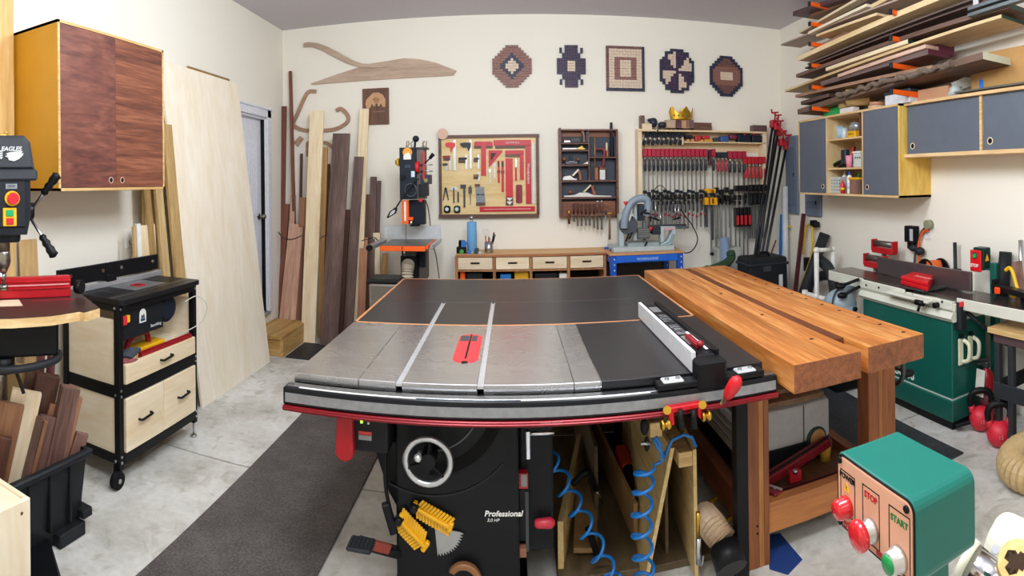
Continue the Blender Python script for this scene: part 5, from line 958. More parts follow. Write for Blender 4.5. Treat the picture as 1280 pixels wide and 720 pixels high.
# ---- clamp rack
def zk(x, y): return (790 + x / 3.129, 120 + y / 3.129)
CRY = 5.36; crk = thing('clamp_rack', 'maple wall rack packed with red headed clamps on the back wall', 'rack', oY(878, 243, 5.43)); MPX = wood('#d5b587', '#eed9b2', 'x', 9, .5, .02)
def kr(m, x0, y0, x1, y1, Ya, Yb, bev=.001, Yr=CRY): return rc(m, *zk(x0, y0), *zk(x1, y1), Ya, Yb, bev, Yr=Yr)
part(crk, 'side_post', kr(M(), 24, 128, 40, 388, CRY, 5.497), MAPLE); part(crk, 'side_post', kr(M(), 514, 146, 528, 388, CRY, 5.497), MAPLE)
tl, tr_ = oY(*zk(24, 125), CRY), oY(*zk(530, 146), CRY); zR = (tl.z + tr_.z) / 2
part(crk, 'top_board', M(.001).box(tl.x, CRY - .01, zR - .018, tr_.x, 5.497, zR), MPX)
zS = oY(*zk(370, 180), CRY).z; xS = oY(*zk(205, 175), CRY).x; zL = oY(*zk(280, 389), CRY).z; zU = oY(*zk(280, 262), CRY).z
part(crk, 'shelf', M(.001).box(xS, CRY, zS - .012, tr_.x - .02, 5.497, zS), MPX); part(crk, 'shelf_end', M(.001).box(xS - .012, CRY + .03, zS - .03, xS, 5.497, zS + .05), MPX); part(crk, 'back_board', M().box(tl.x + .02, 5.488, zS - .10, tr_.x - .02, 5.4975, zR - .02), MPX)
part(crk, 'lower_rail', M(.001).box(tl.x + .02, CRY + .05, zL - .008, tr_.x - .02, CRY + .075, zL + .008), MPX); part(crk, 'upper_rail', M(.001).box(tl.x + .02, CRY + .05, zU - .008, tr_.x - .02, CRY + .075, zU + .008), MPX)
GBAR = mat('#8f9294', .3, .8); NAVY = mat('#1f2a3a', .4); HRED = mat('#b01c3c', .4)
def clamp(label, group, head_w, head_h, z_top, z_bot, zmid, hmat, hnd, bar=GBAR, jaw=True, hl=.115):
    """upright bar clamp hanging by its head: origin at head, x = 0"""
    t = thing('bar_clamp', label, 'clamp', (0, 0, 0), 0, group); Yc = CRY + .03
    part(t, 'bar', M().box(-.005, Yc + .005, z_bot, .005, Yc + .018, z_top - .01), bar, local=True)
    part(t, 'head', M(.003).box(-head_w / 2, Yc - .035, z_top - head_h, head_w / 2, Yc + .02, z_top), hmat, local=True)
    h = part(t, 'handle', M().lathe([(.008, 0), (.014, .012), (.014, hl - .03), (.010, hl - .012), (.006, hl)], (0, Yc - .02, z_top - head_h - .03 - hl), (0, 0, 1), 10), hnd, local=True)
    part(h, 'spindle', M().cyl((0, Yc - .02, z_top - head_h - .035), (0, Yc - .02, z_top - head_h + .002), .005, n=8), CHROME, local=True)
    if jaw: part(t, 'sliding_jaw', M(.003).box(-.010, Yc - .04, zmid - .04, .010, Yc + .02, zmid + .012).box(-.006, Yc - .03, zmid - .09, .006, Yc + .018, zmid - .05), BLACKM, local=True)
    return t
def place(proto, label, x, dz=0, first=[]):
    o = proto if proto.name not in first else copy_tree(proto); first.append(proto.name); o['label'] = label; o.location = (x, 0, dz); return o
def HX(x): return oY(x, 195, CRY).x
def HZ(y, x=870): return oY(x, y, CRY).z
zt_h, zb_h = HZ(186), HZ(196)
ORD = ['first', 'second', 'third', 'fourth', 'fifth', 'sixth', 'seventh', 'eighth', 'ninth', 'tenth', 'eleventh', 'twelfth', 'thirteenth', 'fourteenth', 'fifteenth', 'sixteenth', 'seventeenth', 'eighteenth']
G1 = 'red parallel clamps in the upper row of the rack'
pc1 = clamp('', G1, .040, .078, zt_h, HZ(284), HZ(244), HRED, NAVY)
for i in range(15): place(pc1, '%s red headed parallel clamp from the left in the upper row of the clamp rack' % ORD[i], HX(806.5 + i * 5.42))
place(pc1, 'single red headed parallel clamp right of the gap in the upper row', HX(892.3))
for i in range(4): place(pc1, '%s of four red headed clamps in the upper row, right of the blue heads' % ORD[i].replace('fourth', 'last'), HX(912.8 + i * 6), -.02)
pc2 = clamp('', 'blue headed clamps in the rack', .036, .055, HZ(190), HZ(300), HZ(246), NAVY, mat('#b52a3c', .4))
for i in range(3): place(pc2, '%s of the three dark blue headed clamps with red handles in the rack' % ('left', 'middle', 'right')[i], HX(898 + i * 4.9))
pc3 = clamp('', 'small red clamps at the right of the rack', .034, .075, HZ(193), HZ(300), HZ(242), mat('#c11e30', .4), mat('#c8202c', .4), hl=.125)
for i in range(6): place(pc3, '%s of six small red clamps with red handles at the right of the rack' % ORD[i].replace('sixth', 'last'), HX(932 + i * 4.7), -.02)
single('clamp_gap', rc(M(.002), 886.2, 187, 889.4, 206, CRY + .02, CRY + .06), mat('#4a1d30', .5), 'dark purple fill of the gap between the red clamp heads', 'block')  # dark fill put in for the dark gap in the clamp row
# lower row: F clamps hanging from the lower rail
G2 = 'dark F clamps along the lower rail of the rack'
fcm = thing('f_clamp', '', 'clamp', (0, 0, 0), 0, G2); Yc = CRY + .03
part(fcm, 'bar', M().box(-.004, Yc, -.36, .004, Yc + .008, .02), GBAR, local=True); part(fcm, 'fixed_jaw', M(.003).box(-.014, Yc - .05, -.008, .014, Yc + .01, .022), mat('#20262e', .5), local=True)
part(fcm, 'sliding_jaw', M(.003).box(-.007, Yc - .05, -.07, .007, Yc + .01, -.048), mat('#20262e', .5), local=True); part(fcm, 'handle', M().lathe([(.005, 0), (.008, .01), (.007, .09), (.003, .10)], (0, Yc - .04, -.185), (0, 0, 1), 8), mat('#232a36', .5), local=True)
part(fcm, 'pad', M().cyl((0, Yc - .01, -.235), (0, Yc - .01, -.215), .013, n=8), mat('#a01c30', .5), local=True)
for i in range(16): place(fcm, '%s dark F clamp from the left along the lower rail of the clamp rack' % ORD[i], HX(806 + i * 5.0), HZ(241, 806 + i * 5) + (.0, -.015, .01)[i % 3])
lcm = thing('long_bar_clamp', '', 'clamp', (0, 0, 0), 0, 'long grey bar clamps at the right of the rack')
part(lcm, 'bar', M().box(-.009, Yc, -.62, .009, Yc + .012, .02), mat('#9aa0a0', .35, .7), local=True); part(lcm, 'head', M(.004).box(-.018, Yc - .05, -.02, .018, Yc + .015, .035), BLACKM, local=True); part(lcm, 'jaw', M(.004).box(-.016, Yc - .06, -.11, .016, Yc + .015, -.05), BLACKM, local=True); part(lcm, 'foot', M(.003).box(-.016, Yc - .03, -.64, .016, Yc + .015, -.61), BLACKM, local=True)
for i in range(5): place(lcm, '%s of five long grey bar clamps beside the yellow ones on the lower rail' % ORD[i].replace('fifth', 'last'), HX(889.5 + i * 6.1), HZ(241, 900) + .02 * (i % 2))
rjm = thing('trigger_clamp', '', 'clamp', (0, 0, 0), 0, 'trigger clamps with red grips low on the rack')
part(rjm, 'bar', M().box(-.007, Yc, -.70, .007, Yc + .01, .05), mat('#8e9496', .35, .7), local=True); part(rjm, 'head', M(.004).box(-.018, Yc - .06, -.0, .018, Yc + .015, .06), BLACKM, local=True); part(rjm, 'body', M(.005).box(-.017, Yc - .06, -.37, .017, Yc + .016, -.17), BLACKM, local=True); part(rjm, 'grip', M(.005).box(-.015, Yc - .075, -.35, .012, Yc - .055, -.25), mat('#c01c2a', .4), local=True)
for i in range(4): place(rjm, '%s of four trigger clamps with red grips hanging low on the rack' % ('first', 'second', 'third', 'last')[i], HX(920 + i * 5), HZ(239, 925))
bjm = thing('black_bar_clamp', '', 'clamp', (0, 0, 0), 0, 'black jawed bar clamps at the right end of the lower rail')
part(bjm, 'bar', M().box(-.007, Yc, -.5, .007, Yc + .01, .05), GBAR, local=True); part(bjm, 'head', M(.006).box(-.022, Yc - .07, -.0, .022, Yc + .015, .07), BLACKM, local=True); part(bjm, 'jaw', M(.01).box(-.024, Yc - .07, -.14, .024, Yc + .016, -.03), BLACKM, local=True)
for i in range(4): place(bjm, '%s of four black jawed clamps at the right end of the lower rail' % ('first', 'second', 'third', 'last')[i], HX(938.5 + i * 5.2), HZ(239, 945))
for i, x in enumerate((884.3, 891.5)):
    t = thing('quick_clamp', '%s of two yellow clamps hanging on the lower rail' % ('left', 'right')[i], 'clamp', (HX(x), CRY, HZ(257)), 0, 'yellow clamps on the lower rail')
    part(t, 'head', rc(M(.004), x - 3.2, 236, x + 3.2, 241, CRY - .02, CRY + .05), mat('#e9a40c', .4)); part(t, 'jaw', rc(M(.004), x - 3.2, 247, x + 1.5 + 4 * i, 256, CRY - .03, CRY + .05), mat('#e9a40c', .4)); part(t, 'stem', rc(M(), x - 2, 241, x + .5, 300 - 16 * (1 - i), CRY + .0, CRY + .012), DKGREY)
# spring clamps on the rack's top left and tools on the shelf
sp0 = thing('spring_clamp', '', 'clamp', (0, 0, 0), 0, 'black spring clamps in the rack')
for sgn in (1, -1): part(sp0, 'jaw', M().tube(smooth([(-.02 * sgn, -.01, .10), (-.012 * sgn, 0, .05), (.0, 0, .0), (.008 * sgn, 0, -.03), (.004 * sgn, 0, -.06)], 3), .011, 7), mat('#1d2530', .5), local=True)
part(sp0, 'pivot', M().cyl((0, -.018, 0), (0, .018, 0), .012, n=10), STEEL, local=True)
for i in range(9):
    o = place(sp0, '%s black spring clamp from the left in the top of the clamp rack' % ORD[i], 0); p = oY(806.5 + i * 5.6, 174 - (i % 2) * .8, CRY + .05); o.location = p; o.rotation_euler = (0, .35, 0)
def item(name, x0, y0, x1, y1, m, label, cat, Ya=CRY + .02, Yb=CRY + .10, bev=.004, zf=zk, zbase=None):
    b = M(bev, 2); a, c = oY(*zf(x0, (y0 + y1) / 2), Ya), oY(*zf(x1, (y0 + y1) / 2), Ya); t, d = oY(*zf((x0 + x1) / 2, y0), Ya), oY(*zf((x0 + x1) / 2, y1), Ya)
    b.box(a.x, Ya, d.z if zbase is None else zbase, c.x, Yb, t.z); return single(name, b, m, label, cat)
SHI = [(210, 152, 240, 166, '#2a2430', 'dark clamp head at the left of the rack shelf'), (248, 154, 272, 172, '#b03028', 'red handled tool lying on the rack shelf'), (276, 155, 306, 168, '#c22c3a', 'bright red block on the rack shelf'), (215, 168, 228, 179, '#d8a878', 'first pale wooden knob on the rack shelf'), (232, 168, 246, 179, '#cf9c68', 'second pale wooden knob on the rack shelf'), (258, 170, 282, 179, '#d9a054', 'amber handle lying on the rack shelf'), (284, 168, 318, 179, '#d09a3c', 'long yellow handle on the rack shelf'), (322, 162, 345, 179, '#30384a', 'small navy tool on the rack shelf'), (347, 156, 380, 179, '#32538c', 'blue tool with pale trim on the rack shelf'), (384, 152, 412, 168, '#7a2440', 'wine red tool on the rack shelf'), (414, 148, 466, 179, '#1d2432', 'large dark tool case on the rack shelf'), (470, 154, 512, 181, '#22262c', 'black tool at the right end of the rack shelf')]
for x0, y0, x1, y1, c, l in SHI: item('hand_tool', x0, y0, x1, y1, mat(c, .5), l, 'tool', zbase=zS if y1 > 170 else None, bev=.012)
for x in (441, 477): single('red_ball', M().sph(oY(*zk(x, 150), CRY + .02), .012), REDB, 'small red knob on top of a dark tool at %s of the rack shelf' % ('the middle' if x < 460 else 'the right'), 'knob')
# on top of the rack
TPZ = zR
item('wood_block', 32, 76, 50, 124, WALNUT, 'upright walnut block at the left end on top of the clamp rack', 'block', CRY + .02, CRY + .08, .002, zbase=TPZ)
item('wood_board', 40, 108, 78, 124, MAPLEX, 'pale board lying beside the walnut block on the clamp rack', 'board', CRY, CRY + .12, .002, zbase=TPZ)
cmr = thing('power_tool', 'dark blue power tool lying on top of the clamp rack', 'power tool', oY(*zk(95, 126), CRY + .06))
part(cmr, 'body', M().sph(oY(*zk(84, 104), CRY + .06), .045, (.9, 1, 1.1)), mat('#20283c', .5)); part(cmr, 'handle', M().tube(smooth([oY(*zk(62, 96), CRY + .06), oY(*zk(75, 92), CRY + .06), oY(*zk(95, 95), CRY + .05)]), .014), mat('#20283c', .5)); part(cmr, 'nose', M().sph(oY(*zk(118, 113), CRY + .06), .04, (1.1, .9, .8)), mat('#242a36', .5)); part(cmr, 'strap', M().tube([oY(*zk(104, 118), CRY - .01), oY(*zk(100, 138), CRY - .015)], .006), BLACK)
t = thing('finger_joint_box', 'finger jointed box of pale and dark wood under the crown', 'box', oY(*zk(190, 125), CRY + .08))
def tb_(m, x0, y0, x1, y1, Ya, Yb, bev=.001): return kr(m, x0, y0, x1, y1, Ya, Yb, bev, Yr=CRY + .02)
FJ = wood('#a58468', '#cdb296', 'x', 10, .5, .03)
part(t, 'front', tb_(M(), 135, 93, 172, 125, CRY + .02, CRY + .12), FJ); part(t, 'dark_middle', tb_(M(), 172, 95, 194, 125.5, CRY + .022, CRY + .12), wood('#4c3038', '#6e4c52', 'x', 10)); part(t, 'front', tb_(M(), 194, 95, 222, 126, CRY + .02, CRY + .12), wood('#b08464', '#d4ac88', 'x', 10)); part(t, 'dark_end', tb_(M(), 222, 94, 243, 126, CRY + .03, CRY + .12), wood('#5c4246', '#80646a', 'x', 10))
for xx in (168, 212):
    for k in range(4): part(t, 'finger', tb_(M(), xx, 97 + k * 7, xx + 8, 101 + k * 7, CRY + .018, CRY + .03), DKW)
tc_ = oY(*zk(192, 92), CRY + .07); cr_ = M(); n = 40; R0, R1, zc0 = .112, .125, tc_.z
for i in range(n):
    a0, a1 = 2 * PI * i / n, 2 * PI * (i + 1) / n; h = [.055 + .075 * abs(((k * 5 / n) % 1) * 2 - 1) ** 1.4 for k in (i, i + 1)]
    for r in (0, -.003):
        vs = [cr_.b.verts.new((tc_.x + (R + r) * math.cos(a), tc_.y + (R + r) * .5 * math.sin(a), zc0 + z)) for R, a, z in ((R0, a0, 0), (R0, a1, 0), (R1, a1, h[1]), (R1, a0, h[0]))]
        cr_.b.faces.new(vs)
crn = thing('crown', 'toy gold crown standing on the finger jointed box', 'crown', tc_); part(crn, 'band', cr_, mat('#cfa63a', .3, .85))
for k in range(5): part(crn, 'gem', M().sph((tc_.x - .09 + .045 * k, tc_.y - .058, zc0 + .035), .009), (mat('#b01c2c', .2), mat('#2a8a5c', .2))[k % 2])
item('wooden_box', 243, 104, 312, 129, WALNUTX, 'plain walnut box right of the crown on the clamp rack', 'box', CRY + .02, CRY + .12, .003, zbase=TPZ); item('wooden_box', 476, 114, 528, 142, wood('#4a3236', '#6e5054', 'x', 10), 'dark wooden box at the right end on top of the clamp rack', 'box', CRY + .02, CRY + .12, .003, zbase=TPZ)
# ---- pipe clamps leaning in the right corner
PCL = [(551, 78, 478, 640, .02), (563, 88, 493, 640, .0), (584, 150, 505, 640, .0), (604, 165, 520, 640, .01), (572, 110, 486, 640, .06)]
PL = ['leftmost black pipe clamp leaning beside the rack', 'second black pipe clamp from the left beside the rack', 'fourth black pipe clamp beside the rack, lower red head', 'rightmost black pipe clamp, lowest red head, beside the rack', 'third black pipe clamp, standing behind the others beside the rack']
for (x, y, xf, yf, dy), l in zip(PCL, PL):
    b = oY(*zk(x, y + 28), 5.30 + dy); f = oY(*zk(xf, yf), 5.05 + dy); d = (b - f).normalized(); f0 = f - d * (f.z / d.z)
    t = thing('pipe_clamp', l, 'clamp', f0, 0, 'pipe clamps leaning in the right corner'); part(t, 'pipe', M().cyl(f0, b, .014, n=12), mat('#20242c', .4, .4))
    h = part(t, 'head', M(.006).box(b.x - .03, b.y - .04, b.z - .05, b.x + .035, b.y + .03, b.z + .03), mat('#b01828', .4)); part(h, 'screw', M().cyl(b + Vector((.0, -.04, .0)), b + Vector((-.0, -.06, .10)), .009), mat('#9a1424', .4)); part(h, 'crank', M().cyl(b + Vector((-.04, -.06, .10)), b + Vector((.035, -.06, .11)), .009).cyl(b + Vector((-.04, -.06, .10)), b + Vector((-.045, -.06, .14)), .009), mat('#b01828', .4))
    tl_ = f0 + d * .52; part(t, 'tail_jaw', M(.006).box(tl_.x - .03, tl_.y - .05, tl_.z - .05, tl_.x + .03, tl_.y + .03, tl_.z + .04), BLACKM)
# ---- blue steel bench and the grey joinery machine on it
zb_ = lambda x, y: (750 + x / 5.95, 235 + y / 5.95)
UY = 4.92; ub_ = thing('blue_workbench', 'blue steel workbench with wooden top carrying the grey machine', 'workbench', (oY(803, 320, UY).x, 5.15, 0)); zU_ = oY(803, 316, UY).z
x0, x1 = oY(763, 318, UY).x, oY(854, 318, UY).x; BL = mat('#1450b4', .4)
part(ub_, 'worktop', M(.003).box(x0 - .01, UY - .01, zU_ - .018, x1 + .01, 5.46, zU_), wood('#b98252', '#d8a878', 'x', 8, .5, .02)); 
ap = part(ub_, 'apron', M(.004).box(x0 + .05, UY - .004, zU_ - .085, x1 - .05, UY + .01, zU_ - .018).box(x0 + .11, UY - .008, zU_ - .08, x1 - .15, UY, zU_ - .03), mat('#1a62cc', .4)); part(ub_, 'side_rail', M(.003).box(x0, UY + .03, zU_ - .085, x0 + .02, 5.42, zU_ - .018), BL)
text(ub_, 'apron_lettering', 'WORKHORSE', ((x0 + x1) / 2, UY - .009, zU_ - .055), (1, 0, 0), (0, 0, 1), .032, mat('#a8c4ea', .5), bold=.0006)
for x in (x0, x1 - .055):
    for y in (UY, 5.40):
        lg = part(ub_, 'leg', M(.003).box(x, y, 0, x + .055, y + .05, zU_ - .018), BL)
        for k in range(5): part(lg, 'bolt', M().cyl((x + .035, y - .001, zU_ - .05 - k * .05), (x + .035, y - .004, zU_ - .05 - k * .05), .007, n=8), mat('#b9cbe4', .4))
part(ub_, 'back_panel', M().box(x0 + .05, 5.43, .1, x1 - .05, 5.445, zU_ - .08), mat('#4a4643', .7)); part(ub_, 'lower_shelf', M().box(x0 + .02, UY + .03, .25, x1 - .02, 5.43, .27), mat('#4a4643', .7))
for x, l in ((759, 'small blue knob at the back left of the blue bench top'), (766, 'small blue knob at the front left of the blue bench top')): p = oZ(x, 311 if x < 760 else 313.5, zU_); single('blue_knob', M().cyl((p.x, p.y, zU_), (p.x, p.y, zU_ + .018), .028, n=14), mat('#2450b8', .4), l, 'knob')  # small blue knobs on the bench top
LG = mat('#b3c0c2', .4, .1); MY = 5.12; jm = thing('joinery_machine', 'grey cast joinery machine with arched blue hose on the blue bench', 'machine', (oY(808, 310, MY).x, MY, zU_))
def mr(x0_, y0_, x1_, y1_, Ya=MY, Yb=MY + .12, bev=.006): return rc(M(bev), *zb_(x0_, y0_), *zb_(x1_, y1_), Ya, Yb, 0 if not bev else bev, Yr=MY)
a, b = oY(*zb_(95, 450), MY - .08), oY(*zb_(545, 450), MY - .08)
part(jm, 'base_plate', M(.004).box(a.x, MY - .12, zU_ + .001, b.x, MY + .22, zU_ + .045), LG); part(jm, 'slide', mr(195, 400, 430, 432, MY - .06, MY + .1), mat('#a3b0b2', .35, .5))
part(jm, 'left_post', mr(145, 195, 180, 440), LG); part(jm, 'left_beam', mr(175, 300, 275, 320), LG); part(jm, 'column', mr(255, 110, 282, 395, MY + .02, MY + .08), LG); part(jm, 'column', mr(330, 250, 352, 395, MY + .05, MY + .10), mat('#7e8a90', .4, .3))
part(jm, 'right_arm', poly(M(), [zb_(*p) for p in ((450, 285), (560, 285), (570, 330), (540, 400), (480, 440), (450, 440), (452, 415), (500, 395), (530, 340), (535, 310), (478, 310), (478, 400), (450, 410))], MY - .03, MY + .06, .004), LG)
part(jm, 'front_brace', poly(M(), [zb_(*p) for p in ((440, 440), (520, 400), (545, 340), (560, 345), (535, 415), (470, 450))], MY - .06, MY - .03, .003), mat('#8fa6aa', .4, .2)); part(jm, 'badge', mr(475, 290, 540, 312, MY - .036, MY - .029, 0), mat('#c8a0a4', .5))
part(jm, 'motor', M().cyl(oY(*zb_(210, 275), MY - .02), oY(*zb_(210, 275), MY + .16), .09, n=20), mat('#252c38', .45)); part(jm, 'motor_cover', mr(275, 300, 365, 375, MY - .03, MY + .1), mat('#8d9496', .35, .7))
for k in range(4): part(jm, 'fin', mr(275, 312 + 16 * k, 368, 318 + 16 * k, MY - .036, MY + .1, 0), mat('#5e6668', .35, .7))
part(jm, 'carriage', mr(285, 120, 330, 245, MY, MY + .08), mat('#39424c', .4, .5)); part(jm, 'cross_rail', mr(360, 272, 640, 296, MY - .02, MY + .03), mat('#454c55', .35, .6)); part(jm, 'spindle_head', mr(385, 285, 450, 345, MY - .03, MY + .1), mat('#2b333d', .4, .3))
for x, y0_, y1_ in ((375, 100, 250), (412, 90, 240), (560, 120, 235), (585, 120, 235), (450, 180, 270)): part(jm, 'guide_rod', M().cyl(oY(*zb_(x, y0_), MY + .05), oY(*zb_(x, y1_), MY + .05), .009), STEEL)
for p, q in (((540, 235), (600, 220)), ((370, 215), (440, 240)), ((215, 380), (240, 330)), ((190, 400), (215, 340)), ((330, 440), (350, 400)), ((225, 440), (255, 460)), ((300, 200), (345, 160)), ((320, 180), (370, 190))): part(jm, 'lever', M().cyl(oY(*zb_(*p), MY - .08), oY(*zb_(*q), MY - .08), .008), BLACK)
for p in ((190, 100), (378, 290)): part(jm, 'red_knob', M().cyl(oY(*zb_(*p), MY - .03), oY(*zb_(p[0], p[1] + 28), MY - .03), .022, .008, 12), REDB)
part(jm, 'template_row', mr(555, 285, 655, 300, MY - .04, MY + .0), mat('#6e767c', .35, .7)); part(jm, 'small_bracket', mr(210, 195, 248, 245, MY - .02, MY, .002), mat('#cfd4d4', .5)); part(jm, 'bracket_mark', mr(232, 205, 240, 240, MY - .024, MY - .019, 0), BLACK)
hs_ = smooth([oY(*zb_(*p), MY - .02) for p in ((180, 300), (185, 230), (205, 160), (245, 100), (300, 78), (345, 85), (358, 130), (345, 210))], 8)
single('grey_hose', M().tube(hs_, .036, 12), mat('#8796a6', .45), 'grey blue dust hose arching over the joinery machine', 'hose')
cab = smooth([oY(*p, 5.3) for p in ((842, 308), (850, 314), (860, 316), (868, 310), (872, 298), (866, 283), (858, 272), (850, 262), (842, 262))], 5); single('machine_cord', M().tube(cab, .006, 6), BLACK, 'black cord curling right of the grey machine over the back wall', 'cable')
cab = smooth([oY(*p, 5.3) for p in ((812, 262), (818, 238), (826, 232), (834, 240), (836, 250))], 5); single('machine_cord', M().tube(cab, .004, 6), BLACK, 'thin black cable looping up before the lower clamp rail', 'cable')
# ================================================================== RIGHT WALL
FX = 2.565; GREYD = mat('#5a626f', .5, 0, .04, 12); RWX = RX
PLW = wood('#c9a068', '#e4c698', 'y', 6, .5, .02, 1.5); PLS = wood('#d0a23c', '#ecca6c', 'z', 5, .5, .02, 2.5); PLI = wood('#b99c6c', '#dcc49a', 'z', 5, .5, .02, 2); PLED = wood('#b88a52', '#e6c896', 'y', 50, .55, .02)
cabR = thing('wall_cabinet', 'plywood wall cabinet with two tall grey doors and open shelves between', 'cabinet', (2.72, 3.8, 1.39))
AY0, AY1 = 3.09, 4.56; AZ0, AZ1 = oX(1125, 247.5, FX).z, oX(1125, 129, FX).z
yA = [oX(x, 200, FX).y for x in (1000, 1033, 1078, 1124)]
part(cabR, 'side_panel', M().box(FX, AY0, AZ0, RWX - .002, AY0 + .016, AZ1), PLS, 'amber grained side panel'); part(cabR, 'side_panel', M().box(FX, AY1 - .016, AZ0, RWX - .002, AY1, AZ1), PLS)
part(cabR, 'top_panel', M().box(FX, AY0, AZ1 - .016, RWX - .002, AY1, AZ1 + .0005), PLW); part(cabR, 'bottom_panel', M().box(FX, AY0, AZ0, RWX - .002, AY1, AZ0 + .016), PLW); part(cabR, 'back_panel', M().box(RWX - .012, AY0 + .016, AZ0 + .016, RWX - .003, AY1 - .016, AZ1 - .016), PLI)
for y in (yA[1], yA[2]): part(cabR, 'partition', M().box(FX + .001, y - .008, AZ0 + .016, RWX - .012, y + .008, AZ1 - .016), PLI)
zS1, zS2 = oX(1056, 172, FX).z, oX(1056, 209.5, FX).z
for z in (zS1, zS2): part(cabR, 'shelf', M().box(FX + .012, yA[2] + .008, z - .014, RWX - .012, yA[1] - .008, z), PLW)
for y0, y1, hy in ((yA[1] + .009, AY1 - .017, yA[1] + .06), (AY0 + .017, yA[2] - .009, yA[2] - .06)):
    d = part(cabR, 'door', M(.001).box(FX + .001, y0, AZ0 + .018, FX + .02, y1, AZ1 - .018), GREYD, 'grey laminate door'); part(d, 'finger_hole', M().ring((FX, hy, AZ0 + .075), (1, 0, 0), .016, .02, .004), MAPLE); part(d, 'hole_back', M().cyl((FX - .0005, hy, AZ0 + .075), (FX + .003, hy, AZ0 + .075), .016), mat('#171411', .9))
LXC = 2.635; cab2 = thing('long_wall_cabinet', 'long low wall cabinet with sliding grey doors, right of the tall cabinet', 'cabinet', (2.75, 2.1, 1.71))
LZ0, LZ1, LY0, LY1 = oX(1137, 195, LXC).z, oX(1137, 131, LXC).z, .9, AY0 - .002
part(cab2, 'bottom_panel', M().box(LXC - .03, LY0, LZ0 - .012, RWX - .002, LY1, LZ0 + .012), PLW); part(cab2, 'top_panel', M().box(LXC - .03, LY0, LZ1 - .008, RWX - .002, LY1, LZ1 + .012), PLW); part(cab2, 'back_panel', M().box(RWX - .012, LY0, LZ0, RWX - .003, LY1, LZ1), PLS); part(cab2, 'end_panel', M().box(LXC, LY0, LZ0, RWX - .002, LY0 + .016, LZ1), PLS)
ym = oX(1227, 130, LXC).y; part(cab2, 'partition', M().box(LXC - .012, ym - .010, LZ0, RWX - .012, ym + .010, LZ1), PLED)
for y0, y1, hy in ((ym + .012, LY1 - .002, LY1 - .06), (LY0 + .018, ym - .012, ym - .07)):
    d = part(cab2, 'door', M(.001).box(LXC, y0, LZ0 + .013, LXC + .016, y1, LZ1 - .009), GREYD, 'grey laminate door'); part(d, 'finger_hole', M().ring((LXC - .001, hy, LZ0 + .07), (1, 0, 0), .018, .023, .004), MAPLE); part(d, 'hole_back', M().cyl((LXC - .0015, hy, LZ0 + .07), (LXC + .003, hy, LZ0 + .07), .018), mat('#171411', .9))
# things on the open shelves
def zx(x, y): return (1025 + x / 5.76, 130 + y / 5.76)
def shy(x, X=2.66): return oX(*zx(x, 300), X).y
CLEAR = mat('#cfd6d6', .15, 0, .03, 30, alpha=.55); 
for x, l in ((86, 'left pale blue tape roll on the top shelf of the open cabinet'), (136, 'right pale blue tape roll on the top shelf of the open cabinet')):
    t = thing('tape_roll', l, 'tape', (2.68, shy(x), zS1)); r = .062; y = shy(x, 2.68)
    part(t, 'roll', M().ring((2.69, y, zS1 + r + .001), (-.9, .45, 0), .028, r, .05, 24), mat('#9fc0dc', .5)); part(t, 'core', M().ring((2.69, y, zS1 + r + .001), (-.9, .45, 0), .022, .030, .052, 20), mat('#dfe8ee', .5))
single('glass_jar', M().lathe([(.03, 0), (.032, .01), (.032, .09), (.026, .1)], (2.70, shy(180, 2.7), zS1), n=16), mat('#b9c4c8', .15, 0, .05, 30), 'clear jar between the tape rolls and the yellow box', 'jar')
y0, y1 = shy(262, 2.63), shy(198, 2.63); yb = single('yellow_box', M(.004).box(2.62, y0, zS1, 2.72, y1, zS1 + .055), mat('#e0a816', .5), 'yellow box with dark lettering on the top cabinet shelf', 'box')
text(yb, 'box_lettering', 'BLADES', (2.6195, (y0 + y1) / 2, zS1 + .03), (0, -1, 0), (0, 0, 1), .022, mat('#4a3208', .5))
single('silver_pouch', M().sph((2.70, shy(252, 2.7), zS1 + .10), .06, (.7, 1.1, .75)), mat('#a9b2b8', .3, .6, .2, 30), 'shiny silver bundle lying on the yellow box', 'bundle')
single('maroon_tube', M().box(2.60, shy(304, 2.62) - .006, zS1, 2.68, shy(304, 2.62) + .012, zS1 + .19), mat('#6d3030', .5), 'upright maroon panel at the right of the top cabinet shelf', 'panel')
gg = thing('glue_gun', 'black glue gun with a green trigger on the middle cabinet shelf', 'glue gun', (2.66, shy(140), zS2)); part(gg, 'body', M(.008).box(2.64, shy(195, 2.66), zS2 + .03, 2.69, shy(160, 2.66), zS2 + .155), mat('#1c2836', .5)); part(gg, 'nozzle', M().tube(smooth([(2.66, shy(165), zS2 + .06), (2.65, shy(130), zS2 + .04), (2.64, shy(95), zS2 + .01)]), .018, 8), BLACK); part(gg, 'trigger', M().tube([(2.645, shy(122), zS2 + .045), (2.64, shy(100), zS2 + .065)], .009), mat('#7ad01e', .4)); part(gg, 'stand', M(.003).box(2.63, shy(200, 2.66), zS2, 2.70, shy(150, 2.66), zS2 + .03), BLACK)
yp = shy(212, 2.63); single('pink_cup', M().lathe([(.026, 0), (.034, .1), (.031, .1), (.024, .006)], (2.63, yp, zS2), n=18), mat('#e08aa0', .5), 'pink cup on the middle cabinet shelf', 'cup')
for dx, m, l in ((.0, REDB, 'red pen in or behind the pink cup'), (-.02, BLACK, 'black pen in or behind the pink cup')): single('pen', M().cyl((2.64, yp + dx, zS2 + .03), (2.65, yp - .03 + dx, zS2 + .17), .008, n=8), m, l.replace('in or behind', 'standing behind'), 'pen')
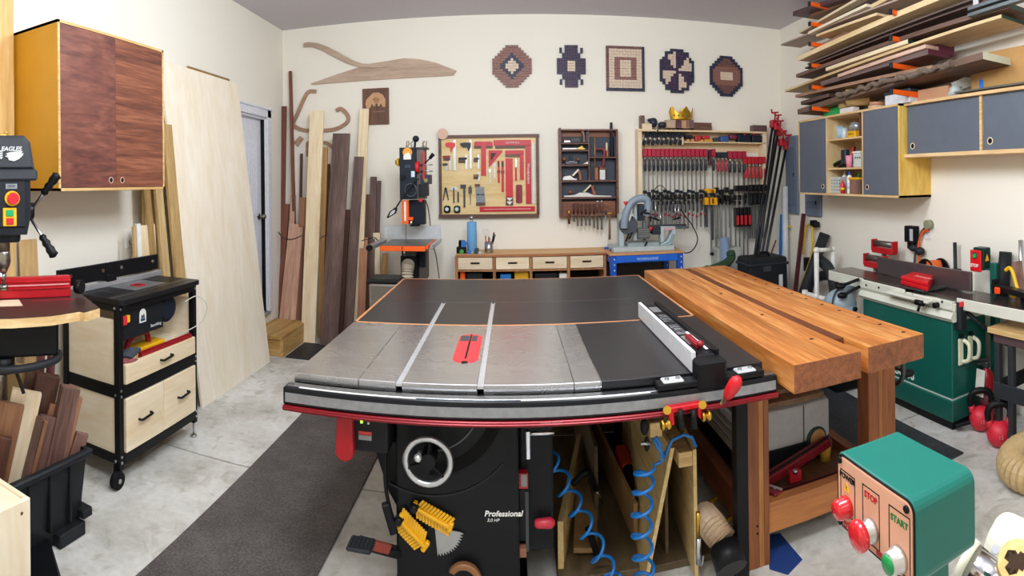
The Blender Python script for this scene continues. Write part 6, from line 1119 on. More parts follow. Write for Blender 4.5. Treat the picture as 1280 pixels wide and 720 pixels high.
cbx = thing('parts_bin', 'clear white bin with dark print on the middle cabinet shelf', 'bin', (2.65, shy(276), zS2)); part(cbx, 'body', M(.006).box(2.61, shy(303, 2.63), zS2, 2.72, shy(250, 2.63), zS2 + .115), mat('#c3c9c4', .3, 0, .08, 60)); part(cbx, 'lid', M(.004).box(2.605, shy(304, 2.63), zS2 + .115, 2.725, shy(249, 2.63), zS2 + .13), WHITE)
for k in range(3): part(cbx, 'print', M().box(2.609, shy(296 - k * 15, 2.62), zS2 + .07, 2.6105, shy(288 - k * 15, 2.62), zS2 + .085), DKGREY)
zB = AZ0 + .016; cb2 = thing('parts_bin', 'clear perforated bin on the bottom cabinet shelf', 'bin', (2.64, shy(98), zB)); part(cb2, 'body', M(.006).box(2.60, shy(152, 2.62), zB, 2.73, shy(52, 2.62), zB + .14), mat('#b9beba', .3, 0, .1, 60))
for i in range(5):
    for j in range(4): part(cb2, 'hole', M().cyl((2.5985, shy(65 + 18 * i, 2.6), zB + .03 + .027 * j), (2.601, shy(65 + 18 * i, 2.6), zB + .03 + .027 * j), .007, n=8), mat('#5f6764', .5))
single('green_lidded_tub', M().lathe([(.055, 0), (.06, .10), (.062, .10), (.062, .125), (.0, .127)], (2.76, shy(118, 2.76), zB + .06), n=20), mat('#1a9a58', .5), 'round tub with green lid behind the perforated bin', 'tub')
wbt = thing('spray_bottle', 'white bottle with grey cap on the bottom cabinet shelf', 'bottle', (2.66, shy(176), zB)); part(wbt, 'body', M().lathe([(.034, 0), (.036, .01), (.036, .13), (.014, .155), (.014, .16)], (2.68, shy(176, 2.68), zB), n=16), WHITE); part(wbt, 'cap', M().lathe([(.013, 0), (.013, .03), (.005, .05)], (2.68, shy(176, 2.68), zB + .155), n=12), mat('#8a9096', .5))
rbt = thing('glue_bottle', 'small red bottle with yellow band on the bottom cabinet shelf', 'bottle', (2.60, shy(160, 2.6), zB)); part(rbt, 'body', M().lathe([(.018, 0), (.019, .08), (.008, .095), (.006, .11)], (2.605, shy(160, 2.605), zB), n=14), REDB); part(rbt, 'band', M().cyl((2.605, shy(160, 2.605), zB + .03), (2.605, shy(160, 2.605), zB + .05), .0195, n=14), YEL)
gbt = thing('glue_bottle', 'tall white glue bottle with blue tip on the bottom cabinet shelf', 'bottle', (2.62, shy(211, 2.62), zB)); part(gbt, 'body', M().lathe([(.021, 0), (.022, .01), (.022, .14), (.012, .155)], (2.62, shy(211, 2.62), zB), n=16), WHITE); part(gbt, 'tip', M().lathe([(.013, 0), (.010, .02), (.004, .04)], (2.62, shy(211, 2.62), zB + .155), n=12), mat('#1c50b8', .4)); part(gbt, 'label', M().cyl((2.62, shy(211, 2.62), zB + .04), (2.62, shy(211, 2.62), zB + .09), .0225, n=16), mat('#c9ced8', .5))
ylb = thing('wooden_caddy', 'walnut caddy with yellow rim on the bottom cabinet shelf', 'caddy', (2.64, shy(262, 2.64), zB)); part(ylb, 'body', M(.003).box(2.595, shy(300, 2.62), zB, 2.70, shy(226, 2.62), zB + .115), WALNUT); part(ylb, 'rim', M(.003).box(2.59, shy(300, 2.62), zB + .115, 2.705, shy(222, 2.62), zB + .135), mat('#d9a01c', .5))
single('green_tip', M().cyl((2.66, shy(275, 2.66), zB + .13), (2.66, shy(278, 2.66), zB + .17), .009), mat('#1c6a3c', .5), 'small green tip sticking out of the walnut caddy', 'tool')
# on top of the cabinets
single('green_crate', M(.006).box(2.60, oX(1050, 140, 2.6).y, AZ1, 2.72, oX(1029, 140, 2.6).y, AZ1 + .075), mat('#0f9a52', .4), 'bright green box on top of the tall grey cabinet', 'box')
single('white_box', M(.003).box(2.59, oX(1067, 140, 2.6).y, AZ1, 2.66, oX(1051, 140, 2.6).y, AZ1 + .045), mat('#dcd6d4', .5), 'small white box under the paper rolls on the tall cabinet', 'box')
for (p, q, r, l) in (((1050, 130), (1066, 128), .048, 'smaller brown paper roll seen end on, above the tall cabinet'), ((1060, 127), (1090, 128), .075, 'larger brown paper roll beside the smaller one, above the tall cabinet')):
    a = oX(*p, 2.58); b = oX(*q, 2.70); a.z = b.z = AZ1 + .05 + r; t = thing('paper_roll', l, 'roll', a); part(t, 'roll', M().cyl(a, b, r, n=20), mat('#c9ab74', .7)); dd = (a - b).normalized(); part(t, 'core', M().cyl(a, a + dd * .002, r * .62, n=16), mat('#e0c694', .7)); part(t, 'hole', M().cyl(a + dd * .002, a + dd * .003, r * .3, n=12), mat('#4a3820', .8))
for k, l in enumerate(('lower of two round wooden discs on the tall cabinet', 'upper of two round wooden discs on the tall cabinet')):
    c = oX(1097, 130, 2.66); single('wood_disc', M().cyl((c.x, c.y, AZ1 + .028 * k), (c.x, c.y, AZ1 + .028 * k + .026), .075 - .01 * k, n=24), (wood('#d0a484', '#e8c8a8', 'x', 8), wood('#a8745a', '#c89478', 'x', 8))[k], l, 'disc')
t = thing('cardboard_carton', 'white carton with dark lid on top of the tall cabinet', 'box', (2.65, oX(1126, 120, 2.6).y, AZ1)); y0, y1 = oX(1137, 118, 2.58).y, oX(1106, 118, 2.58).y
part(t, 'body', M(.003).box(2.58, y0, AZ1 + .001, 2.76, y1, AZ1 + .075), mat('#d0d2d8', .5)); part(t, 'lid', M(.003).box(2.575, y0 - .005, AZ1 + .075, 2.765, y1 + .005, AZ1 + .10), mat('#26343a', .5))
y0, y1 = oX(1186, 114, 2.66).y, oX(1147, 114, 2.66).y; cbd = single('cardboard_box', M(.003).box(2.655, y0, LZ1 + .013, 2.82, y1, LZ1 + .013 + .085), mat('#b98a68', .75, 0, .06, 12), 'brown cardboard box on the long grey cabinet', 'box')
cp_ = M(); cp_.sph((2.70, oX(1193, 113, 2.7).y, LZ1 + .06), .06, (.8, .9, .7), 10)
for v in cp_.b.verts: v.co += Vector((random.uniform(-.015, .015), random.uniform(-.015, .015), random.uniform(-.012, .012)))
single('crumpled_plastic', cp_, mat('#b9c0c2', .25, 0, .2, 20), 'crumpled clear plastic beside the cardboard box on the long cabinet', 'plastic')
single('fibreboard_panel', M().prism([(oX(1196, 115, 2.66).y, LZ1 + .03), (oX(1280, 100, 2.66).y - .5, LZ1 + .03), (oX(1280, 100, 2.66).y - .5, LZ1 + .045), (oX(1196, 115, 2.66).y, LZ1 + .04)], 'yz', 2.64, 2.80), mat('#5e5c4e', .7), 'dark flat panel lying at the right on the long cabinet', 'panel')
single('white_card', poly(M(), [(1189, 104), (1215, 92), (1214, 107), (1202, 112)], oX(1200, 100, 2.72).y, oX(1200, 100, 2.72).y + .004), mat('#e3e3dc', .6), 'white card standing behind the crumpled plastic', 'card')
y0, y1 = oX(1280, 85, 2.76).y - .5, oX(1215, 95, 2.76).y; zc_ = oX(1215, 84, 2.76).z
lb = thing('long_carton', 'long brown cardboard carton at the far right above the long cabinet', 'box', (2.81, (y0 + y1) / 2, LZ1 + .05)); part(lb, 'body', M(.003).box(2.76, y0, LZ1 + .05, 2.865, y1, zc_ + .08), mat('#b98d54', .75, 0, .06, 12)); part(lb, 'flap', M().box(2.755, y1, LZ1 + .05, 2.865, y1 + .003, zc_ + .05), mat('#c9a06a', .75)); part(lb, 'blue_tape', M().box(2.757, oX(1229, 100, 2.758).y, LZ1 + .045, 2.7595, oX(1224, 100, 2.758).y, LZ1 + .12), mat('#2a7ae0', .5))
# ---- lumber rack high on the right wall
lr = thing('lumber_rack', 'wall lumber rack of steel standards with orange arms, high on the right wall', 'rack', (2.7, 3.5, 2.1))
ZL = [2.165, 2.345, 2.53, 2.71, 2.88, 3.05]
for y in (1.95, 3.0, 4.09):
    part(lr, 'standard', M(.002).box(RWX - .028, y - .018, 2.05, RWX - .002, y + .018, 3.18), mat('#d3d5d6', .4, .3))
    for z in ZL if y > 2 else ZL[3:]:
        ar = part(lr, 'arm', M(.003).prism([(2.425, z - .03), (RWX - .028, z - .05), (RWX - .028, z), (2.425, z)], 'xz', y - .012, y + .012), ORANGE, 'orange arm'); part(ar, 'end_cap', M(.002).box(2.412, y - .014, z - .034, 2.426, y + .014, z + .003), mat('#16242c', .4))
def wy(c1, c2, fine=12, var=.03): return wood(c1, c2, 'z', fine, .55, var)
DK_, LT_, PN_, GY_, PU_, BR_ = wy('#3c2b28', '#5e4640'), wy('#cdb48c', '#e9d9b8'), wy('#cfae7c', '#ecd6ac'), wy('#8e7a70', '#b8a498'), wy('#4a2434', '#744252'), wy('#74523c', '#a2785a')
def rb(l, r, X, wid, thk, m, label, ext=0, cap=None, capcol=None):
    P, Q = oX(*l, X), oX(*r, X); d = (Q - P).normalized(); Q = Q + d * ext
    u = Vector((1, 0, 0)); up = d.cross(u); up = up if up.z > 0 else -up
    wid = min(wid, RWX - .012 - max(P.x, Q.x)); c = u * (wid / 2) + up * (thk / 2)
    o = board('stacked_board', P + c, Q + c, (1, 0, 0), wid, thk, m, label, 'board', 'boards on the wall lumber rack', .001)
    if cap:
        mm = M(); L_ = (Q - P).length; mm.box(-wid / 2, -thk / 2, L_, wid / 2, thk / 2, L_ + .002); me = mm.mesh('painted_end'); me.materials.append(capcol); q = bpy.data.objects.new('painted_end', me); COL.objects.link(q); q.parent = o
    return o
GE = mat('#12352c', .5)
rb((991, 20), (1050, 0), 2.52, .30, .04, wy('#38262e', '#64464a'), 'dark purplish board on the top level nearest the ceiling corner', 1.2)
rb((1012, 23), (1066, 0), 2.60, .2, .035, wy('#5a3a2c', '#8e6244'), 'mottled brown board on the top level of the rack', 1.0)
rb((976, 57), (1085, 14), 2.50, .22, .014, GY_, 'wide greyish board with the farthest left end, upper part of the rack', 1.2)
rb((999, 42), (1068, 2), 2.52, .08, .02, LT_, 'pale thin board above the wide greyish one', 1.0)
rb((1010, 43), (1083, 8), 2.47, .05, .022, wy('#e0d2b4', '#f4ead2'), 'whitish strip with a square sawn end, upper part of the rack')
rb((1020, 46), (1096, 19), 2.47, .16, .02, PN_, 'pine board ending just right of the whitish strip')
rb((1082, 14), (1125, -8), 2.52, .16, .03, PN_, 'pine board starting behind the square sawn ends, top of the rack', .8)
rb((998, 76), (1130, 18), 2.47, .22, .04, PN_, 'thick pine board with bright edge across the middle of the rack', 1.0)
rb((1013, 64), (1060, 41), 2.58, .14, .02, wy('#8e6a58', '#b89080'), 'short brownish board behind the thick pine one')
rb((1006, 86), (1213, 8), 2.50, .12, .012, DK_, 'thin dark board in the middle of the rack, lower of two', .2)
rb((1009, 81), (1213, 1), 2.52, .12, .012, wy('#54443e', '#7e6a60'), 'thin greyish brown board in the middle of the rack, upper of two', .3)
rb((995, 97), (1262, 10), 2.49, .30, .03, wy('#4a3630', '#7a5c4e'), 'wide dark brown board with green painted end in the middle of the rack', 0, 1, GE)
rb((1032, 89), (1135, 54), 2.47, .05, .028, LT_, 'pale strip with dark green end below the orange arms', 0, 1, GE)
rb((981, 115), (1252, 22), 2.49, .24, .02, wy('#b8966a', '#dcc496'), 'long pale live edge board with green end, below the wide brown one', 0, 1, GE)
rb((1047, 97), (1157, 60), 2.47, .12, .025, wy('#a88672', '#cfb09c'), 'pinkish tan board ending above the purple blocks')
rb((1026, 108), (1160, 68), 2.49, .20, .04, wy('#4c3a38', '#74605c'), 'thick dark rough board with a purple end', 0, 1, mat('#5c2438', .6))
rb((1100, 87), (1172, 66), 2.60, .16, .08, PU_, 'stack end of purple heart timber below the pale long board', 0, 1, mat('#6a2a40', .6))
rb((994, 122), (1165, 86), 2.49, .28, .025, wy('#7c5c48', '#a88468'), 'brown board with rough end grain on the lowest level', 0)
rb((1001, 131), (1036, 121), 2.49, .2, .03, wy('#3c2826', '#5c403c'), 'short dark red brown board at the bottom left of the rack')
sl = rb((997, 143), (1192, 84), 2.50, .30, .045, wy('#4e3a30', '#7c604e', 9), 'live edge slab with bark, lowest board on the rack', .25, 1, mat('#cfd2bc', .6))
bk = M(); P, Q = oX(1047, 123, 2.485), oX(1190, 84, 2.485); pts = [P.lerp(Q, i / 40) + Vector((random.uniform(-.012, .012), 0, .022 + random.uniform(-.012, .012))) for i in range(41)]
bo = bk.tube(pts, .02, 7, radii=[.016 + random.uniform(0, .012) for _ in pts]); bo.move(sl.matrix_world.inverted()); me = bo.mesh('bark'); me.materials.append(mat('#6b5c50', .9, 0, .3, 60, .5)); o = bpy.data.objects.new('bark', me); COL.objects.link(o); o.parent = sl
for k, l in enumerate(('lower grey steel drawer slide lying on the lumber rack', 'upper grey steel drawer slide lying on the lumber rack')):
    P, Q = oX(1212, 20 - 8 * k, 2.47), oX(1279, -1 - 8 * k, 2.47); single('steel_channel', M(.002).bar(P, Q + (Q - P) * .4, .04, .022), mat('#6f787c', .4, .6), l, 'channel')
single('bracket_plate', M(.002).box(2.46, oX(1222, 5, 2.46).y, oX(1222, 6, 2.46).z, 2.475, oX(1216, 5, 2.46).y, oX(1219, -8, 2.46).z), mat('#dcdfe0', .3, .5), 'pale perforated bracket plate at the end of the steel slides', 'bracket')
# ---- electrical panels
PG = mat('#69768a', .5)
for (x0, x1, y0, y1, l) in ((984.5, 999, 170, 267, 'tall grey electrical panel in the far right corner'), (1009, 1028, 236, 270, 'grey electrical panel half hidden below the tall cabinet')):
    a, b = oX(x0, y0, RX), oX(x1, y0, RX); z0 = oX((x0 + x1) / 2, y1, RX).z; z1 = oX((x0 + x1) / 2, y0, RX).z
    t = thing('electrical_panel', l, 'panel', (RX, (a.y + b.y) / 2, z0)); part(t, 'box', M(.004).box(RX - .03, b.y, z0, RX - .001, a.y, z1), PG); d = part(t, 'door', M(.003).box(RX - .036, b.y + .04, z0 + .08, RX - .03, a.y - .04, z1 - .12), mat('#5d6a7e', .5)); part(d, 'latch', M(.002).box(RX - .04, b.y + .06, (z0 + z1) / 2 - .02, RX - .036, b.y + .08, (z0 + z1) / 2 + .02), BLACK)
for x, y, l in ((1014, 281, 'double outlet with black plugs below the grey panel'), (988, 281, 'outlet with yellow plug near the right corner'), (1160, 289, 'outlet with orange and black plugs above the jointer')):
    p = oX(x, y, RX); outlet((RX, p.y, p.z), (-1, 0, 0), l)
def rod(name, p0, p1, r, m, label, cat, n=12): return single(name, M().cyl(p0, p1, r, n=n), m, label, cat)
def lean(px, py, X, fx, fy, Xf): a, f = oX(px, py, X), oX(fx, fy, Xf); d = (f - a); return a, a + d * (a.z / -d.z) + Vector((0, 0, .003))
a, f = lean(981.5, 233, 2.80, 981.5, 330, 2.78); rod('white_pipe', f, a, .033, mat('#c9ced0', .4), 'thick pale grey pipe standing in the right corner', 'pipe', 18)
a, f = lean(977, 268, 2.77, 975, 330, 2.74); s = single('blue_level', M(.003).bar(f, a, .03, .02), mat('#1a70c8', .4), 'blue straight bar standing beside the pale grey pipe', 'bar')
a, f = lean(1004.5, 267, 2.80, 994, 366, 2.66); single('maroon_level', M(.003).bar(f, a, .045, .02, (0, 1, 0)), mat('#4a1420', .4), 'long maroon level leaning near the grey electrical panels', 'level')
a, f = lean(1031, 292, 2.80, 1005, 366, 2.62); rod('black_tube', f, a, .05, mat('#26282c', .6), 'thick black foam tube leaning by the white pipe frame', 'tube', 18)
a, f = lean(970, 300, 2.74, 962, 322, 2.66); rod('red_stick', f, a, .008, mat('#8a2a34', .5), 'thin dark red stick in the right corner behind the black case', 'stick')
YC = mat('#d8aa14', .5)
for pts, l in (([(988, 283), (984, 284), (982, 292), (981.5, 330), (981, 366)], 'yellow cord hanging from the outlet near the right corner'), ([(1013, 280), (1008, 284), (1005, 300), (1004, 318)], 'left of two yellow cords hanging from the double outlet'), ([(1015, 281), (1015.5, 292), (1016, 305), (1013, 325), (1004, 350), (999, 368)], 'right of two yellow cords hanging from the double outlet')):
    P = smooth([oX(x, y, 2.82 - .0006 * max(0, y - 280)) for x, y in pts], 5); single('yellow_cable', M().tube(P, .012, 8), YC, l, 'cord')
for x, y, l in ((1017, 279, 'black plug at the top of the double outlet'), (1020, 281, 'black plug right in the double outlet'), (1009, 328, 'black cord connector on the yellow cord')): p = oX(x, y, 2.82); single('black_plug', M(.01, 2).box(p.x - .03, p.y - .03, p.z - (.025 if y < 300 else .09), p.x + .03, p.y + .03, p.z + (.03 if y < 300 else .05)), BLACK, l, 'plug')
pv = thing('plastic_piping', 'white plastic pipe frame standing behind the workbench', 'pipe', (2.55, 3.9, 0)); WP = mat('#e3e2dc', .4); A = oX(1020.5, 313, 2.52); B_ = oX(1041, 312, 2.72); C2 = oX(1020, 372, 2.52); 
part(pv, 'upright', M().cyl((A.x, A.y, 0), A, .022), WP); part(pv, 'top_bar', M().cyl(A, B_, .020), WP); part(pv, 'return', M().cyl(B_, B_ + Vector((.0, 0, -.5)), .020), WP); part(pv, 'elbow', M().sph(A, .03), WP); part(pv, 'elbow', M().sph(B_, .027), WP)
L1, L2 = oX(1006, 367, 2.40), oX(1036, 375, 2.52); part(pv, 'lower_bar', M().cyl(L1, L2, .022), WP); part(pv, 'tee', M().sph(oX(1020, 371, 2.45), .032), WP); part(pv, 'end_cap', M().cyl(L1 + Vector((0, 0, .03)), L1 - Vector((0, 0, .06)), .025), WP)
hz = smooth([oX(x, y, 2.62) for x, y in ((1026, 326), (1034, 333), (1040, 345), (1043, 360), (1043, 376))], 5); single('black_hose', M().tube(hz, .05, 12), mat('#2c2e33', .55), 'black hose bending down behind the grey motor', 'hose')
hz = smooth([oX(x, y, 2.70) for x, y in ((1010, 366), (1014, 352), (1026, 345), (1042, 345), (1052, 350), (1059, 355))], 5); single('black_hose', M().tube(hz, .045, 12), mat('#25272b', .55), 'black hose arching left to right behind the white pipe', 'hose')
mo = thing('dust_collector', 'grey blue dust collector motor between the bench and the jointer', 'dust collector', (2.25, 3.35, 0)); mc = oX(1050, 380, 2.30); GB = mat('#8fa0aa', .4)
part(mo, 'housing', M().sph((mc.x, mc.y, mc.z), .125, (1, 1, .9), 20), GB); part(mo, 'drum', M().cyl((mc.x, mc.y, .3), (mc.x, mc.y, mc.z), .125, n=24), GB); part(mo, 'seam', M().ring((mc.x - .02, mc.y - .02, mc.z), (-.5, .85, 0), .110, .128, .006, 28), DKGREY); part(mo, 'base', M(.02).box(mc.x - .12, mc.y - .12, 0, mc.x + .12, mc.y + .12, .3), BLACK); part(mo, 'cap', M(.01).box(mc.x + .05, mc.y + .0, mc.z + .06, mc.x + .16, mc.y + .1, mc.z + .14), GB); part(mo, 'knob', M().cyl((mc.x + .04, mc.y - .10, mc.z - .02), (mc.x + .05, mc.y - .14, mc.z - .02), .016), BLACK)
# black case on the floor behind the bench
bc0, bc1 = oY(936, 324, 4.75), oY(985, 330, 4.75); kc = thing('tool_case', 'large black plastic tool case standing behind the workbench', 'case', ((bc0.x + bc1.x) / 2, 4.9, 0))
part(kc, 'body', M(.03, 3).box(bc0.x, 4.75, .2, bc1.x, 5.05, bc0.z + .0), mat('#1f2126', .5)); part(kc, 'lid_band', M(.01).box(bc0.x - .01, 4.74, bc0.z - .08, bc1.x + .01, 5.06, bc0.z - .05), mat('#2a2c32', .5)); part(kc, 'handle', M().tube(smooth([(bc0.x + .14, 4.84, bc0.z - .01), (bc0.x + .15, 4.84, bc0.z + .035), (bc0.x + .24, 4.84, bc0.z + .035), (bc0.x + .25, 4.84, bc0.z - .01)], 4), .014), BLACK); part(kc, 'label', M().box(bc1.x - .10, 4.747, bc0.z - .30, bc1.x - .06, 4.7505, bc0.z - .17), mat('#cfd1d2', .5)); part(kc, 'latch', M(.003).box(bc0.x + .15, 4.742, bc0.z - .13, bc0.x + .23, 4.75, bc0.z - .08), DKGREY); part(kc, 'base', M(.01).box(bc0.x + .02, 4.77, 0, bc1.x - .02, 5.03, .2), BLACK)
a, f = oY(905, 297, 5.2), oY(910, 345, 5.0); rod('blue_grey_tube', Vector((f.x + .03, f.y, .0)), a, .05, mat('#7f93b0', .4), 'blue grey tube standing under the clamp rack beside the green hose', 'tube', 18)
single('green_hose', M().tube(smooth([oY(913, 315, 4.7), oY(914, 322, 4.7), oY(908, 329, 4.6), oY(898, 334, 4.5), oY(888, 338, 4.4), oY(880, 345, 4.4), (oY(880, 345, 4.4).x, 4.4, .3), (oY(880, 345, 4.4).x, 4.3, .04)]), .04, 12), mat('#23442c', .55), 'dark green hose ending below the clamp rack beside the blue grey tube', 'hose')
single('grey_bin', M(.01).box(oY(895, 320, 5.3).x, 5.25, 0, oY(925, 320, 5.3).x, 5.45, oY(900, 310, 5.3).z), mat('#b0b4ac', .6), 'pale grey bin behind the blue grey tube', 'bin')
# ---- jointer
jt = thing('jointer', 'green and cream jointer with long steel bed and fence on the right', 'jointer', (2.55, 2.85, 0)); JG = mat('#0c5a4e', .4, 0, .03, 10); CRM = mat('#d6d6c8', .42, 0, .03, 10); BED = mat('#6f6864', .25, .85, .08, 6)
JX0, JX1, JY0, JY1, JB = 2.40, 2.71, 2.41, 3.33, .82
part(jt, 'cabinet', M(.006).box(JX0, JY0, .20, JX1, JY1, .675), JG); part(jt, 'plinth', M(.006).box(JX0 - .006, JY0 - .006, .06, JX1, JY1, .192), JG); part(jt, 'seam', M().box(JX0 + .002, JY0 + .002, .19, JX1 - .01, JY1 - .01, .202), mat('#b9c9c2', .5)); part(jt, 'foot', M(.004).box(JX0 + .02, JY0 + .02, 0, JX1 - .02, JY1 - .02, .06), BLACK)
part(jt, 'mobile_lever', M(.003).bar((JX0 + .01, JY0 - .01, .04), (JX0 + .09, JY0 - .07, .06), .03, .02), BLACK)
text(jt, 'model_lettering', 'G0858', (JX0 - .0008, 2.87, .25), (0, -1, 0), (0, 0, 1), .078, mat('#dfe6e2', .5), bold=.002)
part(jt, 'casting', M(.004).prism([(JX0 - .01, .675), (JX0 - .03, .70), (JX0 - .01, .735), (JX1 - .05, .735), (JX1 - .04, .675)], 'xz', JY0 - .02, JY1 + .02), CRM)
part(jt, 'bed_casting', M(.006).box(JX0 - .0, JY0 - .02, .735, JX1 - .08, JY1 + .01, JB - .035), CRM); part(jt, 'bed_casting', M(.006).box(JX0 - .012, 2.84, .75, JX0, JY1, JB - .006), CRM); part(jt, 'bed_casting', M(.006).box(JX0 - .012, JY0 - .01, .745, JX0, 2.83, JB - .02), CRM)
part(jt, 'outfeed_table', M(.003).box(JX0 + .01, 2.86, JB - .034, JX1 - .08, 3.80, JB), BED); part(jt, 'infeed_table', M(.003).box(JX0 + .06, 1.75, JB - .005 - .03, JX1 - .03, 2.78, JB - .005), BED); part(jt, 'table_lip', M(.004).box(JX0 + .05, 1.75, JB - .075, JX0 + .06, 2.42, JB - .006), CRM); part(jt, 'outfeed_lip', M(.004).box(JX0 + .0, JY1, JB - .08, JX0 + .01, 3.80, JB - .002), CRM)
part(jt, 'rabbet_ledge', M(.006).box(JX0 - .07, 2.56, JB - .05, JX0 + .06, 2.98, JB - .03), CRM); part(jt, 'cutter_guard', M(.008).prism([(JX0 + .0, 2.66), (JX0 + .26, 2.64), (JX0 + .26, 2.92), (JX0 + .12, 2.92), (JX0 - .02, 2.86)], 'xy', JB + .002, JB + .012), mat('#3a3a3c', .4))
for y, z in ((3.27, .78), (3.12, .785), (2.78, .757), (2.66, .757), (2.55, .765), (2.48, .79)): part(jt, 'bolt', M().cyl((JX0 - .008, y, z), (JX0 - .016, y, z), .008, n=10), BLACK)
part(jt, 'knob', M().cyl((JX0 - .01, 2.52, .765), (JX0 - .045, 2.52, .765), .018), BLACK); part(jt, 'seam_line', M().box(JX0 - .0132, 2.76, .745, JX0 - .012, 2.764, .80), DKGREY)
for y in (2.62,): lk = part(jt, 'lock_lever', M().cyl((JX0 - .07, y, JB - .05), (JX0 - .09, y, JB - .10), .009), BLACK); part(lk, 'lock_hub', M().cyl((JX0 - .07, y - .03, JB - .05), (JX0 - .07, y + .04, JB - .05), .018), BLACK)
fz = M(.004); fz.box(2.60, 2.44, JB + .004, 2.622, 3.42, JB + .13); jf = part(jt, 'fence', fz, mat('#75696a', .3, .7, .06, 6), 'steel fence'); part(jf, 'fence_edge', M(.004).box(2.623, 2.43, JB + .004, 2.64, 2.46, JB + .12), CRM); part(jf, 'fence_screw', M().cyl((2.60, 2.95, JB + .085), (2.597, 2.95, JB + .085), .007), CHROME)
part(jt, 'fence_bracket', M(.006).box(2.623, 2.8, JB - .03, 2.76, 3.0, JB + .05), CRM)
for a_, b_ in (((JX0 - .02, 3.34, .76), (JX0 - .16, 3.36, .71)), ((JX0 - .01, 3.36, .81), (JX0 - .12, 3.44, .76))): rr = part(jt, 'adjust_lever', M().cyl(a_, b_, .012), BLACK); part(rr, 'grip', M().sph(b_, .026, (1.6, 1.2, .9)), BLACK)
al = part(jt, 'infeed_lever', M().cyl((JX0 + .08, 2.38, .74), (JX0 + .20, 2.24, .58), .014), mat('#20262c', .4)); part(al, 'grip', M().cyl((JX0 + .20, 2.24, .58), (JX0 + .27, 2.16, .52), .02), BLACK)
gh = part(jt, 'guide_block', M(.01).box(JX0 + .02, 2.36, .62, JX0 + .09, 2.42, .79), mat('#22262a', .5)); part(gh, 'red_clip', M(.003).box(JX0 + .02, 2.355, .77, JX0 + .07, 2.37, .80), REDB)
def handle2(x): 
    a, b = .40, .565; t = thing('push_block', 'cream handled push block hanging %s on the end of the green jointer' % ('left' if x < 2.5 else 'right'), 'push block', (x, JY0 - .02, a), 0, 'push blocks on the jointer'); part(t, 'plate', M(.004).box(x - .022, JY0 - .018, a, x + .022, JY0 - .008, b), mat('#dcdcc0', .5)); part(t, 'handle', M().tube(smooth([(x + .012, JY0 - .02, a + .02), (x + .02, JY0 - .06, a + .04), (x + .022, JY0 - .065, b - .04), (x + .012, JY0 - .025, b - .01)], 5), .013, 8), mat('#dcdcc0', .5)); part(t, 'hook', M(.004).box(x - .012, JY0 - .03, b, x + .015, JY0 - .007, b + .028), BLACK)
handle2(2.462); handle2(2.548)
part(jt, 'switch_post', M(.006).box(2.72, 2.33, .0, 2.765, 2.385, 1.0), JG)
sx = oX(1221.5, 324, 2.70); sb_ = part(jt, 'switch_housing', M(.006).box(2.70, sx.y - .055, sx.z - .07, 2.775, sx.y + .04, sx.z + .075), mat('#14332c', .4)); n_ = Vector((-.75, -.66, 0)).normalized()
part(jt, 'switch_bracket', M(.003).box(2.72, sx.y - .02, .95, 2.78, 2.36, sx.z - .06), JG)
pd_ = part(sb_, 'stop_paddle', M(.005).box(2.682, sx.y - .045, sx.z - .08, 2.70, sx.y + .05, sx.z + .06), mat('#d4141e', .35), 'red stop paddle'); part(sb_, 'paddle_window', M(.002).box(2.679, sx.y - .015, sx.z + .005, 2.683, sx.y + .025, sx.z + .045), DKGREY); part(sb_, 'green_button', M().cyl((2.68, sx.y + .002, sx.z + .025), (2.672, sx.y + .002, sx.z + .025), .014), mat('#18b048', .35))
text(jt, 'stop_lettering', 'STOP', (2.681, sx.y + .008, sx.z - .04), (0, -1, 0), (0, 0, 1), .028, WHITE, bold=.001)
part(sb_, 'warning_triangle', M().prism([(2.715, sx.z - .01), (2.755, sx.z - .01), (2.735, sx.z + .035)], 'xz', sx.y - .057, sx.y - .055), YEL)
rcase = thing('red_case', 'flat red plastic case lying on the jointer beside its fence', 'case', (2.50, 2.80, JB + .012)); rq = [oZ(1126, 352, JB + .03), oZ(1160, 361, JB + .03), oZ(1167, 350, JB + .03), oZ(1148, 344, JB + .03)]
part(rcase, 'lower_shell', M().prism([(p.x, p.y) for p in rq], 'xy', JB + .013, JB + .04, .004), mat('#d0141e', .35)); part(rcase, 'upper_shell', M().prism([(p.x, p.y) for p in rq], 'xy', JB + .042, JB + .068, .006), mat('#d8161f', .35)); text(rcase, 'case_lettering', 'TORCH', (2.50, 2.78, JB + .0685), (0, -1, 0), (1, 0, 0), .05, mat('#f0a0a0', .5))
for (x0, y0, x1, y1, l, Yo) in ((1092, 300, 1120, 314, 'taller red roller stand with grey roller behind the jointer', 2.74), (1082, 318, 1108, 331, 'shorter red roller stand with grey roller behind the jointer', 2.68)):
    A_, B2 = oX(x0 + 2, y0 + 4, Yo), oX(x1 - 3, y0 + 6, Yo); B2.z = A_.z = (A_.z + B2.z) / 2; t = thing('roller_stand', l, 'roller stand', ((A_.x + B2.x) / 2, (A_.y + B2.y) / 2, 0)); part(t, 'roller', M().cyl(A_, B2, .025, n=16), mat('#77706c', .35, .7)); c_ = (A_ + B2) / 2
    part(t, 'cradle', M(.004).box(Yo - .03, B2.y - .01, c_.z - .075, Yo + .03, A_.y + .01, c_.z - .03).box(Yo - .03, B2.y - .02, c_.z - .06, Yo + .03, B2.y - .005, c_.z + .03).box(Yo - .03, A_.y + .005, c_.z - .06, Yo + .03, A_.y + .02, c_.z + .03), mat('#b8141e', .4)); part(t, 'post', M().cyl((Yo, c_.y, 0), (Yo, c_.y, c_.z - .07), .018), STEEL); part(t, 'base', M().bar((Yo - .12, c_.y - .05, .01), (Yo + .06, c_.y + .05, .01), .03, .02), mat('#b8141e', .4))
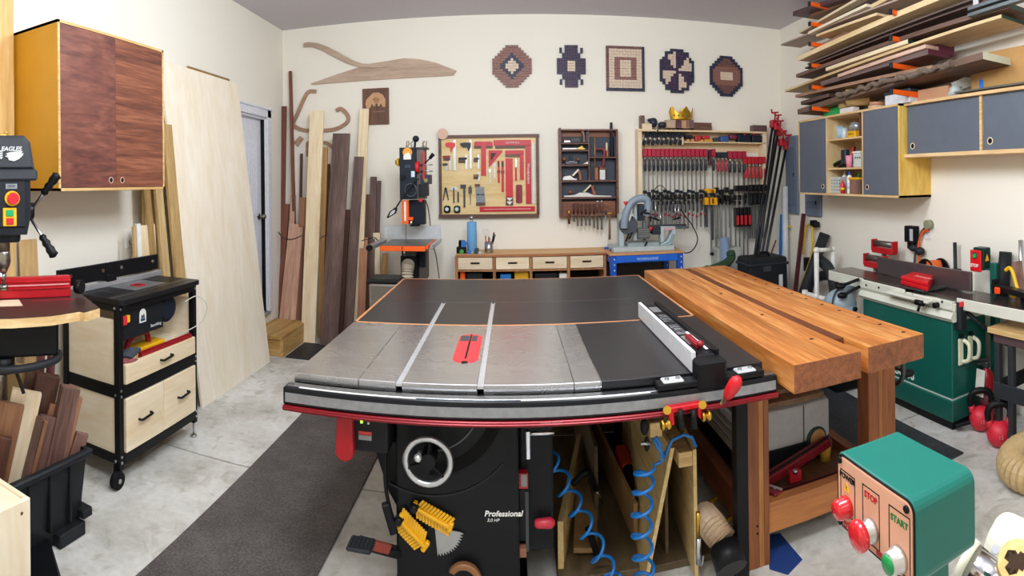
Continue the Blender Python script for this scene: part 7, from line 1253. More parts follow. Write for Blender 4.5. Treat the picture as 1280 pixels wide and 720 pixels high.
psu = oX(1141, 292, 2.84); t = thing('power_adapter', 'black box with pale label hanging below the wall outlet by the jointer', 'adapter', psu); part(t, 'body', M(.006).box(2.80, psu.y - .05, psu.z - .065, 2.866, psu.y + .06, psu.z + .06), BLACK); part(t, 'label', M().box(2.798, psu.y - .045, psu.z - .05, 2.801, psu.y - .01, psu.z + .04), mat('#b9bcc0', .5)); part(t, 'nozzle', M(.008).box(2.81, psu.y - .03, psu.z - .12, 2.86, psu.y + .04, psu.z - .06), BLACK)
single('plug_strip', M().sph(oX(1142, 310, 2.83), .035, (1, 1.3, .8)).sph(oX(1150, 314, 2.83), .035, (1, 1.2, .9)), mat('#2a2c2e', .6), 'dark plug cluster hanging below the black adapter', 'plug')
for pts, m, l in (([(1158, 283), (1152, 290), (1148, 305), (1144, 318), (1143, 330)], mat('#4a4c4e', .5), 'grey cable running down from the outlet by the jointer'), ([(1160, 288), (1155, 289), (1150, 297), (1148, 312), (1149, 330)], ORANGE, 'orange cable running down from the outlet by the jointer')): single('power_cable', M().tube(smooth([oX(x, y, 2.84) for x, y in pts], 5), .010, 8), m, l, 'cable')
pq = oX(1158, 281, 2.82); single('round_plug', M().cyl(pq, pq + Vector((.04, 0, 0)), .035, n=14), mat('#8a8a72', .5), 'greyish round plug in the outlet by the jointer', 'plug')
rl = oX(1166, 329, 2.79); t = thing('cable_reel', 'black and orange cable reel on the wall behind the jointer fence', 'reel', rl); part(t, 'flange', M().cyl((2.74, rl.y + .03, rl.z - .05), (2.75, rl.y + .03, rl.z - .05), .085, n=24), BLACKM); part(t, 'flange', M().cyl((2.84, rl.y - .03, rl.z - .05), (2.85, rl.y - .03, rl.z - .05), .085, n=24), BLACKM); part(t, 'cable', M().cyl((2.75, rl.y + .03, rl.z - .05), (2.84, rl.y - .03, rl.z - .05), .072, n=24), mat('#d8601c', .5)); part(t, 'hub', M().cyl((2.735, rl.y + .03, rl.z - .05), (2.741, rl.y + .03, rl.z - .05), .025), mat('#c8541c', .5))
a = oX(1193.5, 303, 2.82); b = oX(1195, 338, 2.82); t = thing('post_clamp', 'black upright rod with a clamp foot behind the jointer fence', 'rod', b); part(t, 'rod', M().cyl(b - Vector((0, 0, .3)), a, .014), mat('#23272b', .4)); part(t, 'collar', M(.004).box(b.x - .03, b.y - .03, b.z - .02, b.x + .03, b.y + .04, b.z + .01), BLACK)
# ---- rack with plywood shelf and clamps at the far right
st_ = thing('steel_rack', 'dark steel rack with plywood shelf at the right edge', 'rack', (2.62, 2.0, 0)); SG = mat('#3a3d42', .45, .4)
ry0, ry1, rx0 = 1.55, 2.12, 2.47
part(st_, 'plywood_shelf', M(.001).box(rx0 - .04, ry0, .655, 2.84, ry1 + .03, .685), wood('#b58a52', '#e2c48c', 'y', 30, .5, .02)); part(st_, 'top_rail', M(.002).box(rx0 - .02, ry0, .60, rx0 + .02, ry1, .65), mat('#5a4648', .5, .2))
for x in (rx0, 2.80):
    for y in (ry1 - .02, ry1 - .12, ry1 - .26, ry0 + .05): part(st_, 'post', M(.002).box(x - .018, y - .018, 0, x + .018, y + .018, .62), SG)
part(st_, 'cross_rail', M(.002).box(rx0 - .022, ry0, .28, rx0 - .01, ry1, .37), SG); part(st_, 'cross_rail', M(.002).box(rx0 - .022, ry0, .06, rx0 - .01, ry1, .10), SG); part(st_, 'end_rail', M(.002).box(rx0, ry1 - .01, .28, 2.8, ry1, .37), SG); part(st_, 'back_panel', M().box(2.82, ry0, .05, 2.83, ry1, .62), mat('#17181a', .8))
bx1 = oX(1238, 352, 2.60); t = thing('clamp_bar', 'black slotted bar with orange knob lying across the jointer infeed end', 'bar', (2.6, 1.9, .86)); part(t, 'bar', M(.003).bar((2.64, bx1.y, bx1.z - .035), (2.50, 1.60, bx1.z - .045), .06, .035), BLACKM); part(t, 'end_plate', M(.003).box(2.62, bx1.y - .01, bx1.z - .08, 2.68, bx1.y + .01, bx1.z + .01), BLACK); kp = oX(1248, 363, 2.58); part(t, 'orange_knob', M(.006).box(kp.x - .02, kp.y - .02, kp.z - .02, kp.x, kp.y + .02, kp.z + .02), mat('#f04a10', .4)); part(t, 'feet', M(.003).box(2.6, 2.0, JB - .005, 2.64, 2.04, bx1.z - .06), BLACK)
a = oX(1257, 315, 2.80); f = oX(1254, 356, 2.78); d = f - a; rod('black_tube', a + d * 1.6, a, .042, mat('#1e2024', .6), 'thick black tube standing at the right edge behind the black bar', 'tube', 18)
a = oX(1276, 300, 2.8); f = oX(1277, 345, 2.8); rod('steel_rod', a + (f - a) * 1.8, a, .016, STEEL, 'steel rod standing at the right edge behind the walnut strip', 'rod')
a = oX(1271, 327, 2.78); f = oX(1275, 366, 2.74); single('walnut_strip', M(.002).bar(a + (f - a) * 1.6, a, .02, .07, (0, 1, 0)), WALNUT, 'walnut strip standing at the right edge before the steel rod', 'strip')
yt = thing('yellow_clamp', 'bright yellow clamp handle hooked over the black bar at the right', 'clamp', oX(1262, 345, 2.66)); part(yt, 'handle', M().tube(smooth([oX(1257, 338, 2.68), oX(1262, 335, 2.68), oX(1266, 341, 2.67), oX(1270, 355, 2.66), oX(1274, 368, 2.64)]), .012, 8), mat('#e8b60c', .45)); part(yt, 'jaw', M().tube(smooth([oX(1259, 361, 2.62), oX(1263, 368, 2.62), oX(1268, 371, 2.62), oX(1270, 363, 2.62)]), .010, 8), mat('#e0ac0c', .45))
# ---- fire extinguisher, kettlebells, hose coil
fe = oX(1233, 470, 2.62); fx_, fy_ = fe.x, fe.y; t = thing('fire_extinguisher', 'red fire extinguisher with white tag on the floor beside the jointer', 'extinguisher', (fx_, fy_, 0))
part(t, 'cylinder', M().lathe([(.044, .0), (.049, .01), (.049, .25), (.04, .28), (.018, .30), (.018, .32)], (fx_, fy_, .05), n=20), mat('#a01420', .35)); part(t, 'label', M().cyl((fx_, fy_, .14), (fx_, fy_, .22), .0495, n=20), mat('#7a4a50', .5)); part(t, 'valve', M(.005).box(fx_ - .02, fy_ - .02, .36, fx_ + .02, fy_ + .02, .40), mat('#3a3a3c', .4)); part(t, 'lever', M().bar((fx_ - .06, fy_ + .04, .42), (fx_ + .03, fy_ - .01, .405), .02, .012).bar((fx_ - .05, fy_ + .03, .39), (fx_ + .02, fy_, .39), .02, .012), mat('#4a4a4a', .4, .4)); part(t, 'tag', M().bar((fx_ - .07, fy_ + .0, .20), (fx_ - .05, fy_ + .0, .36), .003, .07, (0, 1, 0)), mat('#d9d6cc', .6)); part(t, 'base_ring', M().cyl((fx_, fy_, 0), (fx_, fy_, .05), .058, n=20), mat('#5a0e16', .5))
for (x, y, l) in ((1226.5, 531, 'left red kettlebell with black handle on the floor'), (1249, 542, 'right red kettlebell with black handle on the floor')):
    p = oZ(x, y, .0); p = p * (.98 if x < 1240 else .955); r = .075; t = thing('kettlebell', l, 'kettlebell', (p.x, p.y, 0), 0, 'red kettlebells by the steel rack'); part(t, 'bell', M().sph((p.x, p.y, r * .97), r, (1, 1, 1), 20), mat('#cf2438', .5)); u = Vector((.75, -.66, 0)); 
    for s in (-1, 1): part(t, 'horn', M().cyl(Vector((p.x, p.y, .10)) + u * (.05 * s), Vector((p.x, p.y, .165)) + u * (.062 * s), .022, .018), mat('#cf2438', .5))
    hp3 = [Vector((p.x, p.y, z)) + u * k for k, z in ((-.062, .155), (-.066, .20), (-.045, .235), (0, .245), (.045, .235), (.066, .20), (.062, .155))]; part(t, 'handle', M().tube(smooth(hp3, 4), .020, 10), BLACK); text(t, 'weight_number', '15', Vector((p.x, p.y, .08)) + Vector((-.66, -.75, 0)) * .078, u, (0, 0, 1), .03, mat('#e08a90', .5), .002)
hc_ = oZ(1312, 592, .0); cpts = [Vector((hc_.x + .22 * math.cos(a), hc_.y + .19 * math.sin(a), .07 + .03 * (a / 6.3))) for a in [2 * PI * i / 40 for i in range(0, 44)]]
single('flexible_hose', ribbed(cpts, .075, .022, .06, 16, 2), mat('#bda273', .5), 'thick ribbed tan dust hose coiled on the floor at the right edge', 'hose')
# ================================================================== ON AND UNDER THE SAW
def zu(x, y): return (400 + x / 3.273, 500 + y / 3.273)
def zv(x, y): return (620 + x / 3.273, 500 + y / 3.273)
CYF = 1.985
def comb(label, corners, tilt, n=11):
    """feather board: yellow plate with angled fins, on the saw's cabinet door"""
    P = [oY(*zu(*c), CYF) for c in corners]; c = sum(P, Vector()) / 4; t = thing('feather_board', label, 'feather board', c, 0, 'yellow feather boards'); u = (P[1] - P[0]); v = (P[3] - P[0]); Y_ = mat('#e2a80c', .5)
    mid = M(.002).bar(P[0].lerp(P[3], .5) + u * .08, P[0].lerp(P[3], .5) + u * .92, .012, .026, (0, 1, 0)); part(t, 'spine', mid, Y_)
    for s in (0, 1):
        for k in range(n):
            a = P[0] + v * .5 + u * (.06 + .88 * k / n); b = P[0] + v * (.0 if s == 0 else 1.0) + u * (.06 + .88 * k / n + tilt); part(t, 'fin', M().bar(a, b, .009, .0032, (0, 1, 0)), Y_)
    for e in (0, 1): part(t, 'end_block', M(.004).bar(P[0] + u * (e * .94) + v * .25, P[0] + u * (e * .94) + v * .75, .018, .022, (0, 1, 0)), Y_)
    kp = P[0] + v * .5; part(t, 'knob', M().cyl(kp + Vector((0, 0, 0)), kp + Vector((0, -.03, 0)), .018, .012, 8), BLACK)
comb('upper yellow feather board on the front of the table saw cabinet', [(375, 470), (530, 560), (562, 470), (400, 398)], .10)
comb('lower yellow feather board on the front of the table saw cabinet', [(300, 520), (412, 640), (470, 580), (350, 450)], -.12)
bl = M(); c = oY(*zu(470, 520), 1.992); R = .105; pts = [(c.x, c.z)]
for i in range(0, 13): a0 = math.radians(-85 + i * 6.2); pts += [(c.x + R * math.cos(a0), c.z + R * math.sin(a0)), (c.x + (R - .012) * math.cos(a0 + .05), c.z + (R - .012) * math.sin(a0 + .05))]
single('toothed_disc', bl.prism(pts, 'xz', 1.991, 1.994), mat('#a9aaaa', .35, .8), 'steel saw blade partly hidden behind the yellow feather boards', 'blade')
hnd = oY(*zu(590, 712), 1.98); single('push_stick', M().prism(arcband((hnd.x, hnd.z - .02), .04, .062, -10, 150, 12), 'xz', 1.965, 1.99, .004), wood('#6a4226', '#9a6a40', 'x', 10, .5, .03), 'curved brown wooden push handle at the bottom of the saw cabinet', 'handle')
ga = thing('angle_gauge', 'small red digital angle gauge on the side of the saw cabinet', 'gauge', oY(652, 601, 2.03)); part(ga, 'case', rc(M(.004), 644.5, 592, 660, 611, 2.02, 2.05), mat('#b01828', .4)); part(ga, 'screen', rc(M(), 651.5, 593.5, 658.5, 608.5, 2.017, 2.021), mat('#7f8684', .4)); 
for k in range(3): part(ga, 'button', M().cyl(oY(648, 596 + 5 * k, 2.021), oY(648, 596 + 5 * k, 2.016), .005, n=8), mat('#7a0c18', .5))
rh = thing('red_handled_clamp', 'dark toggle clamp with red grip beside the saw cabinet', 'clamp', oY(660, 660, 2.04)); part(rh, 'grip', M().lathe([(.01, 0), (.017, .01), (.02, .06), (.008, .075)], oY(668, 654.5, 2.03), (1, 0, 0), 12), mat('#b8283a', .4)); part(rh, 'arm', rc(M(.003), 657, 615, 661, 690, 2.03, 2.06), DKGREY); part(rh, 'bracket', rc(M(.004), 646, 612, 657, 676, 2.035, 2.07), BLACK); part(rh, 'wood_pad', rc(M(.003), 645, 686, 658, 697, 2.02, 2.05), wood('#6e4430', '#94644a', 'x', 12))
# red taper jig with brass knobs clipped on the rail
rj = thing('rail_jig', 'bright red jig with brass knobs clipped under the saw rail', 'jig', (.66, 1.84, .66)); JY = 1.815
def jr(x0, y0, x1, y1, Ya=JY, Yb=JY + .02, bev=.002): return rc(M(bev), *zv(x0, y0), *zv(x1, y1), Ya, Yb, bev, Yr=JY)
part(rj, 'body', poly(M(), [zv(*p) for p in ((700, 35), (840, 12), (845, 30), (722, 55))], JY, JY + .03, .003), mat('#d01220', .3, .2)); part(rj, 'left_arm', poly(M(), [zv(*p) for p in ((708, 45), (726, 45), (732, 100), (714, 110), (708, 85))], JY, JY + .02, .002), mat('#d01220', .3, .2)); part(rj, 'right_arm', poly(M(), [zv(*p) for p in ((825, 28), (842, 28), (840, 80), (828, 70))], JY, JY + .02, .002), mat('#d01220', .3, .2))
for x, y in ((700, 42), (845, 20)): part(rj, 'brass_screw', M().cyl(oY(*zv(x, y), JY + .01), oY(*zv(x, y), JY - .015), .014), BRASS)
for x0, x1, y in ((674, 708, 104), (840, 868, 68)): part(rj, 'brass_knob', M().lathe([(.014, 0), (.018, .004), (.018, .01), (.009, .013), (.009, .02), (.018, .024), (.018, .03), (.014, .034)], oY(*zv(x0, y), JY), (1, 0, 0), 12), BRASS)
for x in (755, 808): part(rj, 'black_lever', M().cyl(oY(*zv(x, 40), JY - .01), oY(*zv(x + 4, 115), JY - .01), .009, .012), BLACK)
# lower deck under the extension table, ply sheets standing on it
dk = thing('under_table_cradle', 'plywood cradle with shade in its colour under the right extension of the table saw', 'cradle', (.45, 2.7, 0)); SHADEPLY = wood('#4a3d2a', '#6e5c40', 'y', 6, .6, .02, 1.5)  # plywood of deck, dividers and back board darkened to imitate shade under the table
part(dk, 'deck', M(.002).box(.16, 2.15, .0, .80, 3.35, .03), SHADEPLY); part(dk, 'back_board', M(.002).box(.02, 3.35, .03, .80, 3.37, .76), wood('#54462f', '#776446', 'x', 5, .6, .02, 1.5)); part(dk, 'divider', M(.002).box(.355, 2.5, .03, .372, 3.35, .36), SHADEPLY); part(dk, 'divider', M(.002).box(.60, 2.2, .03, .615, 3.35, .62), SHADEPLY)
def pan(name, f0, f1, b1, thk, m, label):          # sheet standing on edge: front bottom, front top, rear top px; depths
    pass
def upright(y0, y1, xb0, xt0, xb1, xt1, z1, thk, m, label, z0=.031, name='plywood_sheet'):
    b = M(); V = []
    for y, xb, xt in ((y0, xb0, xt0), (y1, xb1, xt1)): V.append([b.b.verts.new(p) for p in ((xb, y, z0), (xb + thk, y, z0), (xt + thk, y, z1), (xt, y, z1))])
    b.b.faces.new(V[0]); b.b.faces.new(V[1][::-1])
    for i in range(4): b.b.faces.new((V[0][i], V[1][i], V[1][(i + 1) % 4], V[0][(i + 1) % 4]))
    return single(name, b, m, label, 'plywood')
PG1 = wood('#b9995f', '#dfc48c', 'y', 30, .55, .02); Xa = oY(697, 652, 2.2); upright(2.2, 2.95, Xa.x, Xa.x, .33, .33, Xa.z, .022, PG1, 'low pale plywood sheet on edge under the table, left of the coiled hose')
Xb, Xb0 = oY(842, 560, 2.05), oY(823, 720, 2.05); upright(2.05, 2.98, Xb0.x - .06, Xb.x - .012, .575, .582, Xb.z, .016, PG1, 'leaning plywood sheet right of the blue coiled hose')
Xc = oY(868, 562, 2.03); upright(2.03, 2.95, Xc.x - .004, Xc.x - .006, .76, .757, Xc.z, .014, PG1, 'upright plywood sheet nearest the black table leg')
xq0, xq1 = oY(849, 575, 2.03), oY(867, 583, 2.03); single('plywood_block', M(.002).box(xq0.x, 2.035, xq1.z, xq1.x, 2.40, oY(858, 566, 2.03).z), wood('#a98048', '#dcbc82', 'x', 40, .5, .02), 'short thick plywood block clamped between the sheets under the table', 'block')
single('wood_plank', M(.002).bar((.28, 2.25, .06), (.42, 3.3, .10), .10, .02), wood('#8a6a44', '#b08c5c', 'z', 12), 'wooden plank lying on the deck under the table', 'plank'); single('wood_plank', M(.002).bar((.50, 2.3, .12), (.44, 3.3, .14), .02, .16), wood('#8a6a44', '#b08c5c', 'z', 12), 'wooden plank standing on edge in the middle of the cradle', 'plank')
od = thing('orange_tool', 'orange and black tool lying in the cradle under the table', 'tool', (.53, 2.7, .03)); part(od, 'body', M(.02, 2).box(.50, 2.6, .10, .57, 2.8, .22), mat('#c43c14', .5)); part(od, 'grip', M().tube(smooth([(.53, 2.6, .20), (.54, 2.5, .12), (.55, 2.45, .05)]), .025), BLACK)
for pts, l in (([oY(715, 605, 2.4), oY(735, 590, 2.4), oY(745, 612, 2.45)], 'black air tool with slim nozzle under the table, upper one'), ([oY(735, 660, 2.25), oY(742, 680, 2.25), oY(748, 700, 2.25)], 'black air fitting with chrome tip at the end of the left hose')):
    t = thing('air_tool', l, 'air tool', pts[0]); part(t, 'body', M().tube(smooth(pts), .014), BLACK); part(t, 'nozzle', M().cyl(pts[-1], pts[-1] + (pts[-1] - pts[-2]) * .8, .006), CHROME)
HB = mat('#0e6ab4', .35)
def coil(pts, turns, rad, label, lead=(), tail=()):
    P = smooth(pts, 12); L = len(P) - 1; out = [Vector(p) for p in lead]; n = turns * 14; d0 = (P[-1] - P[0]).normalized(); e = Vector((1, 0, 0)); e = (e - d0 * e.dot(d0)).normalized(); g = d0.cross(e)
    for i in range(n + 1):
        q = i / n * L; k = min(int(q), L - 1); c = P[k].lerp(P[k + 1], q - k); a = 2 * PI * turns * i / n; out.append(c + e * (rad * math.cos(a)) + g * (rad * math.sin(a)))
    return single('coiled_air_hose', M().tube(out + [Vector(p) for p in tail], .0062, 8), HB, label, 'hose')
p0, p1 = oY(806, 583, 1.96), oY(806, 728, 1.96)
coil([p0, p0.lerp(p1, .5) + Vector((-.012, 0, 0)), p1], 6, .036, 'right blue coiled air hose hanging under the saw table', [oY(*zv(818, 190), 1.99), oY(*zv(800, 150), 1.98), oY(*zv(765, 142), 1.97), oY(*zv(720, 165), 1.96), oY(*zv(695, 215), 1.96), oY(*zv(690, 235), 1.95), oY(*zv(660, 190), 1.95), oY(*zv(645, 160), 1.95), oY(*zv(655, 152), 1.95), oY(*zv(670, 180), 1.95), oY(*zv(680, 250), 1.95)])
q0, q1 = oY(678, 560, 2.12), oY(766, 728, 2.12); coil([q0, q0.lerp(q1, .5) + Vector((.0, 0, .02)), q1], 7, .036, 'left blue coiled air hose sagging diagonally under the saw table', [oY(680, 545, 2.1)])
hgk = thing('hose_hanger', 'black spring clamp holding the blue hose under the rail', 'clamp', oY(805, 545, 1.99)); part(hgk, 'jaw', M().sph(oY(*zv(607, 108), 1.99), .022, (.7, .7, 1.5)), BLACK); part(hgk, 'jaw', M().sph(oY(*zv(617, 180), 1.99), .018, (.6, .6, 1.6)), BLACK); part(hgk, 'pin', M().cyl(oY(*zv(592, 178), 1.98), oY(*zv(635, 178), 1.98), .006), STEEL); part(hgk, 'wood_pad', M(.003).box(oY(*zv(625, 110), 2.0).x, 1.98, oY(*zv(640, 145), 2.0).z, oY(*zv(675, 110), 2.0).x, 2.05, oY(*zv(640, 85), 2.0).z), PG1)
fb_ = thing('brass_fitting', 'brass and steel air fitting beside the black table leg', 'fitting', oY(873, 660, 1.95)); part(fb_, 'valve', M().cyl(oY(872.5, 640, 1.93), oY(872.5, 670, 1.93), .008), BRASS); part(fb_, 'coupler', M().cyl(oY(873, 672, 1.93), oY(873, 705, 1.93), .010).tube(smooth([oY(873, 700, 1.93), oY(877, 706, 1.93), oY(879, 695, 1.93)]), .004), STEEL)
# ribbed dust hoses
single('dust_hose', ribbed([oY(880, 645, 2.1), oY(892, 660, 2.0), oY(905, 678, 1.95)], .052, .016, .08), mat('#b0967a', .5), 'ribbed beige hose between the black saw leg and the bench leg', 'hose'); single('hose_coupling', M().cyl(oY(905, 682, 1.93), oY(915, 712, 1.86), .058, n=20), BLACK, 'black coupling at the end of the ribbed beige hose', 'coupling')
for i, (x, l) in enumerate(((.15, 'dark ribbed hose deep behind the saw cabinet on the left'), (.45, 'pale ribbed hose deep under the table beside the board'))): single('dust_hose', ribbed([Vector((x - .1 + .1 * i, 3.1, .25)), Vector((x, 3.12, .28)), Vector((x + .14 - .1 * i, 3.1, .26 + .1 * i))], .05, .02, .1), mat('#8a8074' if i else '#4c4640', .5), l, 'hose')
bx = thing('wood_cleat', 'stacked wooden blocks on the floor behind the saw pedal', 'block', (-.52, 2.85, 0)); part(bx, 'block', M(.003).box(-.60, 2.8, .0, -.44, 2.95, .045), PINE); part(bx, 'block', M(.003).box(-.62, 2.82, .046, -.45, 2.95, .085), PINE)
single('yellow_air_hose', M().tube(smooth([(.87, 2.2, .012), (.93, 2.35, .012), (1.05, 2.4, .012), (1.0, 2.55, .012), (.88, 2.5, .012)]), .010, 8), mat('#caa016', .5), 'yellow cord lying on the floor behind the front bench leg', 'cord')
# ---- under the workbench
SHZ = .19; pj = thing('planer_machine', 'large pale grey boxy machine with black base on the shelf under the workbench', 'machine', (1.24, 2.75, SHZ)); GM = mat('#b4b5b8', .5); PX0, PX1, PY0, PY1 = .99, 1.46, 2.34, 3.2
part(pj, 'base', M(.008).box(PX0, PY0, SHZ, PX1, PY1, .285), mat('#1b1d20', .5)); part(pj, 'body', M(.012, 2).box(PX0 - .01, PY0 - .01, .29, PX1 + .01, PY1, .475), GM); part(pj, 'top_cover', M(.006).box(PX0, PY0, .475, PX1, PY1, .487), mat('#8a8178', .6)); part(pj, 'seam', M().box(PX0 + .33, PY0 - .012, .295, PX0 + .335, PY0 - .009, .47), DKGREY); part(pj, 'badge', M().box(PX0 + .09, PY0 - .012, .40, PX0 + .13, PY0 - .009, .43), mat('#5e6064', .5))
for z in (.34, .38, .42): part(pj, 'side_groove', M().box(PX0 - .012, PY0 + .05, z, PX0 - .009, PY1 - .05, z + .012), mat('#7f8084', .5))
single('wood_slab', M(.003).box(.98, 2.33, .489, 1.44, 3.2, .515), wood('#6a4c38', '#96745a', 'y', 8, .6, .03), 'brown slab lying on top of the grey machine under the workbench', 'slab'); single('wood_slab', M(.003).box(1.0, 2.4, .517, 1.46, 3.3, .54), wood('#7a5a44', '#a5836a', 'y', 8, .6, .03), 'second brown slab directly under the bench top', 'slab')
gb = thing('spool_bottle', 'dark green spool with tan end on the shelf under the workbench', 'spool', (1.47, 2.4, .33)); gc = oY(1022, 548, 2.32); part(gb, 'body', M().cyl(gc + Vector((-.03, .18, 0)), gc, .055, n=18), mat('#12382c', .4)); part(gb, 'end', M().cyl(gc, gc + Vector((.0004, -.003, 0)), .045, n=18), mat('#b98a58', .6)); part(gb, 'tip', M().cyl(gc + Vector((-.03, .12, .04)), gc + Vector((-.035, .12, .10)), .012, .004), mat('#d9d2c0', .5)); part(gb, 'stand', M(.004).box(gc.x - .07, gc.y + .02, SHZ, gc.x + .03, gc.y + .15, gc.z - .05), DKGREY)
def onshelf(x, y, z=SHZ + .02): return oZ(x, y, z)
r1 = thing('jig_rail', 'thick red grooved rail lying at an angle on the shelf under the workbench', 'rail', onshelf(965, 600)); a, b = Vector((1.03, 2.20, .235)), Vector((1.42, 2.27, .30)); part(r1, 'rail', M(.003).bar(a, b, .05, .04), mat('#7a1420', .4, .3)); part(r1, 'groove', M().bar(a + Vector((0, -.003, .021)), b + Vector((0, -.003, .021)), .012, .004), BLACK)
r2 = thing('red_track', 'long flat red track along the front of the bench shelf', 'track', (1.25, 2.13, SHZ)); part(r2, 'track', M(.002).bar((1.01, 2.125, SHZ + .02), (1.50, 2.125, SHZ + .02), .03, .03, (0, 1, 0)), mat('#8a1424', .4, .3)); part(r2, 'groove', M().box(1.02, 2.119, SHZ + .034, 1.49, 2.131, SHZ + .0365), BLACK)
r3 = thing('red_square', 'red steel square with bolts lying on the bench shelf, corner over the edge', 'square', (1.05, 2.14, SHZ)); part(r3, 'arm', M(.002).bar((.985, 2.30, .215), (1.06, 2.08, .245), .05, .008, (0, 0, 1)), mat('#7c1626', .4, .2)); part(r3, 'scale', M().bar((1.0, 2.31, .222), (1.075, 2.09, .252), .012, .004), mat('#b9b4b0', .4, .4))
for k in range(3): q = Vector((1.0 + .03 * k, 2.25 - .065 * k, .225 + .009 * k)); part(r3, 'bolt', M().cyl(q, q + Vector((0, 0, .006)), .007), STEEL)
part(r3, 'stop', M(.003).box(1.16, 2.17, .21, 1.22, 2.20, .26), mat('#a81828', .4)); part(r3, 'stop_screw', M().cyl((1.18, 2.16, .26), (1.18, 2.16, .275), .010), STEEL)
for (c, m, l) in (((1.50, 2.45), mat('#b02a20', .5), 'small red bottle at the right end of the bench shelf'), ((1.47, 2.36), mat('#44506a', .5), 'small blue grey can at the right end of the bench shelf'), ((1.43, 2.31), mat('#c79a2c', .5), 'small yellow bottle at the right end of the bench shelf')): single('small_bottle', M().lathe([(.026, 0), (.028, .06), (.012, .085), (.012, .10)], (c[0], c[1], SHZ), n=14), m, l, 'bottle')
single('blue_tape', M().prism([(oZ(957, 670, 0).x, oZ(957, 670, 0).y), (oZ(975, 667, 0).x, oZ(975, 667, 0).y), (oZ(1003, 700, 0).x, oZ(1003, 700, 0).y), (oZ(985, 719, 0).x, oZ(985, 719, 0).y), (oZ(962, 712, 0).x, oZ(962, 712, 0).y)], 'xy', .001, .003), mat('#1d3c7c', .6), 'blue tape stuck to the floor beside the front bench leg', 'tape')
# ================================================================== NEAREST THE CAMERA, RIGHT
sbx = thing('switch_box', 'green machine switch box with power lamp and stop and start buttons, bottom right', 'switch box', (.55, .62, 0)); TG = mat('#0b685c', .35, 0, .04, 8)
BX0, BX1, BY0, BY1, BZ0, BZ1 = .462, .572, .530, .712, 1.038, 1.152
def rbox(x0, y0, z0, x1, y1, z1, r): return M().prism(rrect(y0, z0, y1, z1, r, 5), 'yz', x0, x1, .002)
body = rbox(BX0, BY0, BZ0, BX1, BY1, BZ1, .018); body.move(Matrix.Identity(4)); part(sbx, 'case', body, TG); part(sbx, 'post', M(.004).box(.53, .59, 0, .58, .64, BZ0), TG); part(sbx, 'foot', M(.004).box(.45, .5, 0, .66, .72, .02), TG)
PK = mat('#d9a284', .45, 0, .05, 14); x = BX0 - .002
pnl = part(sbx, 'face_plate', rbox(x, BY0 + .006, BZ0 + .006, BX0, BY1 - .006, BZ1 - .006, .014), PK, 'salmon face plate'); part(sbx, 'face_rim', rbox(BX0 - .0008, BY0 + .002, BZ0 + .002, BX0 + .001, BY1 - .002, BZ1 - .002, .016), BLACK)
ys = [(.662, .700), (.604, .644), (.540, .584)]; TX = dict(ext=.0003)
for (y0, y1), zt2, zb2 in zip(ys, (1.128, 1.130, 1.128), (1.064, 1.052, 1.048)):
    fr = M(); t_ = .0016
    fr.box(x - .0004, y0, zb2, x, y0 + t_, zt2).box(x - .0004, y1 - t_, zb2, x, y1, zt2).box(x - .0004, y0, zt2 - t_, x, y1, zt2).box(x - .0004, y0, zb2, x, y1, zb2 + t_); part(pnl, 'field_line', fr, BLACK, kind='stuff')
def lab(s, y, z, sz, m): text(sbx, 'panel_lettering', s, (x - .0006, y, z), (0, -1, 0), (0, 0, 1), sz, m, .0003, bold=.0003)
lab('POWER', .682, 1.120, .0112, BLACK); lab('STOP', .624, 1.118, .0125, mat('#c01824', .4)); lab('START', .562, 1.114, .0122, mat('#0e7a3a', .4)); lab('grizzly', .672, 1.0515, .0165, mat('#b01c24', .4))
wt = part(pnl, 'warning_triangle', M().prism([(.676, 1.100), (.690, 1.100), (.683, 1.113)], 'yz', x - .0008, x), YEL); part(wt, 'bolt_mark', M().prism([(.6825, 1.102), (.6845, 1.106), (.683, 1.1065), (.6845, 1.110), (.6815, 1.106), (.683, 1.1055)], 'yz', x - .0012, x - .0006), BLACK)
part(pnl, 'power_lamp', M().lathe([(.0155, 0), (.016, .004), (.0145, .007), (.0145, .016), (.012, .021), (.002, .022)], (x, .682, 1.078), (-1, 0, 0), 24), mat('#c8141f', .2, 0, .1, 90, coat=.5), 'red power lamp')
part(pnl, 'stop_collar', M().lathe([(.016, 0), (.016, .006), (.013, .008), (.013, .016), (.010, .018)], (x, .622, 1.074), (-1, 0, 0), 24), mat('#c9c4bf', .3, .7)); part(pnl, 'stop_button', M().lathe([(.010, .016), (.020, .018), (.021, .022), (.020, .027), (.012, .031), (.002, .032)], (x, .622, 1.074), (-1, 0, 0), 28), mat('#c4101e', .25, coat=.5), 'red mushroom stop button')
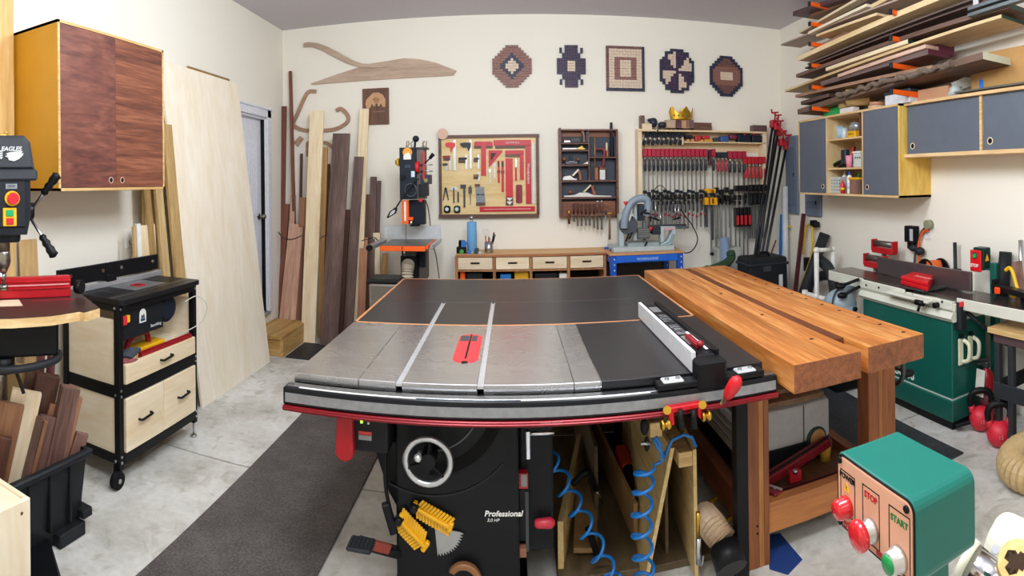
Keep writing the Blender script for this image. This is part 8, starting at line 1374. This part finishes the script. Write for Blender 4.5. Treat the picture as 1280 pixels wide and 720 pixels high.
part(pnl, 'start_collar', M().lathe([(.017, 0), (.017, .006), (.0145, .008), (.0145, .018), (.012, .019)], (x, .562, 1.066), (-1, 0, 0), 24), mat('#c9c4bf', .3, .7)); part(pnl, 'start_button', M().lathe([(.012, .016), (.012, .021), (.002, .022)], (x, .562, 1.066), (-1, 0, 0), 24), mat('#0f8a44', .35), 'green start button')
part(pnl, 'red_bar', M().box(x - .0006, .575, 1.046, x, .612, 1.053), mat('#a81c24', .4))
for y, z in ((.700, 1.140), (.546, 1.138), (.700, 1.048)): part(pnl, 'screw', M().cyl((x, y, z), (x - .003, y, z), .005, n=12), BLACK)
mc_ = thing('lathe_headstock', 'cream machine housing with chrome cylinder at the bottom right corner', 'machine', (.8, .55, 0)); CR2 = mat('#dedcc8', .4)
h0 = oZ(1262, 662, .80); 
part(mc_, 'housing', M(.035, 4).bar(oZ(1236, 668, .78), oZ(1310, 705, .74), .11, .10), CR2); part(mc_, 'column', M(.01).box(.78, .40, 0, .94, .56, .70), CR2)
c0, c1 = oZ(1212, 700, .84), oZ(1268, 745, .80); part(mc_, 'chrome_cylinder', M().cyl(c0, c1, .032, n=28), mat('#c9cbce', .12, 1, .02)); dd = (c1 - c0).normalized(); part(mc_, 'collar', M().cyl(c0 - dd * .012, c0 + dd * .004, .035, n=28), CR2)
sc_ = oZ(1244, 688, .83); part(mc_, 'bolt', M().cyl(sc_, sc_ + Vector((-.004, -.004, .006)), .008), STEEL)
wd2 = thing('branded_disc', 'pale wooden disc with a dark burnt leaf at the bottom right corner', 'disc', oZ(1268, 702, .86)); dc = oZ(1272, 702, .86); nrm = Vector((-.55, -.55, .63)).normalized()
part(wd2, 'disc', M().cyl(dc, dc - nrm * .018, .036, n=28), wood('#d8b06a', '#f0d494', 'x', 14, .5, .02)); u = nrm.cross(Vector((0, 0, 1))).normalized(); v = u.cross(nrm) * -1
lf = M(); LP = []
for i in range(22):
    a = 2 * PI * i / 22; r = .022 if i % 2 else .014; r *= (1.15 if abs(math.cos(a)) > .6 else .8); LP.append(dc + u * (r * math.cos(a)) + v * (r * math.sin(a)) + nrm * .0006)
f = lf.b.faces.new([lf.b.verts.new(p) for p in LP]); bmesh.ops.triangulate(lf.b, faces=[f]); part(wd2, 'burnt_leaf', lf, mat('#3a2410', .8))
